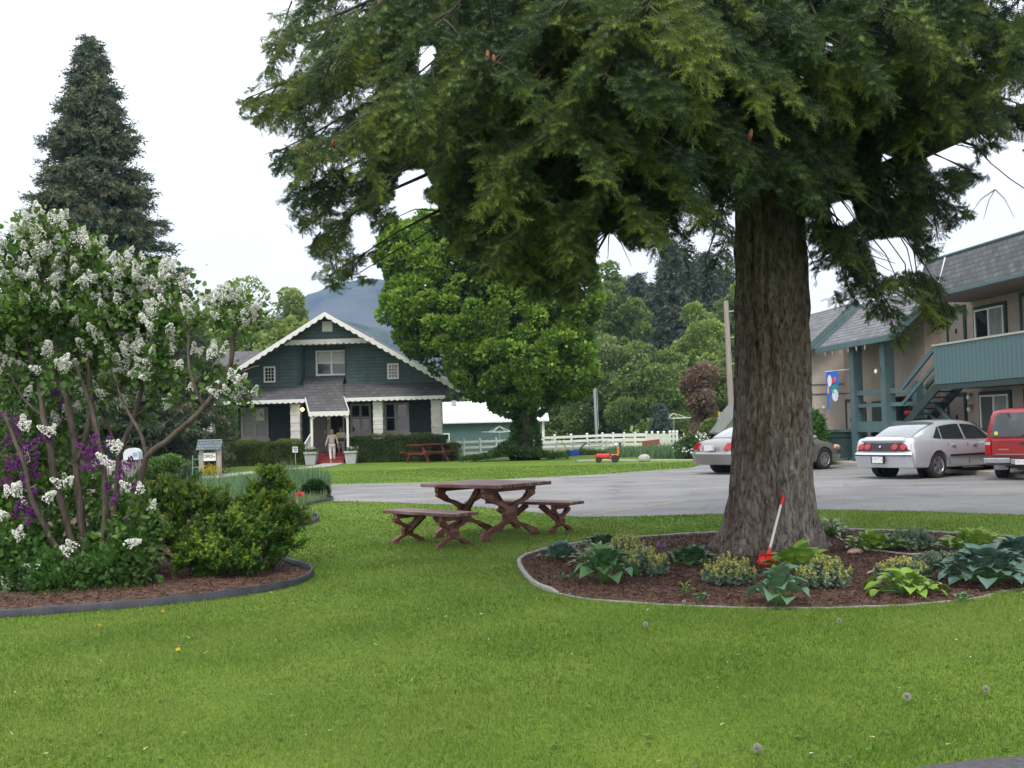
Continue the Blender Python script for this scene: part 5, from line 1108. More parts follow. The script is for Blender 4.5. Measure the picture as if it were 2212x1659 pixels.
def person(label, loc, rz, H_, J, skinm, hairm, hair_len=.12):
    """J: joints dict (metres, for 1.65 m height; local -y is forward)"""
    t = thing('person', label, 'person', loc, rz); k = H_/1.65
    names = list(J); V = [tuple(c*k for c in J[n][0]) for n in names]; Rr = [tuple(a*k for a in J[n][1]) if hasattr(J[n][1], '__len__') else J[n][1]*k for n in names]
    ix = {n: i for i, n in enumerate(names)}
    E = [('pelvis', 'waist'), ('waist', 'chest'), ('chest', 'neck'), ('neck', 'headb'), ('headb', 'headm'), ('headm', 'headt')]
    for s in 'LR': E += [('chest', 'sh'+s), ('sh'+s, 'el'+s), ('el'+s, 'wr'+s), ('wr'+s, 'palm'+s), ('pelvis', 'hip'+s), ('hip'+s, 'kn'+s), ('kn'+s, 'an'+s), ('an'+s, 'toe'+s)]
    b = skin('body', V, [(ix[a], ix[c]) for a, c in E], Rr, skinm, t)
    # fingers
    for s in 'LR':
        p = Vector(V[ix['palm'+s]]); w_ = Vector(V[ix['wr'+s]]); d = (p-w_).normalized(); sd = d.cross(Vector((0, 1, 0))); sd = sd.normalized() if sd.length > .1 else Vector((1, 0, 0)); fwd = d.cross(sd)
        fv, fe, fr = [], [], []
        for i, (o_, l) in enumerate([(-.030, .055), (-.010, .068), (.010, .066), (.028, .05)]):
            a = len(fv); q = p+fwd*o_*k; fv += [tuple(q-d*.02*k), tuple(q+d*l*.55*k), tuple(q+d*l*k+sd*.012*k)]; fe += [(a, a+1), (a+1, a+2)]; fr += [.010*k, .009*k, .007*k]
        a = len(fv); q = p-fwd*.03*k-d*.03*k; fv += [tuple(q), tuple(q-fwd*.03*k+d*.02*k), tuple(q-fwd*.035*k+d*.045*k)]; fe += [(a, a+1), (a+1, a+2)]; fr += [.011*k, .010*k, .008*k]
        skin('hand', fv, fe, fr, skinm, t, 1)
    hm = Vector(V[ix['headm']]); 
    MB().ball(hm+Vector((0, -.092*k, -.012*k)), .014*k, 6, sc=(.8, 1.2, 1.3)).build('nose', skinm, t, smooth=True)
    for s in (-1, 1):
        MB().ball(hm+Vector((s*.032*k, -.080*k, .015*k)), .011*k, 6).build('eye', mat('dark eye', (.03, .02, .02), rough=.3), t); MB().ball(hm+Vector((s*.077*k, 0, 0)), .02*k, 6, sc=(.4, .8, 1.3)).build('ear', skinm, t, smooth=True)
    MB().ball(hm+Vector((0, -.083*k, -.052*k)), .018*k, 6, sc=(1.2, .4, .35)).build('mouth', mat('lips', (.35, .10, .09), rough=.5), t)
    hr = MB(); hr.ball(hm+Vector((0, .022*k, .030*k)), .098*k, 14, sc=(.90, 1.0, 1.02)); 
    hr.ball(hm+Vector((0, .048*k, -.05*k)), .085*k, 12, sc=(.95, .7, 1+hair_len*4)); hr.build('hair', hairm, t, smooth=True)
    return t, J, k
M_SKIN = mat('skin', (.50, .27, .19), (.56, .31, .22), scale=8, rough=.55)
def cloth(t, name, J, k, chain, extra, m, grow=.014, sub=2):
    """closed skin following some joints"""
    names = []; E = []
    for a, b in chain:
        for n in (a, b):
            if n not in names: names.append(n)
        E.append((names.index(a), names.index(b)))
    V = [tuple(c*k for c in (extra.get(n, J.get(n))[0])) for n in names]; Rr = []
    for n in names:
        r = extra.get(n, J.get(n))[1]; Rr.append(tuple((a+grow)*k for a in r) if hasattr(r, '__len__') else (r+grow)*k)
    return skin(name, V, E, Rr, m, t, sub)
def woman_a():
    J = {'pelvis': ((0, 0, .93), (.135, .11)), 'waist': ((0, 0, 1.08), (.115, .09)), 'chest': ((0, 0, 1.27), (.135, .10)), 'neck': ((0, .005, 1.40), .048), 'headb': ((0, -.005, 1.46), .055), 'headm': ((0, -.01, 1.53), (.078, .088)), 'headt': ((0, 0, 1.59), .060),
         'shR': ((-.165, 0, 1.345), .048), 'elR': ((-.245, .03, 1.08), .036), 'wrR': ((-.31, -.02, .86), .026), 'palmR': ((-.325, -.035, .79), .030),
         'shL': ((.165, 0, 1.345), .048), 'elL': ((.25, .05, 1.10), .036), 'wrL': ((.28, -.06, .92), .026), 'palmL': ((.285, -.09, .86), .030),
         'hipL': ((.09, 0, .86), .085), 'knL': ((.10, -.06, .49), .056), 'anL': ((.09, .03, .09), .036), 'toeL': ((.095, -.13, .04), .036),
         'hipR': ((-.09, 0, .86), .085), 'knR': ((-.09, -.12, .50), .056), 'anR': ((-.05, -.24, .10), .036), 'toeR': ((-.05, -.40, .05), .036)}
    p = G(718, 1001); t, J, k = person('woman in cream top and pale trousers walking from the office steps, nearer the door', (p.x, p.y, .03), R(8), 1.63, J, M_SKIN, mat('fair hair', (.42, .27, .13), (.5, .34, .18), scale=20, rough=.6))
    top = mat('cream knit top', (.58, .54, .48), (.66, .62, .56), scale=9, rough=.85)
    cloth(t, 'top', J, k, [('pelvis', 'waist'), ('waist', 'chest'), ('chest', 'shR'), ('shR', 'elR'), ('elR', 'wrR'), ('chest', 'shL'), ('shL', 'elL'), ('elL', 'wrL'), ('chest', 'nk')], {'nk': ((0, 0, 1.355), .062)}, top, .013)
    cloth(t, 'trousers', J, k, [('pelvis', 'hipL'), ('hipL', 'knL'), ('knL', 'aL'), ('pelvis', 'hipR'), ('hipR', 'knR'), ('knR', 'aR')], {'aL': ((.09, .02, .13), .052), 'aR': ((-.055, -.225, .14), .052), 'pelvis': ((0, 0, .92), (.13, .105))}, mat('pale pinkish trousers', (.60, .54, .52), (.68, .62, .60), scale=6, rough=.85), .016)
    for s, x, y in (('L', .095, -.06), ('R', -.05, -.33)): MB().ball((x*k, y*k, .045), .11, 10, sc=(.42, 1.15, .42)).build('shoe', mat('white shoe', (.55, .55, .56), rough=.6), t, smooth=True)
woman_a()
def woman_b():
    J = {'pelvis': ((0, 0, .95), (.13, .11)), 'waist': ((0, 0, 1.10), (.11, .09)), 'chest': ((0, 0, 1.30), (.135, .10)), 'neck': ((0, .005, 1.43), .048), 'headb': ((0, -.005, 1.49), .055), 'headm': ((0, -.01, 1.56), (.076, .088)), 'headt': ((0, 0, 1.62), .058),
         'shR': ((-.165, 0, 1.37), .048), 'elR': ((-.22, -.02, 1.11), .036), 'wrR': ((-.08, -.20, 1.10), .026), 'palmR': ((-.02, -.24, 1.12), .030),
         'shL': ((.165, 0, 1.37), .048), 'elL': ((.24, -.01, 1.12), .036), 'wrL': ((.10, -.20, 1.06), .026), 'palmL': ((.04, -.25, 1.05), .030),
         'hipL': ((.09, 0, .88), .085), 'knL': ((.10, -.10, .50), .055), 'anL': ((.09, -.16, .09), .035), 'toeL': ((.10, -.31, .04), .034),
         'hipR': ((-.09, 0, .88), .085), 'knR': ((-.10, -.03, .50), .055), 'anR': ((-.09, .10, .10), .035), 'toeR': ((-.09, -.05, .04), .034)}
    p = G(738, 999); t, J, k = person('woman in shorts with bare legs, holding a yellow and black bundle to her chest', (p.x, p.y-.05, .03), R(6), 1.70, J, M_SKIN, mat('brown hair', (.16, .09, .06), (.22, .13, .09), scale=20, rough=.6), .06)
    top = mat('grey white shirt', (.50, .52, .55), (.60, .61, .62), scale=9, rough=.85)
    cloth(t, 'shirt', J, k, [('pelvis', 'waist'), ('waist', 'chest'), ('chest', 'shR'), ('shR', 'elR'), ('chest', 'shL'), ('shL', 'elL'), ('chest', 'nk')], {'nk': ((0, 0, 1.385), .062)}, top, .013)
    cloth(t, 'shorts', J, k, [('pelvis', 'hipL'), ('hipL', 'kL'), ('pelvis', 'hipR'), ('hipR', 'kR')], {'kL': ((.10, -.05, .62), .088), 'kR': ((-.10, -.02, .62), .088), 'pelvis': ((0, 0, .94), (.13, .105))}, mat('pinkish taupe shorts', (.46, .36, .34), (.52, .42, .40), scale=6, rough=.85), .014)
    for x, y in ((.10, -.24), (-.09, .02)): MB().ball((x*k, y*k, .04), .10, 10, sc=(.42, 1.15, .38)).build('shoe', mat('tan sandal', (.40, .28, .22), rough=.6), t, smooth=True)
    c = mworld(t) @ Vector((-.03, -.26, 1.22)); b = thing('bundle', 'yellow folded thing over a dark bag held in the arms of the woman in shorts', 'bundle', c, R(6))
    MB().box(-.20, .12, -.04, .04, -.02, .20, M=Matrix.Rotation(R(-18), 4, 'Y'), bev=.03).build('yellow_cover', mat('yellow cloth', (.72, .40, .08), (.80, .5, .14), scale=8, rough=.7), b)
    MB().box(-.12, .20, -.05, .05, -.20, -.03, bev=.04).build('bag', M_BLACKP, b); MB().box(-.20, .22, -.045, .045, -.26, -.205, bev=.015).build('band', M_GREY, b)
woman_b()
# ------------------------------------------------------------ the big fir
M_BARK = None
def bark_material():
    m, n, o, b = _new('furrowed fir bark'); b.inputs['Roughness'].default_value = .95; b.inputs['Specular IOR Level'].default_value = .15
    t = n.nodes.new('ShaderNodeTexCoord'); mp = n.nodes.new('ShaderNodeMapping'); mp.inputs['Scale'].default_value = (1, 1, .33); n.links.new(t.outputs['Object'], mp.inputs[0])
    nz = n.nodes.new('ShaderNodeTexNoise'); nz.inputs['Scale'].default_value = 24; nz.inputs['Detail'].default_value = 8; nz.inputs['Roughness'].default_value = .65; nz.inputs['Distortion'].default_value = .6; n.links.new(mp.outputs[0], nz.inputs['Vector'])
    r = n.nodes.new('ShaderNodeValToRGB'); e = r.color_ramp.elements; e[0].position = .34; e[0].color = (.040, .036, .034, 1); e[1].position = .72; e[1].color = (.38, .36, .345, 1); e.new(.5).color = (.185, .170, .160, 1)
    n.links.new(nz.outputs['Fac'], r.inputs[0])
    n2 = n.nodes.new('ShaderNodeTexNoise'); n2.inputs['Scale'].default_value = 1.6; n2.inputs['Detail'].default_value = 4; n.links.new(mp.outputs[0], n2.inputs['Vector'])
    r2 = n.nodes.new('ShaderNodeValToRGB'); r2.color_ramp.elements[0].position = .4; r2.color_ramp.elements[0].color = (.85, .72, .62, 1); r2.color_ramp.elements[1].position = .6; r2.color_ramp.elements[1].color = (1.2, 1.18, 1.12, 1); n.links.new(n2.outputs['Fac'], r2.inputs[0])
    mm = n.nodes.new('ShaderNodeMix'); mm.data_type = 'RGBA'; mm.blend_type = 'MULTIPLY'; mm.inputs[0].default_value = 1; n.links.new(r.outputs[0], mm.inputs[6]); n.links.new(r2.outputs[0], mm.inputs[7]); n.links.new(mm.outputs[2], b.inputs['Base Color'])
    bp = n.nodes.new('ShaderNodeBump'); bp.inputs['Strength'].default_value = 1; bp.inputs['Distance'].default_value = .09; n.links.new(nz.outputs['Fac'], bp.inputs['Height']); n.links.new(bp.outputs[0], b.inputs['Normal'])
    return m
M_BARK = bark_material()
M_LIMB = mat('dark limb bark', (.022, .017, .013), (.055, .043, .034), scale=14, rough=.95, bump=.4, stretch=(1, 1, 1))
M_DEADTWIG = mat('grey bare twigs', (.13, .105, .085), (.20, .17, .14), scale=10, rough=.9)
TX, TY = 2.98, 12.95
FIR = thing('fir_tree', 'huge fir with a thick furrowed trunk and drooping boughs, standing in the round mulch bed', 'tree', (TX, TY, 0))
def fir_trunk():
    rings = [(-.05, .70), (.04, .64), (.12, .59), (.25, .545), (.42, .51), (.65, .482), (1.0, .462), (1.5, .447), (2.2, .432), (3.0, .415), (4.0, .40), (5.5, .37), (7.5, .33), (10, .27), (14, .18), (18, .06)]
    zs = []; 
    for (z0, r0), (z1, r1) in zip(rings[:-1], rings[1:]):
        k = max(2, int((z1-z0)/.10)) if z1 < 6 else 6
        for i in range(k): f = i/k; zs.append((z0+(z1-z0)*f, r0+(r1-r0)*f))
    n = 110; vs = []
    for z, r in zs:
        fl = math.exp(-max(z, 0)/.38)
        for k in range(n):
            a = 2*PI*k/n; rr = r
            rr += fl*.13*(math.sin(a*5+1.2)*.55+math.sin(a*8+.4)*.35+math.sin(a*3+2)*.4)*(1 if z < 1.2 else .4)
            u = a*n/2/PI
            rr += .017*math.sin(a*17+math.sin(z*2.3)*1.6+math.sin(z*5.1+a*3)*.8)+.014*math.sin(a*29+math.sin(z*3.7+a)*1.9)+.005*math.sin(a*47+z*6+math.sin(z*9))
            rr += .006*math.sin(z*11+a*9+math.sin(a*4)*3)
            lean = .012*z
            vs.append((rr*math.cos(a)+.20*(1-math.exp(-max(z, 0)/1.6)), rr*math.sin(a), z))
    mb = MB(); m = len(zs); mb.add(vs, [(i*n+k, i*n+(k+1) % n, (i+1)*n+(k+1) % n, (i+1)*n+k) for i in range(m-1) for k in range(n)]); mb.build('trunk', M_BARK, FIR, smooth=True)
fir_trunk()
# silhouette the boughs were pruned / grew to, as seen from the lawn
CROWN = [(640, -400), (600, 10), (585, 60), (556, 110), (590, 165), (505, 212), (530, 250), (560, 300), (572, 350), (625, 410), (600, 440), (650, 480), (662, 530), (700, 560), (668, 606), (730, 618), (785, 606), (800, 530), (832, 480), (862, 420), (905, 400), (938, 430), (955, 520), (1000, 560), (1040, 600), (1130, 630), (1200, 655), (1262, 640), (1285, 560), (1330, 530), (1400, 560), (1460, 520), (1500, 560), (1500, 640), (1560, 690), (1588, 640), (1590, 440), (1640, 400),
         (1720, 440), (1742, 520), (1750, 660), (1810, 690), (1850, 660), (1900, 700), (1930, 760), (1990, 730), (2085, 690), (2050, 640), (1990, 570), (2050, 520), (2100, 470), (2080, 430), (2120, 370), (2140, 325), (2225, 315), (2230, 440), (2300, 480), (2900, 500), (2900, -400)]
GAPS = [[(866, 372), (915, 365), (935, 400), (905, 425), (880, 470), (850, 440)], [(1290, 500), (1330, 505), (1400, 600), (1340, 580), (1295, 560)], [(1410, 560), (1500, 600), (1490, 660), (1420, 640)], [(905, 100), (945, 96), (935, 150), (905, 170)],
        [(1760, 590), (1805, 580), (1800, 640), (1770, 650)], [(1790, 440), (1840, 430), (1850, 480), (1800, 490)], [(1905, 330), (1935, 340), (1930, 360), (1905, 350)], [(760, 470), (800, 465), (800, 540), (770, 550)], [(640, 95), (655, 92), (655, 130)], [(1995, 330), (2100, 300), (2110, 350), (2020, 370)], [(1875, 520), (1960, 510), (1990, 580), (1900, 600)], [(1780, 85), (1800, 80), (1800, 130), (1782, 130)]]
def drop(x, y):
    if 1800 < x < 2120 and y > 540: return .06
    if 1745 < x < 2060 and y > 330: return .12
    if x > 1745 and y > 330: return .38
    if x < 1000 and y > 380: return .26
    return .28
def build_fir():
    g = np.random.default_rng(11); limbs = MB(); twp, twd, tws, twr = [], [], [], []; barem = MB(); tips = []
    boughs = []
    # hand-set long boughs: (tip px, tip py, depth, start height)
    for px, py, Y, z0 in [(520, 222, 10.6, 6.6), (560, 120, 11.2, 7.4), (590, 30, 12.0, 8.2), (575, 340, 10.2, 6.0), (620, 430, 10.8, 5.6), (660, 520, 10.4, 5.2), (700, 600, 10.9, 4.8), (770, 596, 11.6, 4.8), (720, 300, 8.9, 6.3), (800, 420, 9.4, 5.6), (880, 180, 8.6, 6.8), (960, 330, 8.4, 6.0), (980, 480, 9.6, 5.2), (1050, 560, 10.1, 4.9), (1120, 615, 10.6, 4.7), (1210, 640, 10.9, 4.5), (1230, 540, 10.0, 4.9), (1080, 130, 8.0, 6.8), (1180, 300, 8.2, 6.2), (1320, 440, 8.6, 5.4), (1430, 480, 9.2, 4.9), (1560, 385, 9.0, 5.2), (1290, 180, 7.8, 6.6), (1440, 300, 8.3, 5.8), (1350, 520, 13.6, 5.0), (1530, 640, 14.2, 4.8), (1560, 560, 14.8, 5.0), (1460, 120, 8.0, 6.5), (1650, 60, 8.6, 6.6), (1800, 80, 8.8, 6.3), (1620, 250, 9.6, 5.8), (1750, 330, 10.2, 5.2),
                            (1850, 620, 12.6, 4.9), (1900, 690, 12.8, 4.8), (1960, 640, 11.8, 4.9), (2020, 660, 12.4, 4.9), (1880, 740, 12.2, 4.6), (1940, 600, 13.4, 5.2), (2050, 620, 13.0, 5.1), (1830, 640, 13.2, 4.9), (1930, 735, 12.4, 4.6), (2060, 690, 12.0, 4.6), (1990, 580, 12.8, 4.8), (1800, 560, 13.8, 4.9), (2080, 470, 13.2, 5.0), (2150, 360, 12.6, 5.3), (2250, 240, 12.4, 5.2), (2230, 420, 13.5, 5.4), (2000, 250, 11.0, 5.4), (2100, 130, 10.4, 5.9), (1950, 120, 9.6, 6.0), (2200, 60, 10.6, 6.4), (1900, 420, 12.2, 5.0), (1780, 440, 12.4, 4.8), (2300, 560, 12.6, 5.2), (640, 200, 14.0, 7.0), (780, 120, 15.0, 7.4), (900, 260, 16.0, 7.0), (1000, 400, 16.4, 6.2), (1150, 420, 16.0, 5.8), (1300, 330, 17.0, 6.2), (1500, 350, 17.2, 6.0), (1700, 300, 17.4, 6.0), (2100, 40, 9.4, 6.6), (2210, 150, 9.8, 6.0), (2240, 20, 9.0, 6.8), (1900, 30, 8.8, 7.0), (2000, 170, 9.8, 6.2), (2130, 230, 11.6, 5.8), (2060, 300, 12.0, 5.4), (2230, 300, 14.0, 6.2), (2180, 120, 14.5, 7.0), (2080, 60, 15.0, 7.4), (1900, 480, 13.0, 5.2), (1980, 440, 13.4, 5.4), (1800, 430, 12.0, 4.9), (1960, 520, 12.0, 5.2), (2040, 540, 12.6, 5.2), (1860, 560, 11.4, 5.0), (2040, 480, 11.8, 5.3), (1820, 500, 12.0, 5.0), (1780, 620, 13.6, 4.9), (1900, 300, 16.4, 6.2), (2080, 220, 15.4, 6.0), (700, 420, 12.4, 5.6), (860, 330, 12.0, 6.0), (760, 60, 9.4, 7.8), (960, 40, 8.4, 7.6), (1200, 30, 7.8, 7.2), (1380, 40, 7.6, 7.2), (1560, 160, 8.2, 6.3), (820, 560, 13.2, 5.0), (930, 520, 13.0, 5.0), (1000, 230, 9.6, 6.6), (1180, 450, 9.0, 5.6), (700, 130, 10.2, 7.4), (900, 430, 11.0, 5.6), (1100, 330, 12.0, 6.0), (1420, 200, 11.0, 6.4), (1880, 200, 13.0, 6.0)]:
        q = D(px, py, Y); boughs.append((Vector((q.x-TX, q.y-TY, q.z)), z0, 1))
    for i in range(66):   # the rest of the crown, above the picture
        a = i*2.39996; z0 = 8.0+i*.14; L_ = max(1.0, 5.6-(z0-7.5)*.42)*random.uniform(.8, 1.1); boughs.append((Vector((math.cos(a)*L_, math.sin(a)*L_, z0-.8-L_*.10)), z0, 0))
    for bi, (tip, z0, infr) in enumerate(boughs):
        L_ = math.hypot(tip.x, tip.y); z0 = max(z0, tip.z-.6); st = Vector((tip.x/L_*.25, tip.y/L_*.25, z0)); N = 12; pts = []
        sag = .10*L_
        for i in range(N+1):
            f = i/N; p = st.lerp(tip, f); p.z = z0+(tip.z-z0)*(f**1.7)+.25*math.sin(f*PI)*.6; p += Vector((noise1(f*5, bi)*.10, noise1(f*5, bi+9)*.10, noise1(f*7, bi+4)*.05)); pts.append(p)
        r0 = .035+.011*L_
        def okp(q, mg=0):
            x_, y_, d_ = proj([[q.x+TX, q.y+TY, q.z]]); 
            if y_[0] < -40 or d_[0] < 0: return True
            return bool(in_poly(x_, y_, CROWN)[0]) and not any(in_poly(x_, y_, gp)[0] for gp in GAPS)
        kk = N
        while kk > 3 and not okp(pts[kk]): kk -= 1
        if infr and sum(1 for q in pts[3:kk+1] if not okp(q)) > 2: continue
        limbs.tube(pts[:kk+1], [(max(.006, r0*(1-i/N)**.8*.66) if okp(pts[i]) else .007) for i in range(kk+1)], 6)
        tips.append(pts[-1])
        tone = g.normal(0, .10)
        nsec = int(5.0*L_) if infr else int(2.6*L_)
        for s in range(nsec):
            f = .18+.82*((s+.5)/nsec)**.85; i0 = min(int(f*N), N-1); p = pts[i0].lerp(pts[i0+1], f*N-i0); d = (pts[min(i0+1, N)]-pts[i0]).normalized(); side = Vector((-d.y, d.x, 0)).normalized()*(1 if s % 2 else -1)
            l2 = (.35+1.15*math.sin(min(1, (1-f)*1.5+.18)*PI/2)*min(1, L_/4))*random.uniform(.7, 1.15); dd = (side*random.uniform(.65, 1.1)+d*random.uniform(.35, .9)+Vector((0, 0, random.uniform(-.35, .12)))).normalized()
            m_ = 5; sp = [p]; v = dd.copy()
            for k in range(m_): v = (v+Vector((0, 0, -.13-.05*random.random()))).normalized(); sp.append(sp[-1]+v*l2/m_)
            if infr:
                xq, yq, _q = proj([[sp[3].x+TX, sp[3].y+TY, sp[3].z]])
                if random.random() < drop(xq[0], yq[0]): continue
            kq = 0
            while kq < m_ and okp(sp[kq+1]): kq += 1
            if kq > 0: limbs.tube(sp[:kq+1], [.012, .010, .008, .006, .005, .004][:kq+1], 3, cap=False)
            nt = int(l2*(17 if infr else 6))+4; clump = random.gauss(0, .13)
            for q in range(nt):
                fq = .12+.88*(q+.3)/nt; j = min(int(fq*m_), m_-1); pp = sp[j].lerp(sp[j+1], fq*m_-j); dv = (sp[j+1]-sp[j]).normalized(); sd = dv.cross(Vector((0, 0, 1))).normalized()*(1 if q % 2 else -1)
                hang = random.random() < .20; l3 = random.uniform(.10, .30)*(1.5 if hang else 1)*(1-.35*fq)
                d3 = (dv*random.uniform(.5, 1.0)+sd*random.uniform(.5, 1.0)+Vector((0, 0, -random.uniform(.5, 1.6) if hang else random.uniform(-.35, .28)))).normalized()
                # spray: a spine carrying paired shoots
                ns = max(3, int(l3/.040)) if infr else 3
                for k in range(ns):
                    b = pp+d3*l3*(k+.4)/ns; 
                    for e in (-1, 1, 0) if infr else (0,):
                        if e == 0 and k < ns-1 and infr: continue
                        lat = d3.cross(Vector((random.uniform(-.5, .5), random.uniform(-.5, .5), 1))).normalized()*e
                        d4 = (d3*.75+lat*.75+Vector((random.gauss(0, .15), random.gauss(0, .15), random.gauss(0, .15)-.08))).normalized()
                        twp.append((b.x, b.y, b.z)); twd.append((d4.x, d4.y, d4.z)); tws.append(random.uniform(.085, .145)*(1 if infr else 2.3))
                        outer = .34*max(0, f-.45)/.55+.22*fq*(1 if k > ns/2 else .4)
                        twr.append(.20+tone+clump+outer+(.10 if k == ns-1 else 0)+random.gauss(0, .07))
        if infr and bi % 3 == 0:   # bare grey twigs showing through
            p = pts[N-3]; 
            for _ in range(3):
                v = Vector((random.uniform(-1, 1), random.uniform(-1, .2), random.uniform(-.6, .3))).normalized(); q = p+v*.25; barem.tube([p, q, q+(v+Vector((0, 0, -.5))).normalized()*.3], [.008, .006, .003], 4, cap=False)
    P = np.array(twp); Dv = np.array(twd); S = np.array(tws); Rn = np.array(twr)
    W_ = P+np.array([TX, TY, 0]); px, py, dep = proj(W_); ptx, pty, _d = proj(W_+Dv*S[:, None]*.9); wx = 16*np.sin(py*.093+px*.021)+9*np.sin(py*.21-px*.05); wy = 13*np.sin(px*.085+py*.03)+8*np.sin(px*.19); inside = in_poly(px+wx+g.normal(0, 8, len(px)), py+wy+g.normal(0, 8, len(px)), CROWN) & in_poly(ptx+wx, pty+wy, CROWN); infr = (py > -60)
    keep = inside | ~infr
    for gp in GAPS: keep &= ~((in_poly(px+g.normal(0, 4, len(px)), py+g.normal(0, 4, len(px)), gp) | in_poly(ptx, pty, gp)) & infr)
    keep &= ~((px > 1596) & (px < 1738) & (py > 455) & (py < 1300))
    # thin what is far outside the picture; keep it for shade
    outf = (px < -300) | (px > 2600) | (py < -500) | (dep < 0); keep &= ~(outf & (g.random(len(px)) < .6))
    near = np.linalg.norm(W_-np.array(EYE), axis=1) > 3.5; keep &= near & (W_[:, 2] > 2.0)
    P, Dv, S, Rn = P[keep], Dv[keep], S[keep], Rn[keep]
    print('fir twigs', len(P), 'of', len(px))
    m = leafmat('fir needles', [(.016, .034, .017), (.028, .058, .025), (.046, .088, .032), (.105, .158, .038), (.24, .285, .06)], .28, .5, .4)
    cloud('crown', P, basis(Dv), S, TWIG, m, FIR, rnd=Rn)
    q0 = Vector((.15, 0, 3.95)); q1 = D(2235, 225, 12.6); q1 = Vector((q1.x-TX, q1.y-TY, q1.z)); q2 = D(1990, 330, 12.5); q2 = Vector((q2.x-TX, q2.y-TY, q2.z)); q3 = D(1850, 395, 12.6); q3 = Vector((q3.x-TX, q3.y-TY, q3.z)); limbs.tube([q0, q3, q2, q1, q1+(q1-q2)*.6], [.12, .105, .085, .06, .03], 9)
    limbs.build('limbs', M_LIMB, FIR, smooth=True); barem.build('bare_twigs', M_DEADTWIG, FIR)['kind'] = 'stuff'
    # reddish brown cones near the tips of the outer sprays
    mc = mat('brown cones', (.16, .055, .03), (.26, .10, .055), scale=30, rough=.8)
    base = None; idx = [i for i in range(len(P)) if Rn[i] > .42]; random.shuffle(idx); cnt = 0; groups = []
    for i in idx:
        w3 = P[i]+np.array([TX, TY, 0]); x_, y_, d_ = proj(w3[None])
        if not (500 < x_[0] < 1600 and 0 < y_[0] < 620 and d_[0] < 10.8): continue
        groups.append(P[i])
        if len(groups) >= 26: break
    for q in groups:
        for _ in range(random.choice((1, 2, 3))):
            c = Vector(q)+Vector((random.uniform(-.07, .07), random.uniform(-.12, 0), random.uniform(-.1, .02)))
            if base is None: base = MB().lathe([(.004, -.045), (.012, -.035), (.017, -.01), (.015, .015), (.008, .032), (.001, .038)], 8).build('cone', mc, FIR, smooth=True); o = base
            else: o = base.copy(); COL.objects.link(o); o.parent = FIR
            o.location = c; o.rotation_euler = (random.uniform(-.4, .4), random.uniform(-.4, .4), 0); k = random.uniform(.8, 1.2); o.scale = (k, k, k)
build_fir()
# ------------------------------------------------------------ leafy crowns: limbs, then many leaf bunches on clump surfaces
def ell_shell(n, c, r, lo=.75, g=RNG):
    d = g.normal(size=(n, 3)); d /= np.linalg.norm(d, axis=1, keepdims=True); return np.array(c)+d*np.array(r)*g.uniform(lo, 1, (n, 1)), d
def crown_clumps(lobes, nclump, cr, g, up=.0):
    """clump centres on the outside of a union of ellipsoids; returns centres, outward dirs"""
    vol = np.array([l[3]*l[4]+l[4]*l[5]+l[3]*l[5] for l in lobes]); pick = g.choice(len(lobes), nclump*3, p=vol/vol.sum()); C, Dr = [], []
    for i in pick:
        l = lobes[i]; d = g.normal(size=3); d /= np.linalg.norm(d)
        if d[2] < -.55 and g.random() < .6: d[2] *= -1
        rad = np.array(l[3:6]); p = np.array(l[:3])+d*(rad-cr*.6)*g.uniform(.86, 1.0)
        ok = True
        for j, m in enumerate(lobes):
            if j != i and (((p-np.array(m[:3]))/(np.array(m[3:6])*.9))**2).sum() < .8: ok = False; break
        if ok: C.append(p); Dr.append(d/rad*rad.mean())
        if len(C) >= nclump: break
    return np.array(C), np.array(Dr)
def leafy(parent, lobes, nclump, cr, per, leaf, m, seed, tmpl=LEAF, fill=.25, flat=.75, tone=0, name='crown'):
    g = np.random.default_rng(seed); C, Dr = crown_clumps(lobes, nclump, cr, g); n = len(C)
    sizes = cr*g.uniform(.65, 1.25, n); Pp, Dd, Rr, Ss = [], [], [], []
    for i in range(n):
        k = int(per*(sizes[i]/cr)**2); d = g.normal(size=(k, 3)); d /= np.linalg.norm(d, axis=1, keepdims=True); od = Dr[i]/np.linalg.norm(Dr[i])
        flip = (d @ od) < -.25; d[flip] *= -1; rad = sizes[i]*g.uniform(.55, 1.0, (k, 1))**.5
        P = C[i]+d*rad*np.array([1, 1, flat]); Pp.append(P); dd = d*.8+np.array([0, 0, .1])+g.normal(size=(k, 3))*.45; Dd.append(dd)
        Rr.append(.42+g.normal(0, .12)+.22*d[:, 2]+g.normal(0, .12, k)+tone); Ss.append(leaf*g.uniform(.7, 1.25, k))  # leaves tinted lighter toward clump tops, top light painted in
    # sparse inner fill
    tot = sum(len(x) for x in Pp); k = int(tot*fill)
    if k:
        w = np.array([l[3]*l[4]*l[5] for l in lobes]); pk = g.choice(len(lobes), k, p=w/w.sum()); L_ = np.array(lobes)[pk]; d = g.normal(size=(k, 3)); d /= np.linalg.norm(d, axis=1, keepdims=True)
        Pp.append(L_[:, :3]+d*(L_[:, 3:6]-cr*.7).clip(.1)*g.uniform(.3, .92, (k, 1))); Dd.append(g.normal(size=(k, 3))); Rr.append(g.normal(.22, .12, k)); Ss.append(leaf*1.3*g.uniform(.7, 1.2, k))  # inner leaves coloured darker for the shade within the crown
    P = np.concatenate(Pp); D_ = np.concatenate(Dd); return cloud(name, P, basis(D_, rng=g), np.concatenate(Ss), tmpl, m, parent, rnd=np.concatenate(Rr))
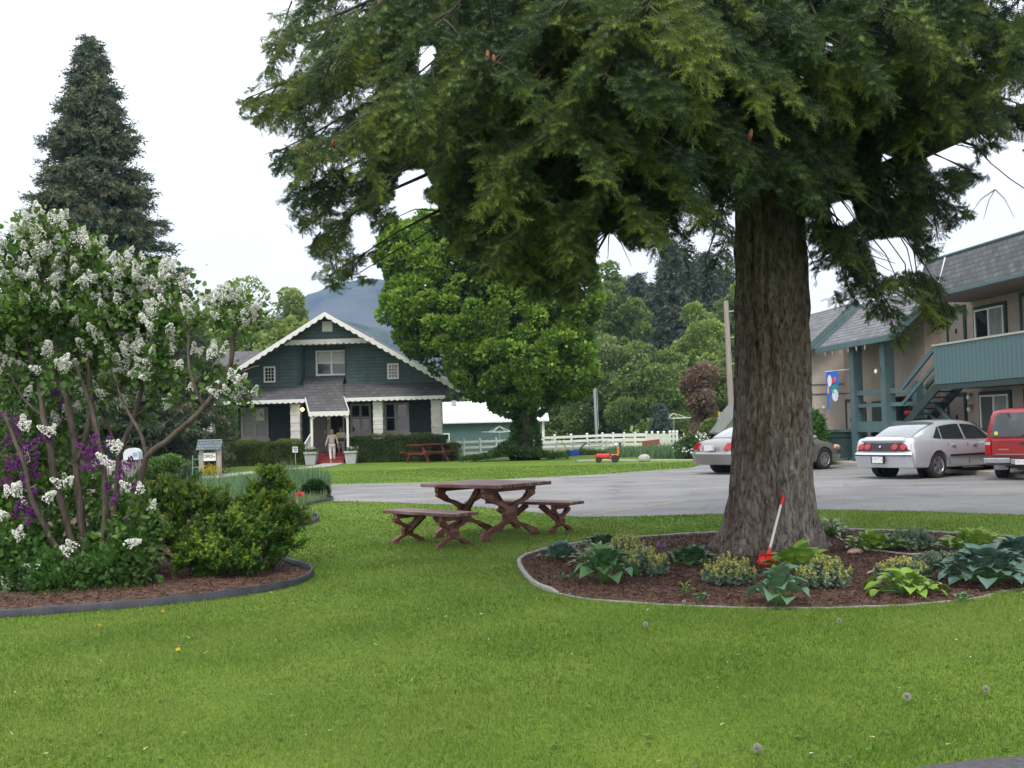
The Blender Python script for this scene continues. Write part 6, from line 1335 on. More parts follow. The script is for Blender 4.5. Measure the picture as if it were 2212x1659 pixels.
def limbs_to(parent, lobes, r0, h0, m, seed, name='limbs', n=9):
    g = random.Random(seed); mb = MB()
    for i in range(n):
        l = lobes[i % len(lobes)]; a = g.uniform(0, 2*PI); e = Vector((l[0]+math.cos(a)*l[3]*.55, l[1]+math.sin(a)*l[4]*.55, l[2]+g.uniform(-.2, .6)*l[5])); s = Vector((0, 0, h0*g.uniform(.8, 1.1))); mid = s.lerp(e, .45)+Vector((g.uniform(-.3, .3), g.uniform(-.3, .3), .3)); mb.tube([s, mid, e], [r0*.45, r0*.3, r0*.08], 6)
    return mb.build(name, m, parent, smooth=True)
def trunk(parent, r, h, m, seed=0, lean=(0, 0)):
    return MB().tube([(0, 0, -.05), (0, 0, .25), (lean[0]*.3, lean[1]*.3, h*.4), (lean[0], lean[1], h)], [r*1.5, r*1.1, r*.95, r*.7], 14, lump=lambda i, k: 1+.08*math.sin(k*2.3+i+seed)).build('trunk', m, parent, smooth=True)
M_GBARK = mat('grey brown bark', (.09, .075, .06), (.17, .145, .12), scale=10, rough=.95, bump=.6, stretch=(1, 1, .25))
# --- round maple with ivy on its trunk
def maple():
    Y = 50.5; b = D(1135, 990, Y); t = thing('maple_tree', 'round dense bright green maple with an ivy-covered trunk, right of the house', 'tree', (b.x, Y, 0))
    def lobe(px, py, rx, rz, dy=0, ry=None): q = D(px, py, Y); k = Y/FP; return (q.x-b.x, dy, q.z, rx*k, (ry or rx*.85)*k, rz*k)
    lobes = [lobe(1062, 690, 214, 152, 0, 150), lobe(1000, 560, 180, 120, .5, 130), lobe(1130, 780, 160, 110, -.3, 150), lobe(935, 668, 116, 84, -.5, 90), lobe(1190, 640, 115, 130, 0, 120), lobe(1215, 780, 80, 95, -.4, 100), lobe(880, 540, 70, 65, .3, 60), lobe(1060, 490, 120, 60, .3, 100), lobe(1128, 862, 72, 42, 0, 80), lobe(925, 738, 55, 38, -.3, 50), lobe(1160, 540, 90, 70, .3, 90)]
    trunk(t, .34, 3.6, M_GBARK, 2); limbs_to(t, lobes, .4, 3.2, M_GBARK, 5, n=12)
    m = leafmat('maple leaves', [(.036, .082, .011), (.085, .170, .020), (.155, .275, .032), (.25, .385, .05), (.36, .48, .09)], .3, .5)
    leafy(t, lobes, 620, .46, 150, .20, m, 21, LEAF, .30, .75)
    # ivy sleeve
    g = np.random.default_rng(5); n = 5200; z = g.uniform(0, 3.4, n); a = g.uniform(0, 2*PI, n); r = .40+.16*np.sin(z*2.2+a*2)+.18*g.random(n)+.30*np.exp(-((z-3.0)/.7)**2); P = np.stack([r*np.cos(a), r*np.sin(a), z], 1)
    d = np.stack([np.cos(a), np.sin(a), g.normal(0, .5, n)-.3], 1)
    cloud('ivy', P, basis(d), g.uniform(.10, .17, n), LEAF, leafmat('ivy leaves', [(.018, .05, .01), (.05, .12, .02), (.09, .18, .03)], .2), t, rnd=g.normal(.5, .25, n))
    # ivy mound spreading at the foot
    q = D(1110, 985, Y); m2 = thing('ivy_mound', 'low spreading mound of ivy round the foot of the maple', 'ground cover', (q.x, Y-.6, 0)); n = 7500; x = g.normal(0, 1, n); x = np.clip(x, -2.3, 2.3)*1.05; y = g.uniform(-1, 1, n)*.8
    h = .62*np.exp(-(x/1.25)**2)*(1-.25*np.sin(x*4))*(1-(y/.9)**2*.6)+.16; z = h*g.uniform(.35, 1, n); P = np.stack([x, y, z], 1); d = np.stack([x*.3, y*.5-.3, np.ones(n)*.7], 1)+g.normal(size=(n, 3))*.5
    cloud('foliage', P, basis(d), g.uniform(.10, .17, n), LEAF, leafmat('mound leaves', [(.02, .055, .012), (.05, .12, .025), (.085, .17, .04)], .2), m2, rnd=g.normal(.5, .22, n))
    MB().tube([(-1.9, 0, .05), (-.6, .1, .2), (.6, 0, .22), (1.8, 0, .05)], .03, 5).build('stems', M_TWIGWOOD, m2)
maple()
# --- conifers made of whorls of drooping boughs with needle twigs
def conifer(label, px, pyb, Y, height, rad, seed, m, dens=1.0, tw=.55, power=.8, z0=.5, ragged=.18, lean=0, cat='tree', name='spruce_tree', narrow=None, group=None, tmpl=FARTWIG):
    g = np.random.default_rng(seed); x0 = X(px, Y); t = thing(name, label, cat, (x0, Y, 0), 0, group)
    MB().tube([(0, 0, 0), (lean*.5, 0, height*.5), (lean, 0, height)], [height*.016, height*.010, .03], 8).build('trunk', M_GBARK, t, smooth=True)
    P, Dd, Rn, S = [], [], [], []; lb = MB(); z = z0; k = 0
    while z < height-.15:
        f = (z-z0)/(height-z0); R_ = rad*(1-f)**power*(narrow(f) if narrow else 1)+.12; nb = max(4, int((5+R_*2.6)*dens))
        for j in range(nb):
            a = g.uniform(0, 2*PI); L_ = R_*g.uniform(1-ragged*1.8, 1+ragged); droop = g.uniform(.10, .30) if f < .7 else g.uniform(-.25, .1); zz = z+g.uniform(-.2, .2)
            d = np.array([math.cos(a), math.sin(a), 0]); s = np.array([-d[1], d[0], 0]); tone = g.normal(0, .13); nn = max(4, int(L_*9*dens))
            if j % 3 == 0: lb.tube([(lean*f, 0, zz), tuple(d*L_*.9+np.array([lean*f, 0, zz-droop*L_*.8]))], [.04, .01], 3, cap=False)
            u = g.uniform(.12, 1, nn)**.7; w = (1-u)*L_*.38*g.uniform(-1, 1, nn)
            pz = zz-droop*L_*u**1.5+.22*L_*np.maximum(0, u-.75)
            pts = d*(u*L_)[:, None]+s*w[:, None]; pts[:, 2] = pz; pts[:, 0] += lean*f; P.append(pts)
            dd = d*g.uniform(.4, 1, (nn, 1))+s*(np.sign(w)*g.uniform(.1, .8, nn))[:, None]+np.stack([np.zeros(nn), np.zeros(nn), g.uniform(-.7, .25, nn)], 1); Dd.append(dd)
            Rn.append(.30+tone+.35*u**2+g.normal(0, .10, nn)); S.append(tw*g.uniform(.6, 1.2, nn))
        z += max(.16, .32*(1-f*.5))*(height/16)**.5/max(.6, dens**.5); k += 1
    P = np.concatenate(P); cloud('crown', P, basis(np.concatenate(Dd), rng=g), np.concatenate(S), tmpl, m, t, rnd=np.concatenate(Rn)); lb.build('limbs', M_GBARK, t); return t
M_SPRUCE = leafmat('spruce needles', [(.020, .036, .026), (.036, .058, .038), (.058, .084, .050), (.10, .12, .062), (.14, .135, .075)], .15, .6, .3)
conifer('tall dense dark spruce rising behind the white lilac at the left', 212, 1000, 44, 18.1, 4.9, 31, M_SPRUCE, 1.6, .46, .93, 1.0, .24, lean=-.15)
# --- far trees: each with trunk and crown; sized from the photograph
def far_tree(label, px, top, bot, Y, halfw, seed, cols, kind='round', group='trees beyond the fence', name='leafy_tree'):
    k = Y/FP; q = D(px, top, Y); h = q.z; zb = max(.3, D(px, bot, Y).z); t = thing(name, label, 'tree', (q.x, Y, 0), 0, group); g = np.random.default_rng(seed); w = halfw*k
    lobes = []; nl = 8
    for i in range(nl):
        f = (i+.5)/nl; zz = zb+(h-zb)*f; ww = w*(math.sin((f*.80+.14)*PI)**.6 if kind == 'round' else (1-f)**.6+.15); a = g.uniform(0, 2*PI); off = ww*.42
        lobes.append((math.cos(a)*off, math.sin(a)*off, zz, max(.6, ww*.72), max(.6, ww*.68), (h-zb)*.17+.2))
    m = leafmat(label[:30], cols, .3, .6, .25); trunk(t, max(.15, h*.022), zb+(h-zb)*.6, M_GBARK, seed); limbs_to(t, lobes, max(.12, h*.02), zb, M_GBARK, seed, n=6)
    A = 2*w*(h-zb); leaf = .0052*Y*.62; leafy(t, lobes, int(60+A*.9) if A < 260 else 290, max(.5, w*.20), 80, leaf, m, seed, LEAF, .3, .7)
    return t
GR1 = [(.09, .14, .036), (.15, .22, .050), (.22, .30, .070), (.29, .38, .10), (.35, .44, .14)]
GR2 = [(.055, .10, .030), (.098, .16, .044), (.145, .22, .058), (.20, .28, .075), (.26, .34, .10)]
GR3 = [(.07, .11, .040), (.115, .165, .06), (.165, .225, .08), (.22, .28, .10), (.27, .32, .12)]
far_tree('bright willow-like tree behind the house roof, left of the gable', 560, 640, 960, 92, 150, 41, GR1)
far_tree('light green rounded tree left of the willow behind the house', 500, 652, 960, 88, 100, 141, GR1)
far_tree('pale feathery tree behind the house ridge', 622, 655, 960, 90, 80, 142, GR1)
far_tree('small light green tree directly behind the left roof slope', 648, 672, 960, 90, 62, 42, GR1)
far_tree('mid green tree far left behind the lilac', 430, 700, 985, 80, 95, 43, GR2)
far_tree('dark green tree at the far left edge behind the lilac', 60, 690, 985, 70, 130, 44, GR2)
far_tree('green tree between the spruce and the willow', 330, 740, 985, 74, 110, 45, GR2)
far_tree('green bush-like tree behind the left porch corner', 385, 850, 990, 66, 70, 46, GR2)
far_tree('pale green tree above the barn roof beside the house', 985, 828, 960, 96, 95, 47, GR3)
far_tree('tall grey-green tree right behind the maple', 1330, 600, 930, 105, 78, 48, GR2)
far_tree('soft green tree low behind the flagpole', 1300, 745, 950, 86, 95, 49, GR3)
far_tree('broad olive tree over the middle of the white fence', 1405, 760, 950, 82, 100, 50, GR2)
far_tree('bright light green tree right of centre above the fence', 1500, 690, 950, 88, 90, 51, GR1)
far_tree('dark green tree behind the utility pole', 1585, 640, 950, 100, 80, 52, GR2)
far_tree('green tree seen under the maple crown', 1210, 800, 955, 92, 90, 53, GR2)
far_tree('tree behind the motel porch roof', 1800, 700, 950, 85, 110, 54, GR2)
far_tree('low bushy tree behind the far end of the white fence', 1560, 800, 950, 70, 55, 55, GR3)
def feather(f): return .55+.45*math.sin(f*9)**2
M_PINE = leafmat('far pine needles', [(.030, .044, .034), (.048, .066, .046), (.070, .088, .056), (.10, .115, .07)], .1, .7, .2)
for px, top, w_, Y, sd, lb in [(1470, 520, 62, 112, 61, 'tallest dark pine in the gap left of the fir trunk'), (1425, 610, 26, 125, 62, 'thin dark pine left of the tallest pine'), (1385, 590, 28, 130, 63, 'slim pine between the grey-green tree and the tallest pine'), (1535, 545, 44, 118, 64, 'dark pine just left of the fir trunk'), (1575, 580, 40, 124, 65, 'dark pine partly behind the fir trunk'), (1340, 600, 30, 135, 66, 'faint slim pine above the grey-green tree')]:
    h = D(px, top, Y).z; conifer(lb, px, 940, Y, h, w_*Y/FP, sd, M_PINE, .8, 1.25, .55, h*.12, .30, name='pine_tree', group='pines beyond the fence')
# small blue spruce and reddish shrub
conifer('small blue-green spruce beside the grey airer', 1425, 960, 68, D(1425, 872, 68).z, .9, 71, leafmat('blue spruce needles', [(.03, .06, .055), (.06, .10, .09), (.10, .15, .13)], .1), 1.4, .34, 1, .15, .1)
def shrub_at(label, px, pyb, Y, wpx, toppx, cols, seed, name='shrub', cat='shrub', leaf=None, nclump=60, per=70, group=None, flower=None, x=None, fill=.3):
    k = Y/FP; q = D(px, pyb, Y); h = max(.2, D(px, toppx, Y).z); w = wpx*k/2; t = thing(name, label, cat, (q.x, Y, 0), 0, group)
    lobes = [(0, 0, h*.5, w*.85, w*.7, h*.5), (-w*.45, 0, h*.38, w*.55, w*.5, h*.38), (w*.45, .1, h*.36, w*.55, w*.5, h*.36), (0, -w*.3, h*.35, w*.6, w*.4, h*.36)]
    leafy(t, lobes, nclump, max(.07, min(w, h)*.22), per, leaf or .0022*Y, leafmat(label[:30], cols, .25), seed, LEAF, fill, .8, name='foliage')
    mb = MB()
    for i in range(5): a = i*1.3; mb.tube([(0, 0, 0), (math.cos(a)*w*.4, math.sin(a)*w*.3, h*.7)], [.02*h+.006, .005], 5)
    mb.build('stems', M_TWIGWOOD, t)
    if flower:
        g = np.random.default_rng(seed+1); n, sz, fm = flower; P, d = ell_shell(n, (0, 0, h*.55), (w*.95, w*.8, h*.5), .95, g); P[:, 2] = np.maximum(P[:, 2], .1); P = np.repeat(P, 9, 0)+g.normal(size=(n*9, 3))*sz*.28; cloud('flowers', P, basis(g.normal(size=P.shape)), np.full(len(P), sz*.6), LEAF, fm, t)
    return t
M_PETALW = leafmat('white petals', [(.55, .57, .52), (.75, .76, .73), (.85, .86, .84)], .15, .7, .2)
far_tree('reddish brown small tree beside the yellow post', 1512, 808, 945, 56, 33, 72, [(.11, .075, .055), (.17, .115, .085), (.23, .165, .125), (.28, .22, .16), (.32, .27, .2)], name='shrub', group='shrubs by the yellow post')
shrub_at('leafy shrub with cream flower heads left of the grey sedan', 1500, 990, 46, 85, 940, [(.04, .09, .03), (.09, .16, .05), (.14, .22, .08)], 73, flower=(26, .24, M_PETALW))
shrub_at('green shrub below the reddish tree', 1540, 985, 49, 70, 905, GR2, 74)
conifer('narrow bright green cypress at the motel wall just right of the fir trunk', 1758, 1000, 36.5, D(1757, 885, 36.5).z, .42, 75, leafmat('cypress', [(.03, .10, .02), (.06, .17, .03), (.09, .22, .05)], .15), 2.2, .22, .75, .05, .06, name='cypress')
# iris bed along the far lawn (a mass of blades)
def blades(name, pts_xy, n, h, w_, cols, seed, label=None, jit=.25, lean=.25, z=0):
    g = np.random.default_rng(seed); P = []
    poly = [(p[0], p[1]) for p in pts_xy]; xs = [p[0] for p in poly]; ys = [p[1] for p in poly]; x = g.uniform(min(xs), max(xs), n*5); y = g.uniform(min(ys), max(ys), n*5); k = in_poly(x, y, poly); x = x[k][:n]; y = y[k][:n]; n = len(x)
    pat = .75+.3*np.sin(x*1.9+1)*np.cos(y*2.3+x); hh = h*pat*g.uniform(.6, 1.15, n); d = g.normal(size=(n, 3))*lean; d[:, 2] = 1
    o = cloud(name, np.stack([x, y, np.full(n, z)], 1), basis(d, rng=g), np.stack([np.full(n, w_)*g.uniform(.6, 1.3, n), hh, hh*.8], 1), BLADE, leafmat(name+str(seed), cols, .3, .5), rnd=np.clip(g.normal(.5, .22, n)+.2*(pat-.75), 0, 1)); tag(o, kind='stuff')
    if label: o['label'] = label
    return o
IR = [(.06, .12, .055), (.10, .18, .085), (.15, .24, .12), (.22, .30, .16)]
blades('iris_leaves', [(X(1315, 50), 50), (X(1500, 50), 49), (X(1520, 54), 54), (X(1310, 55), 55)], 3800, .62, .05, IR, 81)
blades('iris_leaves', [(X(1385, 47), 47.5), (X(1500, 45), 46), (X(1500, 50), 50), (X(1380, 50), 50)], 1800, .75, .05, IR, 82)
blades('weeds', [(X(1180, 56), 55.5), (X(1330, 56), 55.5), (X(1330, 56), 56.2), (X(1180, 56), 56.2)], 1400, .4, .06, GR2[:4], 83)
# mountains
def mountain(name, prof, Y, depth, cols, seed, label):
    g = np.random.default_rng(seed); xs = np.linspace(prof[0][0], prof[-1][0], 150); hz = np.interp(xs, [p[0] for p in prof], [p[1] for p in prof]); rows = []; K = 26; vs = []
    for j in range(K):
        f = j/(K-1)
        for x, hh in zip(xs, hz):
            q = D(x, hh, Y); z = max(0, q.z)*f**1.25; nn = .05*z*(math.sin(x*.021*(1+f)+j*.9+seed)+.6*math.sin(x*.057+j*1.7)+.4*math.sin(x*.13-j*2.1))*(math.sin(f*PI)+.15)
            vs.append((q.x, Y-depth*(1-f)+nn*2, max(-1, z+nn)+(2.5*g.random() if f > .9 else 0)))
    n = len(xs); mb = MB(); mb.add(vs, [(j*n+i, j*n+i+1, (j+1)*n+i+1, (j+1)*n+i) for j in range(K-1) for i in range(n-1)])
    o = mb.build(name, mat(name+str(seed), cols[0], cols[1], scale=.035, rough=1, detail=12, c3=cols[2], s3=.004, spec=.05), smooth=True); tag(o, kind='structure'); o['label'] = label; return o
mountain('hills', [(-600, 620), (0, 690), (300, 700), (400, 668), (470, 700), (590, 690), (620, 668), (660, 640), (720, 615), (800, 603), (860, 606), (950, 630), (1080, 660), (1250, 655), (1310, 598), (1345, 602), (1400, 640), (1480, 660), (1700, 690), (2000, 720), (2600, 700)], 1900, 800, [(.008, .022, .016), (.085, .105, .062), (.10, .095, .085)], 91, 'forested mountain ridge behind the house')
mountain('hills', [(-600, 760), (300, 770), (560, 760), (640, 700), (720, 690), (860, 720), (1000, 700), (1300, 690), (1420, 650), (1600, 700), (2600, 760)], 1250, 500, [(.012, .030, .018), (.085, .105, .06), (.10, .09, .08)], 92, 'nearer lower ridge')
# air: even pale haze
hz = MB().box(-1700, 1700, -45, 2150, -1.0, 420).build('haze', None or mat('x'+'tmp', (1, 1, 1))); tag(hz, kind='stuff')
hm = bpy.data.materials.new('haze air'); hm.use_nodes = True; hn = hm.node_tree; hn.nodes.clear(); ho = hn.nodes.new('ShaderNodeOutputMaterial'); hv = hn.nodes.new('ShaderNodeVolumePrincipled')
hv.inputs['Color'].default_value = (.36, .54, .86, 1); hv.inputs['Density'].default_value = .00032; hv.inputs['Anisotropy'].default_value = .2; hn.links.new(hv.outputs[0], ho.inputs['Volume']); hz.data.materials.clear(); hz.data.materials.append(hm)
# ------------------------------------------------------------ lilac in front left: many stems, heart leaves, white and purple panicles
M_LBARK = mat('lilac bark', (.050, .038, .030), (.125, .100, .084), scale=16, rough=.95, bump=.7, stretch=(1, 1, .3))
def panicle_cloud(name, C, A, L_, m, parent, g, nf=80, fs=.021):
    """C centres (n,3), A axis dirs, L_ lengths -> a cone of small florets each"""
    n = len(C); P = []; 
    for i in range(n):
        u = g.random(nf)**.8; r = L_[i]*.34*(1-u)**.7+.008; a = g.uniform(0, 2*PI, nf); ax = A[i]/np.linalg.norm(A[i]); b1 = np.cross(ax, [.3, .2, .9]); b1 /= np.linalg.norm(b1); b2 = np.cross(ax, b1)
        rr = r*g.uniform(.75, 1.05, nf); P.append(C[i]+ax*(u*L_[i])[:, None]+b1*(rr*np.cos(a))[:, None]+b2*(rr*np.sin(a))[:, None])
    P = np.concatenate(P); tone = np.repeat(g.normal(.5, .12, n), nf)+g.normal(0, .15, len(P))
    S4 = ([(-.5, 0, 0), (0, -.5, .25), (.5, 0, 0), (0, .5, .25), (0, 0, .45)], [(0, 1, 4), (1, 2, 4), (2, 3, 4), (3, 0, 4)])
    return cloud(name, P, basis(g.normal(size=P.shape), rng=g), np.full(len(P), fs)*g.uniform(.75, 1.2, len(P)), S4, m, parent, rnd=tone)
M_LLEAF = leafmat('lilac leaves', [(.028, .070, .014), (.058, .130, .022), (.100, .200, .034), (.160, .275, .05), (.24, .35, .08)], .3, .4, .45)
M_LWHITE = leafmat('white lilac florets', [(.62, .64, .56), (.80, .80, .77), (.90, .90, .88)], .1, .7, .2)
M_LPURP = leafmat('purple lilac florets', [(.10, .02, .12), (.19, .045, .22), (.30, .10, .34)], .2, .7, .2)
LY = 11.7
def LP(px, py, dy=0): return D(px, py, LY+dy)
def stemset(mb, base, stems):
    for r0, r1, pts in stems:
        P = [LP(px, py, dy) for px, py, dy in pts]; P = smooth_closed(P, 4, False); n = len(P); mb.tube([p+Vector((noise1(i*1.1, r0*99)*.012, noise1(i*.9, r0*50)*.012, 0)) for i, p in enumerate(P)], [(r0+(r1-r0)*i/(n-1))*.66 for i in range(n)], 8, lump=lambda i, k: 1+.10*math.sin(k*2.1+i*1.3))
def lilac():
    b = LP(195, 1262); t = thing('lilac_bush', 'large old white-flowering lilac with crooked bare lower stems at the left', 'flowering shrub', (b.x, LY, 0)); g = np.random.default_rng(51); rd = random.Random(5)
    st = [(.062, .030, [(195, 1262, 0), (150, 1150, 0), (115, 1010, -.1), (95, 900, -.1), (75, 800, 0), (40, 700, 0), (-5, 600, .1)]),
          (.070, .030, [(200, 1265, .1), (175, 1130, .15), (165, 1000, .1), (150, 880, 0), (120, 800, 0), (118, 700, 0), (95, 600, 0), (80, 520, 0)]),
          (.050, .022, [(120, 800, 0), (175, 740, .1), (195, 660, .1), (200, 560, .2)]),
          (.055, .022, [(165, 1000, .1), (195, 900, .15), (190, 790, .1), (182, 720, .2), (205, 600, .2), (170, 500, .2)]),
          (.060, .028, [(205, 1262, -.1), (225, 1150, -.15), (228, 1060, -.2), (215, 960, -.1), (190, 860, -.1), (160, 780, -.2)]),
          (.058, .030, [(215, 1262, .2), (235, 1180, .25), (250, 1080, .3), (258, 980, .3), (290, 900, .3), (308, 820, .3), (300, 740, .3), (315, 650, .4)]),
          (.060, .034, [(222, 1255, 0), (262, 1160, -.05), (300, 1050, -.1), (318, 985, -.15), (370, 945, -.2), (440, 880, -.2), (478, 830, -.2), (500, 770, -.2), (505, 700, -.2), (495, 650, -.2)]),
          (.034, .014, [(318, 985, -.15), (300, 930, -.1), (262, 860, 0), (250, 800, .1)]),
          (.030, .010, [(440, 880, -.2), (410, 800, -.2), (405, 720, -.1), (370, 640, 0)]), (.026, .010, [(478, 830, -.2), (530, 800, -.3), (560, 790, -.3)]), (.022, .008, [(505, 700, -.2), (530, 670, -.2), (545, 640, -.2)]),
          (.050, .026, [(180, 1262, -.2), (120, 1180, -.35), (70, 1080, -.5), (45, 980, -.5), (10, 900, -.5)]), (.040, .02, [(20, 1180, .3), (-30, 1080, .3), (-60, 900, .3)]),
          (.028, .01, [(95, 900, -.1), (50, 860, -.1), (20, 800, -.1)]), (.024, .01, [(290, 900, .3), (340, 860, .3), (350, 780, .3), (390, 700, .3)]), (.030, .012, [(258, 980, .3), (225, 880, .5), (240, 780, .5)]), (.030, .012, [(300, 740, .3), (260, 660, .3), (250, 590, .3)])]
    mb = MB(); stemset(mb, b, st); mb.build('stems', M_LBARK, t, smooth=True, world=True)
    # leafy masses (photo px, py, radius px, depth offset, density, flowers)
    masses = [(35, 560, 70, 0, 1, 15), (105, 524, 62, .1, 1, 15), (172, 562, 56, .2, 1, 10), (70, 640, 90, 0, 1, 14), (200, 600, 70, .2, 1, 11), (0, 700, 80, 0, 1, 8), (140, 690, 75, .1, 1, 8), (230, 690, 70, .2, 1, 9), (270, 610, 50, .3, 1, 9), (320, 600, 48, .3, 1, 12), (370, 632, 38, .2, .8, 7), (300, 680, 62, .3, 1, 10), (370, 700, 55, .1, 1, 6), (260, 770, 66, .3, .9, 11), (180, 790, 60, .3, .8, 8), (330, 780, 50, .2, .8, 8), (390, 770, 36, .1, .4, 4), (60, 740, 60, .2, .8, 6),
              (30, 830, 60, .1, .8, 6), (110, 790, 40, -.2, .6, 3), (440, 688, 32, -.2, .5, 4), (490, 670, 30, -.2, .6, 6), (530, 690, 22, -.2, .7, 4), (400, 840, 26, 0, .3, 1), (470, 790, 24, -.2, .3, 2), (500, 840, 26, -.3, .45, 3), (530, 862, 18, -.3, .5, 3), (240, 850, 44, .4, .5, 5), (300, 880, 28, .4, .4, 3), (350, 860, 24, .2, .35, 1), (30, 930, 70, .3, .9, 2), (80, 1010, 60, .4, .9, 1), (10, 1060, 70, .2, .9, 1), (150, 900, 38, .5, .6, 2), (130, 980, 30, .5, .4, 1),
              (190, 1060, 46, .5, .8, 1), (60, 1130, 65, .1, .9, 1), (250, 1080, 26, .4, .4, 0), (10, 1180, 55, -.3, .9, 0), (100, 1200, 45, .3, .9, 1), (270, 1180, 52, -.2, .8, 0), (310, 1110, 36, -.1, .6, 1)]
    P, Dd, Rn = [], [], []; FC, FA, FL = [], [], []; tw = MB(); k0 = LY/FP
    for px, py, rp, dy, den, nf in masses:
        c = np.array(LP(px, py, dy)); r = rp*k0; nsub = int(9*den*(rp/60)**2)+4
        for s in range(nsub):   # leafy twigs
            d = g.normal(size=3); d /= np.linalg.norm(d); sc = c+d*r*g.uniform(.25, 1.0)*np.array([1, 1.25, .95]); sd = d+np.array([0, 0, .5]); sd /= np.linalg.norm(sd); tone = g.normal(0, .12); kx = int(g.uniform(32, 50)*den)
            off = g.normal(size=(kx, 3))*.085*np.array([1, 1, .9]); P.append(sc+off); Dd.append(off/.085*.7+sd*.5+g.normal(size=(kx, 3))*.5-np.array([0, 0, .15])); Rn.append(.40+tone+.12*d[2]+g.normal(0, .12, kx))  # upward twigs get a paler leaf tone, imitating light from above
            tw.tube([Vector(c)+Vector(g.normal(size=3)*.05), Vector(sc)], [.008, .004], 3, cap=False)
        for s in range(int(nf*1.75)):
            d = g.normal(size=3); d[2] += .25; d[1] = -abs(d[1]) if g.random() < .8 else d[1]; d /= np.linalg.norm(d); q = c+d*r*g.uniform(.55, 1.12)*np.array([1.15, 1, 1]); ax = d*.6+np.array([0, -.1, .75]); m_ = 1 if g.random() < .7 else 2
            for j in range(m_): FC.append(q+g.normal(size=3)*.03*j); FA.append(ax+g.normal(size=3)*.35*j+g.normal(size=3)*.15); FL.append(g.uniform(.10, .185))
    for px, py in [(45, 1163, ), (158, 1186), (65, 1260), (70, 1235), (36, 1068), (30, 1070), (95, 1085), (50, 930), (20, 1260), (285, 1182), (300, 1057), (20, 1125), (130, 1040), (240, 1000), (110, 935), (245, 965)]:
        q = np.array(LP(px, py, -.55)); 
        for j in range(2): FC.append(q+g.normal(size=3)*.03); FA.append(np.array([g.normal()*.8, -.3, .5])); FL.append(.14)
    Pn = np.concatenate(P); cloud('leaves', Pn, basis(np.concatenate(Dd), rng=g), g.uniform(.050, .088, len(Pn)), HEART, M_LLEAF, t, rnd=np.concatenate(Rn), world=True)
    tw.build('twigs', M_LBARK, t, world=True)['kind'] = 'stuff'; o = panicle_cloud('blossoms', np.array(FC), np.array(FA), np.array(FL), M_LWHITE, None, g); Mi = mworld(t).inverted(); o.data.transform(Mi); o.parent = t
    # purple lilac behind
    b2 = LP(90, 1250, 1.3); t2 = thing('lilac_bush', 'purple-flowering lilac half hidden behind the white lilac stems', 'flowering shrub', (b2.x, LY+1.3, 0)); C2, A2, L2 = [], [], []
    for px, py in [(20, 925), (12, 985), (35, 1000), (55, 985), (8, 1018), (28, 1030), (60, 1020), (50, 1010), (75, 1040), (78, 1055), (95, 960), (105, 945), (190, 975), (200, 990), (195, 960), (215, 985), (235, 975), (205, 1005), (275, 1035), (285, 1045), (255, 1070), (30, 1102), (45, 1108), (60, 1106), (10, 905), (130, 915), (145, 880), (160, 765), (170, 745), (150, 900), (40, 960), (90, 1110), (265, 1025), (120, 850)]:
        q = np.array(LP(px, py, -.35 if (px < 110 or px > 180) else .5)); 
        for j in range(2): C2.append(q+g.normal(size=3)*.05); A2.append(g.normal(size=3)*.6+np.array([0, -.3, .4])); L2.append(g.uniform(.10, .17))
    o = panicle_cloud('blossoms', np.array(C2), np.array(A2), np.array(L2), M_LPURP, None, g); o.data.transform(mworld(t2).inverted()); o.parent = t2
    P, Dd = [], []
    for px, py, rp in [(20, 960, 80), (70, 1040, 70), (110, 950, 60), (20, 1110, 70), (150, 1080, 50), (80, 1190, 70), (180, 1180, 50), (10, 860, 70), (130, 870, 55),  (5, 1220, 60)]:
        c = np.array(LP(px, py, 1.3)); kx = int(420*(rp/60)**2); d = g.normal(size=(kx, 3)); d /= np.linalg.norm(d, axis=1, keepdims=True); P.append(c+d*rp*k0*g.uniform(.3, 1.05, (kx, 1))); Dd.append(d+g.normal(size=(kx, 3))*.6)
    Pn = np.concatenate(P); cloud('leaves', Pn, basis(np.concatenate(Dd), rng=g), g.uniform(.055, .09, len(Pn)), HEART, M_LLEAF, t2, rnd=g.normal(.34, .15, len(Pn)), world=True)
    mb = MB(); 
    for px, py in [(20, 960), (110, 950), (200, 980), (80, 1060), (240, 1040), (10, 860)]: mb.tube([Vector((0, 0, 0)), mworld(t2).inverted() @ LP(px, py, 1.3)], [.035, .012], 6)
    mb.build('stems', M_LBARK, t2, smooth=True)
lilac()
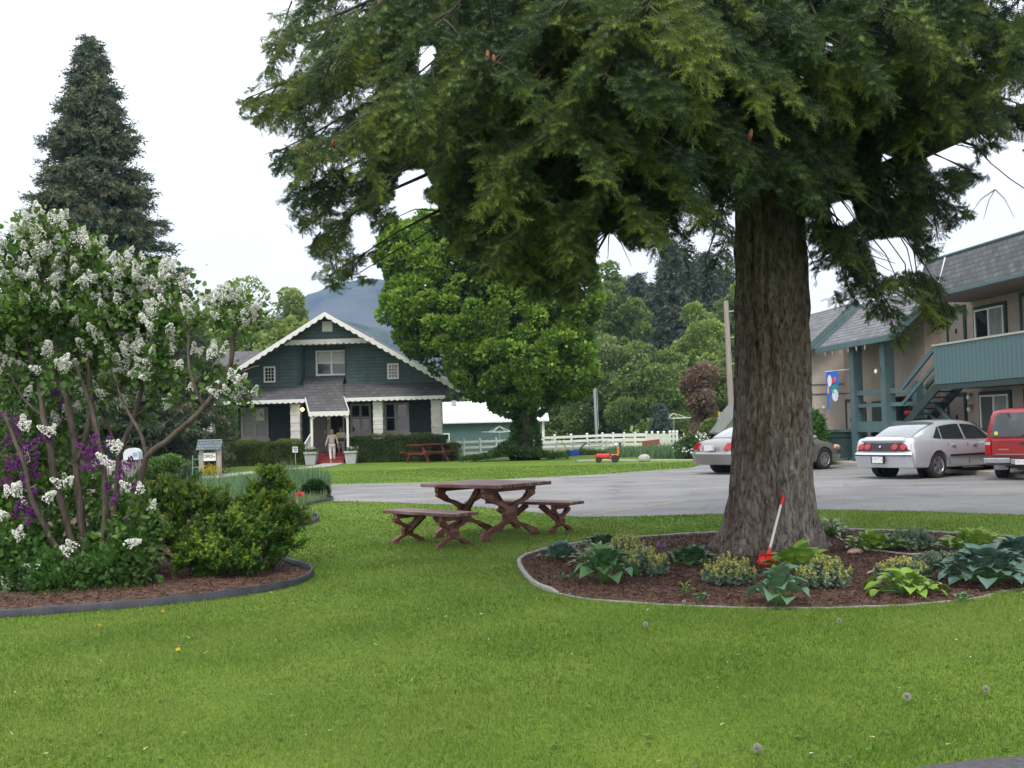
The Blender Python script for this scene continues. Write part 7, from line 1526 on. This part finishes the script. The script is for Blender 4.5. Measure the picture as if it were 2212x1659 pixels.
def leafy_shrub(label, masses, Y, base, m, leafsz, per, seed, name='shrub', cat='shrub', tmpl=HEART, sp=.09, tone=.42, group=None, stem=.02, updir=.3):
    g = np.random.default_rng(seed); b = D(base[0], base[1], Y); t = thing(name, label, cat, (b.x, Y, 0), 0, group); P, Dd, Rn = [], [], []; k0 = Y/FP; mb = MB()
    for px, py, rp, dy in masses:
        c = np.array(D(px, py, Y+dy)); c[2] = max(c[2], .05); r = rp*k0; ns = int(14*(rp/50)**2*(Y/12)**2)+4; mb.tube([(0, 0, 0), mworld(t).inverted() @ Vector(c)], [stem, stem*.4], 5)
        for s in range(ns):
            d = g.normal(size=3); d /= np.linalg.norm(d); d[2] = abs(d[2]) if g.random() < .5 else d[2]; sc = c+d*r*g.uniform(.5, 1.0); tn = g.normal(0, .12); off = g.normal(size=(per, 3))*sp; q = sc+off; q[:, 2] = np.maximum(q[:, 2], .02)
            P.append(q); Dd.append(off/sp*.6+d*.6+np.array([0, 0, updir])+g.normal(size=(per, 3))*.4); Rn.append(tone+tn+.18*d[2]+g.normal(0, .1, per))  # tone rises on upper sprays: sky light put into leaf colour
    Pn = np.concatenate(P); cloud('foliage', Pn, basis(np.concatenate(Dd), rng=g), leafsz*g.uniform(.7, 1.2, len(Pn)), tmpl, m, t, rnd=np.concatenate(Rn), world=True); mb.build('stems', M_TWIGWOOD, t); return t
M_UNDER = leafmat('fresh green underleaves', [(.025, .075, .018), (.05, .13, .025), (.085, .19, .035), (.13, .25, .05)], .3, .45, .4)
leafy_shrub('low fresh green leafy growth at the foot of the white lilac', [(30, 1240, 60, 0), (90, 1255, 45, -.1), (160, 1262, 38, -.1), (240, 1250, 42, -.1), (280, 1225, 40, 0), (200, 1240, 40, .1), (290, 1190, 35, .1), (20, 1200, 50, .2), (120, 1275, 30, -.3)], 11.3, (150, 1290), M_UNDER, .068, 26, 61)
leafy_shrub('tall leafy green shrub between the lilac and the yew', [(250, 1160, 50, 0), (290, 1135, 36, .1), (258, 1120, 34, .1), (300, 1180, 36, -.1), (240, 1200, 40, 0)], 12.1, (270, 1235), M_UNDER, .075, 24, 62)
# yew: bristly dark shoots with yellow-green tips
M_YEW = leafmat('yew needles', [(.020, .060, .012), (.038, .100, .016), (.072, .160, .020), (.185, .290, .026), (.38, .46, .045)], .2, .5, .3)
def yew(label, masses, Y, base, seed, per=46):
    g = np.random.default_rng(seed); b = D(base[0], base[1], Y); t = thing('yew_shrub', label, 'shrub', (b.x, Y, 0), 0, 'spreading yews at the front of the left bed'); k0 = Y/FP; P, Dd, Rn, S = [], [], [], []; mb = MB()
    for px, py, rp, dy in masses:
        c = np.array(D(px, py, Y+dy)); r = rp*k0; ns = int(22*(rp/50)**2)+6; mb.tube([(0, 0, 0), mworld(t).inverted() @ Vector(c)], [.028, .010], 5)
        for s in range(ns):
            d = g.normal(size=3); d /= np.linalg.norm(d); d[2] = abs(d[2]) if g.random() < .6 else d[2]*.6; L_ = g.uniform(.12, .24); st = c+d*r*g.uniform(.35, .9); ax = d*.8+np.array([0, 0, .45])+g.normal(size=3)*.25; ax /= np.linalg.norm(ax); tip = g.random() < .55
            for e in range(4):
                f = (e+.3)/4; kx = per//6; cc = st+ax*L_*f; v = ax+g.normal(size=(kx, 3))*.55; P.append(np.maximum(cc+g.normal(size=(kx, 3))*.02, [-99, -99, .03])); Dd.append(v); S.append(g.uniform(.06, .10, kx)); Rn.append(.28+.44*f*(1 if tip else .45)+.22*max(0, (cc[2]-.3))*.5+.10*d[2]+g.normal(0, .09, kx))  # yellow-green shoot tips; higher shoots also tinted paler as if lit
    Pn = np.concatenate(P); cloud('foliage', Pn, basis(np.concatenate(Dd), rng=g), np.concatenate(S), mk_twig(14, .36, 4, .6, .19), M_YEW, t, rnd=np.concatenate(Rn), world=True); mb.build('stems', M_TWIGWOOD, t, smooth=True)
yew('broad spreading yew with yellow-green tips behind the lilac foot', [(330, 1110, 46, .4), (385, 1085, 46, .5), (440, 1100, 50, .3), (490, 1130, 42, .2), (360, 1170, 50, .1), (420, 1190, 46, 0), (310, 1165, 38, .2), (470, 1180, 40, .2)], 12.6, (400, 1240), 71)
yew('rounded dark yew nearest the black edging', [(440, 1210, 44, 0), (500, 1180, 52, 0), (545, 1215, 40, -.1), (480, 1230, 40, -.2), (560, 1165, 36, .1), (520, 1140, 36, .2), (410, 1225, 28, 0)], 11.9, (490, 1270), 72)
yew('upright yew with a tall tip at the right of the left bed', [(585, 1130, 36, .2), (560, 1100, 34, .2), (600, 1090, 32, .2), (590, 1055, 16, .2), (585, 1035, 9, .2), (618, 1130, 28, .2), (600, 1165, 28, .1), (625, 1190, 10, 0), (550, 1140, 34, .2)], 12.4, (580, 1250), 73)
# middle-distance garden: irises, mounded shrubs, grasses
shrub_at('mounded green shrub right of the weathered fence panel', 362, 1052, 30.5, 130, 985, [(.03, .075, .015), (.06, .13, .02), (.10, .19, .035), (.15, .25, .06)], 101, nclump=110, per=90, leaf=.07)
shrub_at('grey-green thin shrub at the right of the mounded shrub', 410, 1048, 29, 50, 1000, [(.06, .11, .05), (.10, .16, .08), (.15, .22, .11)], 102, leaf=.05)
shrub_at('rounded dark green bush at the far tip of the left bed', 682, 1075, 24.8, 56, 1037, [(.015, .045, .015), (.03, .075, .02), (.055, .11, .03)], 103, nclump=70, per=120, leaf=.05)
shrub_at('yellow-green leafy plant below the weathered fence', 322, 1085, 22, 80, 1040, [(.07, .13, .02), (.14, .22, .03), (.24, .30, .05)], 104, leaf=.05)
shrub_at('low green plant between fence and yew', 250, 1110, 18, 110, 1060, [(.05, .12, .02), (.10, .2, .03), (.17, .27, .05)], 105, leaf=.05)
shrub_at('pinkish leaved plant behind the yew', 345, 1100, 19, 40, 1062, [(.12, .11, .06), (.20, .17, .10), (.26, .22, .14)], 106, leaf=.04)
IR2 = [(.05, .12, .05), (.09, .18, .075), (.14, .24, .11), (.21, .31, .17)]
def zone(pp): return [(G(*p).x, G(*p).y) for p in pp]
blades('iris_leaves', zone([(400, 1085), (500, 1092), (640, 1085), (655, 1062), (560, 1050), (400, 1052)]), 3600, .62, .030, IR2, 111, lean=.30)
blades('iris_leaves', zone([(590, 1068), (690, 1066), (715, 1055), (700, 1050), (600, 1052)]), 2600, .75, .032, IR2, 112, lean=.14)
blades('garden_plants', zone([(300, 1120), (560, 1128), (620, 1112), (560, 1090), (300, 1085)]), 3600, .48, .032, [(.07, .13, .05), (.12, .19, .07), (.18, .26, .10), (.27, .33, .18)], 113, lean=.35)
blades('garden_plants', zone([(-200, 1120), (300, 1120), (300, 1066), (-200, 1060)]), 5000, .26, .035, [(.05, .11, .03), (.09, .18, .04), (.15, .24, .06), (.22, .3, .1)], 114, lean=.4)
blades('garden_plants', zone([(630, 1130), (672, 1126), (675, 1118), (640, 1112)]), 420, .34, .02, [(.10, .18, .07), (.16, .24, .10), (.24, .31, .15)], 115, lean=.25)
blades('garden_plants', zone([(640, 1098), (700, 1084), (712, 1078), (690, 1072), (650, 1078)]), 900, .35, .02, [(.10, .18, .07), (.16, .24, .10), (.24, .31, .15)], 116, lean=.25)
def flower(name, label, px, py, Y, r, m, cat='flower', group=None, n=7, bz=0):
    q = D(px, py, Y); t = thing(name, label, cat, (q.x, Y, 0), 0, group); MB().tube([(0, 0, 0), (.01, 0, q.z*.5), (0, 0, q.z)], .006, 5).build('stem', M_STEM, t); g = np.random.default_rng(int(px)); d = g.normal(size=(n*3, 3)); d[:, 2] = abs(d[:, 2])*.8+.3
    cloud('petals', np.tile([0, 0, q.z], (n*3, 1))+g.normal(size=(n*3, 3))*r*.25, basis(d), np.full(n*3, r), LEAF, m, t); return t
M_STEM = mat('green stem', (.06, .14, .03), (.09, .19, .05), scale=6, rough=.6)
M_TUL = leafmat('coral petals', [(.55, .07, .04), (.75, .16, .10)], .25)
flower('tulip', 'single coral tulip near the far edging of the left bed', 646, 1070, 21.5, .085, M_TUL)
flower('tulip', 'coral tulip right of the weathered fence panel, left one of the pair', 331, 1048, 24, .10, M_TUL, group='pair of coral tulips by the fence'); flower('tulip', 'coral tulip right of the weathered fence panel, right one of the pair', 342, 1054, 24, .10, M_TUL, group='pair of coral tulips by the fence')
# glass-like garden ornament stake: thin pale obelisk
p = D(424, 1055, 27); t = thing('garden_trellis', 'thin pale blue-green wire trellis in the left garden', 'trellis', (p.x, 27, 0)); mb = MB()
for s in (-.12, .12): mb.tube([(s, 0, 0), (s*.6, 0, 1.05)], .010, 5)
for k in range(5): mb.bar((-.12+.01*k, 0, .15+k*.2), (.12-.01*k, 0, .15+k*.2), .012)
mb.build('wires', mat('pale green wire', (.22, .34, .32), rough=.4), t)
# ------------------------------------------------------------ plants of the round bed
def leaf_mesh(n=6, fold=.18, curl=.35, wid=.36):
    """broad leaf along +y with folded midrib and drooping tip"""
    vs, fs = [], []
    for i in range(n+1):
        f = i/n; w_ = wid*math.sin(min(1, f*1.02+.03)*PI)**.72*(1.15-.35*f); z = .12*math.sin(f*PI)-curl*f**2.2; vs += [(-w_, f, z+w_*fold*2), (-w_*.5, f, z+w_*fold*.9), (0, f, z), (w_*.5, f, z+w_*fold*.9), (w_, f, z+w_*fold*2)]
    for i in range(n):
        for j in range(4): a = i*5+j; fs.append((a, a+1, a+6, a+5))
    return (vs, fs)
HOSTA = leaf_mesh(9, .14, .30, .46); UPLEAF = leaf_mesh(7, .26, .30, .60); NARROW = leaf_mesh(6, .12, .45, .20)
def rosette(name, label, px, py, h, spread, n, size, tmpl, m, seed, cat='plant', elev=(15, 75), group=None, stemlen=None):
    """leaves on stalks from one crown; px,py the photographed foot"""
    b = G(px, py, .012); t = thing(name, label, cat, (b.x, b.y, .012), 0, group); g = np.random.default_rng(seed); P, Rm, S, Rn = [], [], [], []; mb = MB()
    for i in range(n):
        a = i*2.39996+g.uniform(-.3, .3); f = (i+.5)/n; el = R(elev[1]+(elev[0]-elev[1])*f+g.uniform(-8, 8)); rad = spread*(.12+.62*f)*g.uniform(.8, 1.1); zz = h*(.92-.62*f)*g.uniform(.85, 1.1)
        base = Vector((math.cos(a)*rad, math.sin(a)*rad, max(.03, zz*.72))); mb.tube([(math.cos(a)*.02, math.sin(a)*.02, 0), (base.x*.55, base.y*.55, base.z*.75), tuple(base)], [.008, .006, .004], 4, cap=False)
        d = np.array([math.cos(a)*math.cos(el), math.sin(a)*math.cos(el), math.sin(el)]); side = np.cross(d, [0, 0, 1.]); side /= np.linalg.norm(side); nrm = np.cross(side, d); tw_ = g.uniform(-.35, .35); side2 = side*math.cos(tw_)+nrm*math.sin(tw_); nrm2 = np.cross(side2, d)
        P.append(base); Rm.append(np.stack([side2, d, nrm2], 1)); S.append(size*g.uniform(.75, 1.15)); Rn.append(np.clip(g.normal(.5, .2), 0, 1))
    cloud('leaves', np.array(P), np.array(Rm), np.array(S), tmpl, m, t, rnd=np.array(Rn), smooth=True); mb.build('stalks', M_STEM, t); return t
def hm(name, a, b, c, r=.42): return leafmat(name, [a, b, c], .18, r, .4)
M_HBLUE = hm('blue green hosta leaves', (.055, .115, .095), (.090, .165, .135), (.135, .215, .175)); M_HGREEN = hm('mid green hosta leaves', (.055, .135, .055), (.085, .19, .075), (.12, .24, .10)); M_HLIME = hm('lime hosta leaves', (.12, .24, .030), (.19, .33, .045), (.27, .40, .07)); M_HDARK = hm('dark green leaves', (.020, .07, .028), (.04, .11, .045), (.07, .16, .07)); M_HVAR = hm('cream edged leaves', (.10, .20, .08), (.30, .36, .20), (.52, .54, .36)); M_HPALE = hm('pale grey green leaves', (.10, .19, .11), (.14, .25, .15), (.20, .31, .20))
rosette('hosta', 'small blue-green hosta at the left end of the round bed', 1213, 1210, .22, .30, 60, .095, HOSTA, M_HBLUE, 1)
rosette('leafy_plant', 'low dark green plant at the back left of the round bed', 1302, 1186, .18, .38, 60, .09, HOSTA, M_HDARK, 2)
rosette('hosta', 'cream-edged hosta behind the big-leaved one at the left of the round bed', 1292, 1230, .28, .36, 60, .14, NARROW, M_HVAR, 3)
rosette('hosta', 'large upright round-leaved green hosta at the left front of the round bed', 1308, 1258, .36, .26, 24, .165, UPLEAF, M_HGREEN, 4, elev=(-10, 65))
rosette('leafy_plant', 'dark green scalloped plant left of the fir foot', 1495, 1220, .20, .36, 50, .11, HOSTA, M_HDARK, 6)
rosette('hosta', 'upright grey-green cabbage-like hosta in front of the red shovel', 1683, 1306, .34, .22, 24, .155, UPLEAF, M_HPALE, 8, elev=(0, 75))
rosette('hosta', 'lime green hosta right behind the cabbage-like one', 1728, 1240, .30, .42, 34, .15, HOSTA, M_HLIME, 9)
rosette('hosta', 'white-striped hosta at the right foot of the fir', 1794, 1158, .22, .32, 60, .13, NARROW, M_HVAR, 11)
rosette('hosta', 'lime hosta beside the thin pipe right of the fir', 1886, 1190, .23, .44, 60, .115, HOSTA, M_HLIME, 12)
rosette('hosta', 'yellow-green hosta at the back right of the round bed', 2105, 1193, .27, .52, 80, .12, HOSTA, M_HLIME, 14)
rosette('hosta', 'very large blue-green hosta at the right edge of the round bed', 2130, 1262, .36, .56, 90, .165, HOSTA, M_HBLUE, 15, elev=(-5, 60))
rosette('hosta', 'second blue-green hosta behind, cut by the right edge of the picture', 2205, 1238, .40, .5, 80, .16, HOSTA, M_HBLUE, 25, elev=(0, 60))
rosette('hosta', 'flopping lime hosta at the front right of the round bed', 1955, 1282, .20, .40, 40, .13, HOSTA, M_HLIME, 18, elev=(-15, 55))
rosette('seedling', 'tiny lime seedling alone in the mulch at the front left', 1480, 1280, .09, .07, 6, .07, NARROW, M_HLIME, 19, cat='seedling'); rosette('seedling', 'tiny pale seedling near the left rim of the round bed', 1213, 1252, .09, .06, 6, .06, NARROW, M_HPALE, 20, cat='seedling')
rosette('seedling', 'small green weed at the front rim below the pale seedling', 1514, 1298, .05, .10, 9, .05, HOSTA, M_HGREEN, 22, cat='seedling'); rosette('seedling', 'small weed right of the blue hosta foot at the front', 2080, 1208+90, .06, .10, 9, .05, HOSTA, M_HGREEN, 23, cat='seedling')
# spiky silver-leaved plants with yellow flower spikes
M_SILV = leafmat('silver green leaves', [(.10, .16, .11), (.17, .25, .17), (.27, .35, .26)], .2); M_YFL = leafmat('yellow green spikes', [(.25, .27, .06), (.42, .42, .11), (.55, .52, .20)], .2)
def spiky(label, px, py, w_, h, seed, n=70, yel=True, group='silver plants with yellow spikes'):
    b = G(px, py, .012); t = thing('spiky_plant', label, 'plant', (b.x, b.y, .012), 0, group); g = np.random.default_rng(seed); P, Dd, S, P2, D2, S2, P3, D3 = [], [], [], [], [], [], [], []; mb = MB()
    for i in range(n):
        a = g.uniform(0, 2*PI); r = w_*math.sqrt(g.random()); base = np.array([math.cos(a)*r, math.sin(a)*r*.8, 0]); hh = h*(1-.45*(r/w_)**2)*g.uniform(.75, 1.1); top = base*1.12+np.array([0, 0, hh]); ax = top-base; mb.tube([tuple(base*.6), tuple(top)], [.004, .003], 3, cap=False)
        for e in np.linspace(.15, .78, 11): c = base+ax*e; v = g.normal(size=(2, 3)); v[:, 2] = abs(v[:, 2])*.6+.1; P += [c, c]; Dd += list(v); S += [.042]*2
        for e in np.linspace(.68, 1.02, 9): c = base+ax*e; v = g.normal(size=(3, 3)); P2 += [c]*3; D2 += list(v); S2 += [.022]*3
    P = np.array(P); cloud('leaves', P, basis(np.array(Dd)), np.array(S), LEAF, M_SILV, t)
    cloud('blossoms', np.array(P2), basis(np.array(D2)), np.array(S2), LEAF, M_YFL if yel else M_SILV, t); mb.build('stems', M_STEM, t)
spiky('silver plant with yellow spikes left of the red shovel', 1577, 1262, .235, .27, 31); spiky('silver plant with yellow spikes right of the cabbage-like hosta', 1784, 1268, .24, .27, 32)
spiky('silver plant with yellow spikes beside the large round-leaved hosta', 1392, 1243, .22, .30, 33); spiky('taller yellow-spiked plant behind the silver one at the left', 1355, 1222, .20, .36, 34)
spiky('greyish spiky mound at the back right beside the lime hosta', 1965, 1188, .26, .27, 35, yel=False); spiky('silver and yellow plant behind the flopping lime hosta', 1950, 1250, .24, .20, 36)
spiky('low grey-green mat left of the very large blue hosta', 2040, 1218, .30, .13, 37, yel=False)
for k, (px, py) in enumerate([(1392, 1183), (1422, 1182), (1436, 1186), (1400, 1190)]):
    q = G(px, py, .1); flower('pansy', 'small purple pansy at the back left of the round bed', px, py-6, G(px, py+6).y, .04, leafmat('purple petals', [(.22, .07, .30), (.38, .16, .45)], .2), 'flower', 'purple pansies', 3)
# dandelions on the front lawn
M_CLOCK = leafmat('dandelion fluff', [(.42, .41, .38), (.58, .57, .54)], .5, .9, .1)
def clock(px, py, r, label, h=.06, full=True):
    b = G(px, py+18); t = thing('dandelion_clock', label, 'dandelion', (b.x, b.y, 0), 0, 'dandelion seed heads on the front lawn'); z = D(px, py, b.y).z; g = np.random.default_rng(int(px)); n = 260; d = g.normal(size=(n, 3)); d /= np.linalg.norm(d, axis=1, keepdims=True)
    MB().tube([(0, 0, 0), (.003, 0, z)], .002, 5).ball((0, 0, z), .006, 6).build('stem', M_STEM, t); cloud('fluff', d*r*.45+[0, 0, z], basis(d), np.full(n, r*.55), ([(-.30, 1, 0), (0, 0, 0), (.30, 1, 0)], [(0, 1, 2)]), M_CLOCK, t)
clock(1960, 1505, .022, 'dandelion clock right of centre on the front lawn'); clock(2131, 1488, .019, 'dandelion clock nearest the right edge'); clock(1637, 1616, .022, 'dandelion clock lowest in the picture')
clock(1395, 1348, .020, 'dandelion clock below the left part of the round bed'); clock(1814, 1341, .018, 'dandelion clock just below the front rim of the round bed'); clock(1478, 1300, .018, 'pale seed head inside the front rim of the round bed')
M_DYEL = leafmat('yellow petals', [(.65, .48, .02), (.75, .6, .05)], .2)
for px, py, lb in [(385, 1405, 'yellow dandelion on the left lawn, furthest from the bed'), (352, 1322, 'yellow dandelion just below the black edging'), (215, 1352, 'yellow dandelion leftmost below the edging')]:
    flower('dandelion', lb, px, py, G(px, py+6).y, .018, M_DYEL, 'dandelion', 'yellow dandelions', 7)
# red shovel leaning on the trunk
def shovel():
    a = G(1652, 1228); top = D(1692, 1070, TY-.50); t = thing('shovel', 'red scoop shovel with a white handle and red grip leaning on the fir trunk', 'shovel', (a.x, a.y, 0)); e = top-a; d = e.normalized(); Mr = mat('red shovel plastic', (.55, .02, .015), (.62, .03, .02), scale=3, rough=.4)
    MB().tube([d*.18, e*.86], .0145, 8).build('handle', mat('white handle', (.62, .60, .56), rough=.5), t, smooth=True, angle=60)
    MB().tube([e*.85, e*.90, e], [.019, .021, .017], 8).build('grip', Mr, t, smooth=True, angle=60)
    s = Vector((1, .15, 0)).normalized(); nrm = s.cross(d).normalized(); M = Matrix(((s.x, d.x, nrm.x, 0), (s.y, d.y, nrm.y, 0), (s.z, d.z, nrm.z, 0), (0, 0, 0, 1)))
    b = MB(); b.add([(x, y, z) for y, zc in ((.03, .035), (.10, .018), (.18, .03)) for x, z in ((-.10, zc+.035), (-.08, zc), (0, zc-.012), (.08, zc), (.10, zc+.035))], [(i*5+j, i*5+j+1, i*5+j+6, i*5+j+5) for i in range(2) for j in range(4)], M)
    b.box(-.095, .095, .175, .185, 0, .06, M); b.tube([(0, .10, .02), (0, .34, 0)], .022, 8, M); bo = b.build('blade', Mr, t); sm = bo.modifiers.new('s', 'SOLIDIFY'); sm.thickness = .006
shovel()
# thin irrigation pipes lying on the mulch
M_PIPE = mat('pale grey pipe', (.28, .25, .24), (.40, .37, .36), scale=10, rough=.6)
def pipe(pts, label):
    P = [G(px, py, .035) for px, py in pts]; mb = MB(); mb.tube(smooth_closed(P, 5, False), .011, 7); tag(mb.build('irrigation_pipe', M_PIPE, smooth=True), label, 'pipe', 'thin pipes lying on the mulch')
pipe([(1805, 1158), (1826, 1170), (1850, 1184), (1900, 1190), (1960, 1197), (1992, 1196)], 'thin grey pipe running right from the fir foot across the mulch'); pipe([(1874, 1238), (1915, 1222), (1960, 1208), (2002, 1196)], 'thin pale pipe slanting up to the junction at the right of the bed')
print('objects', len(SC.objects), 'tris', sum(len(m.polygons) for m in bpy.data.meshes))
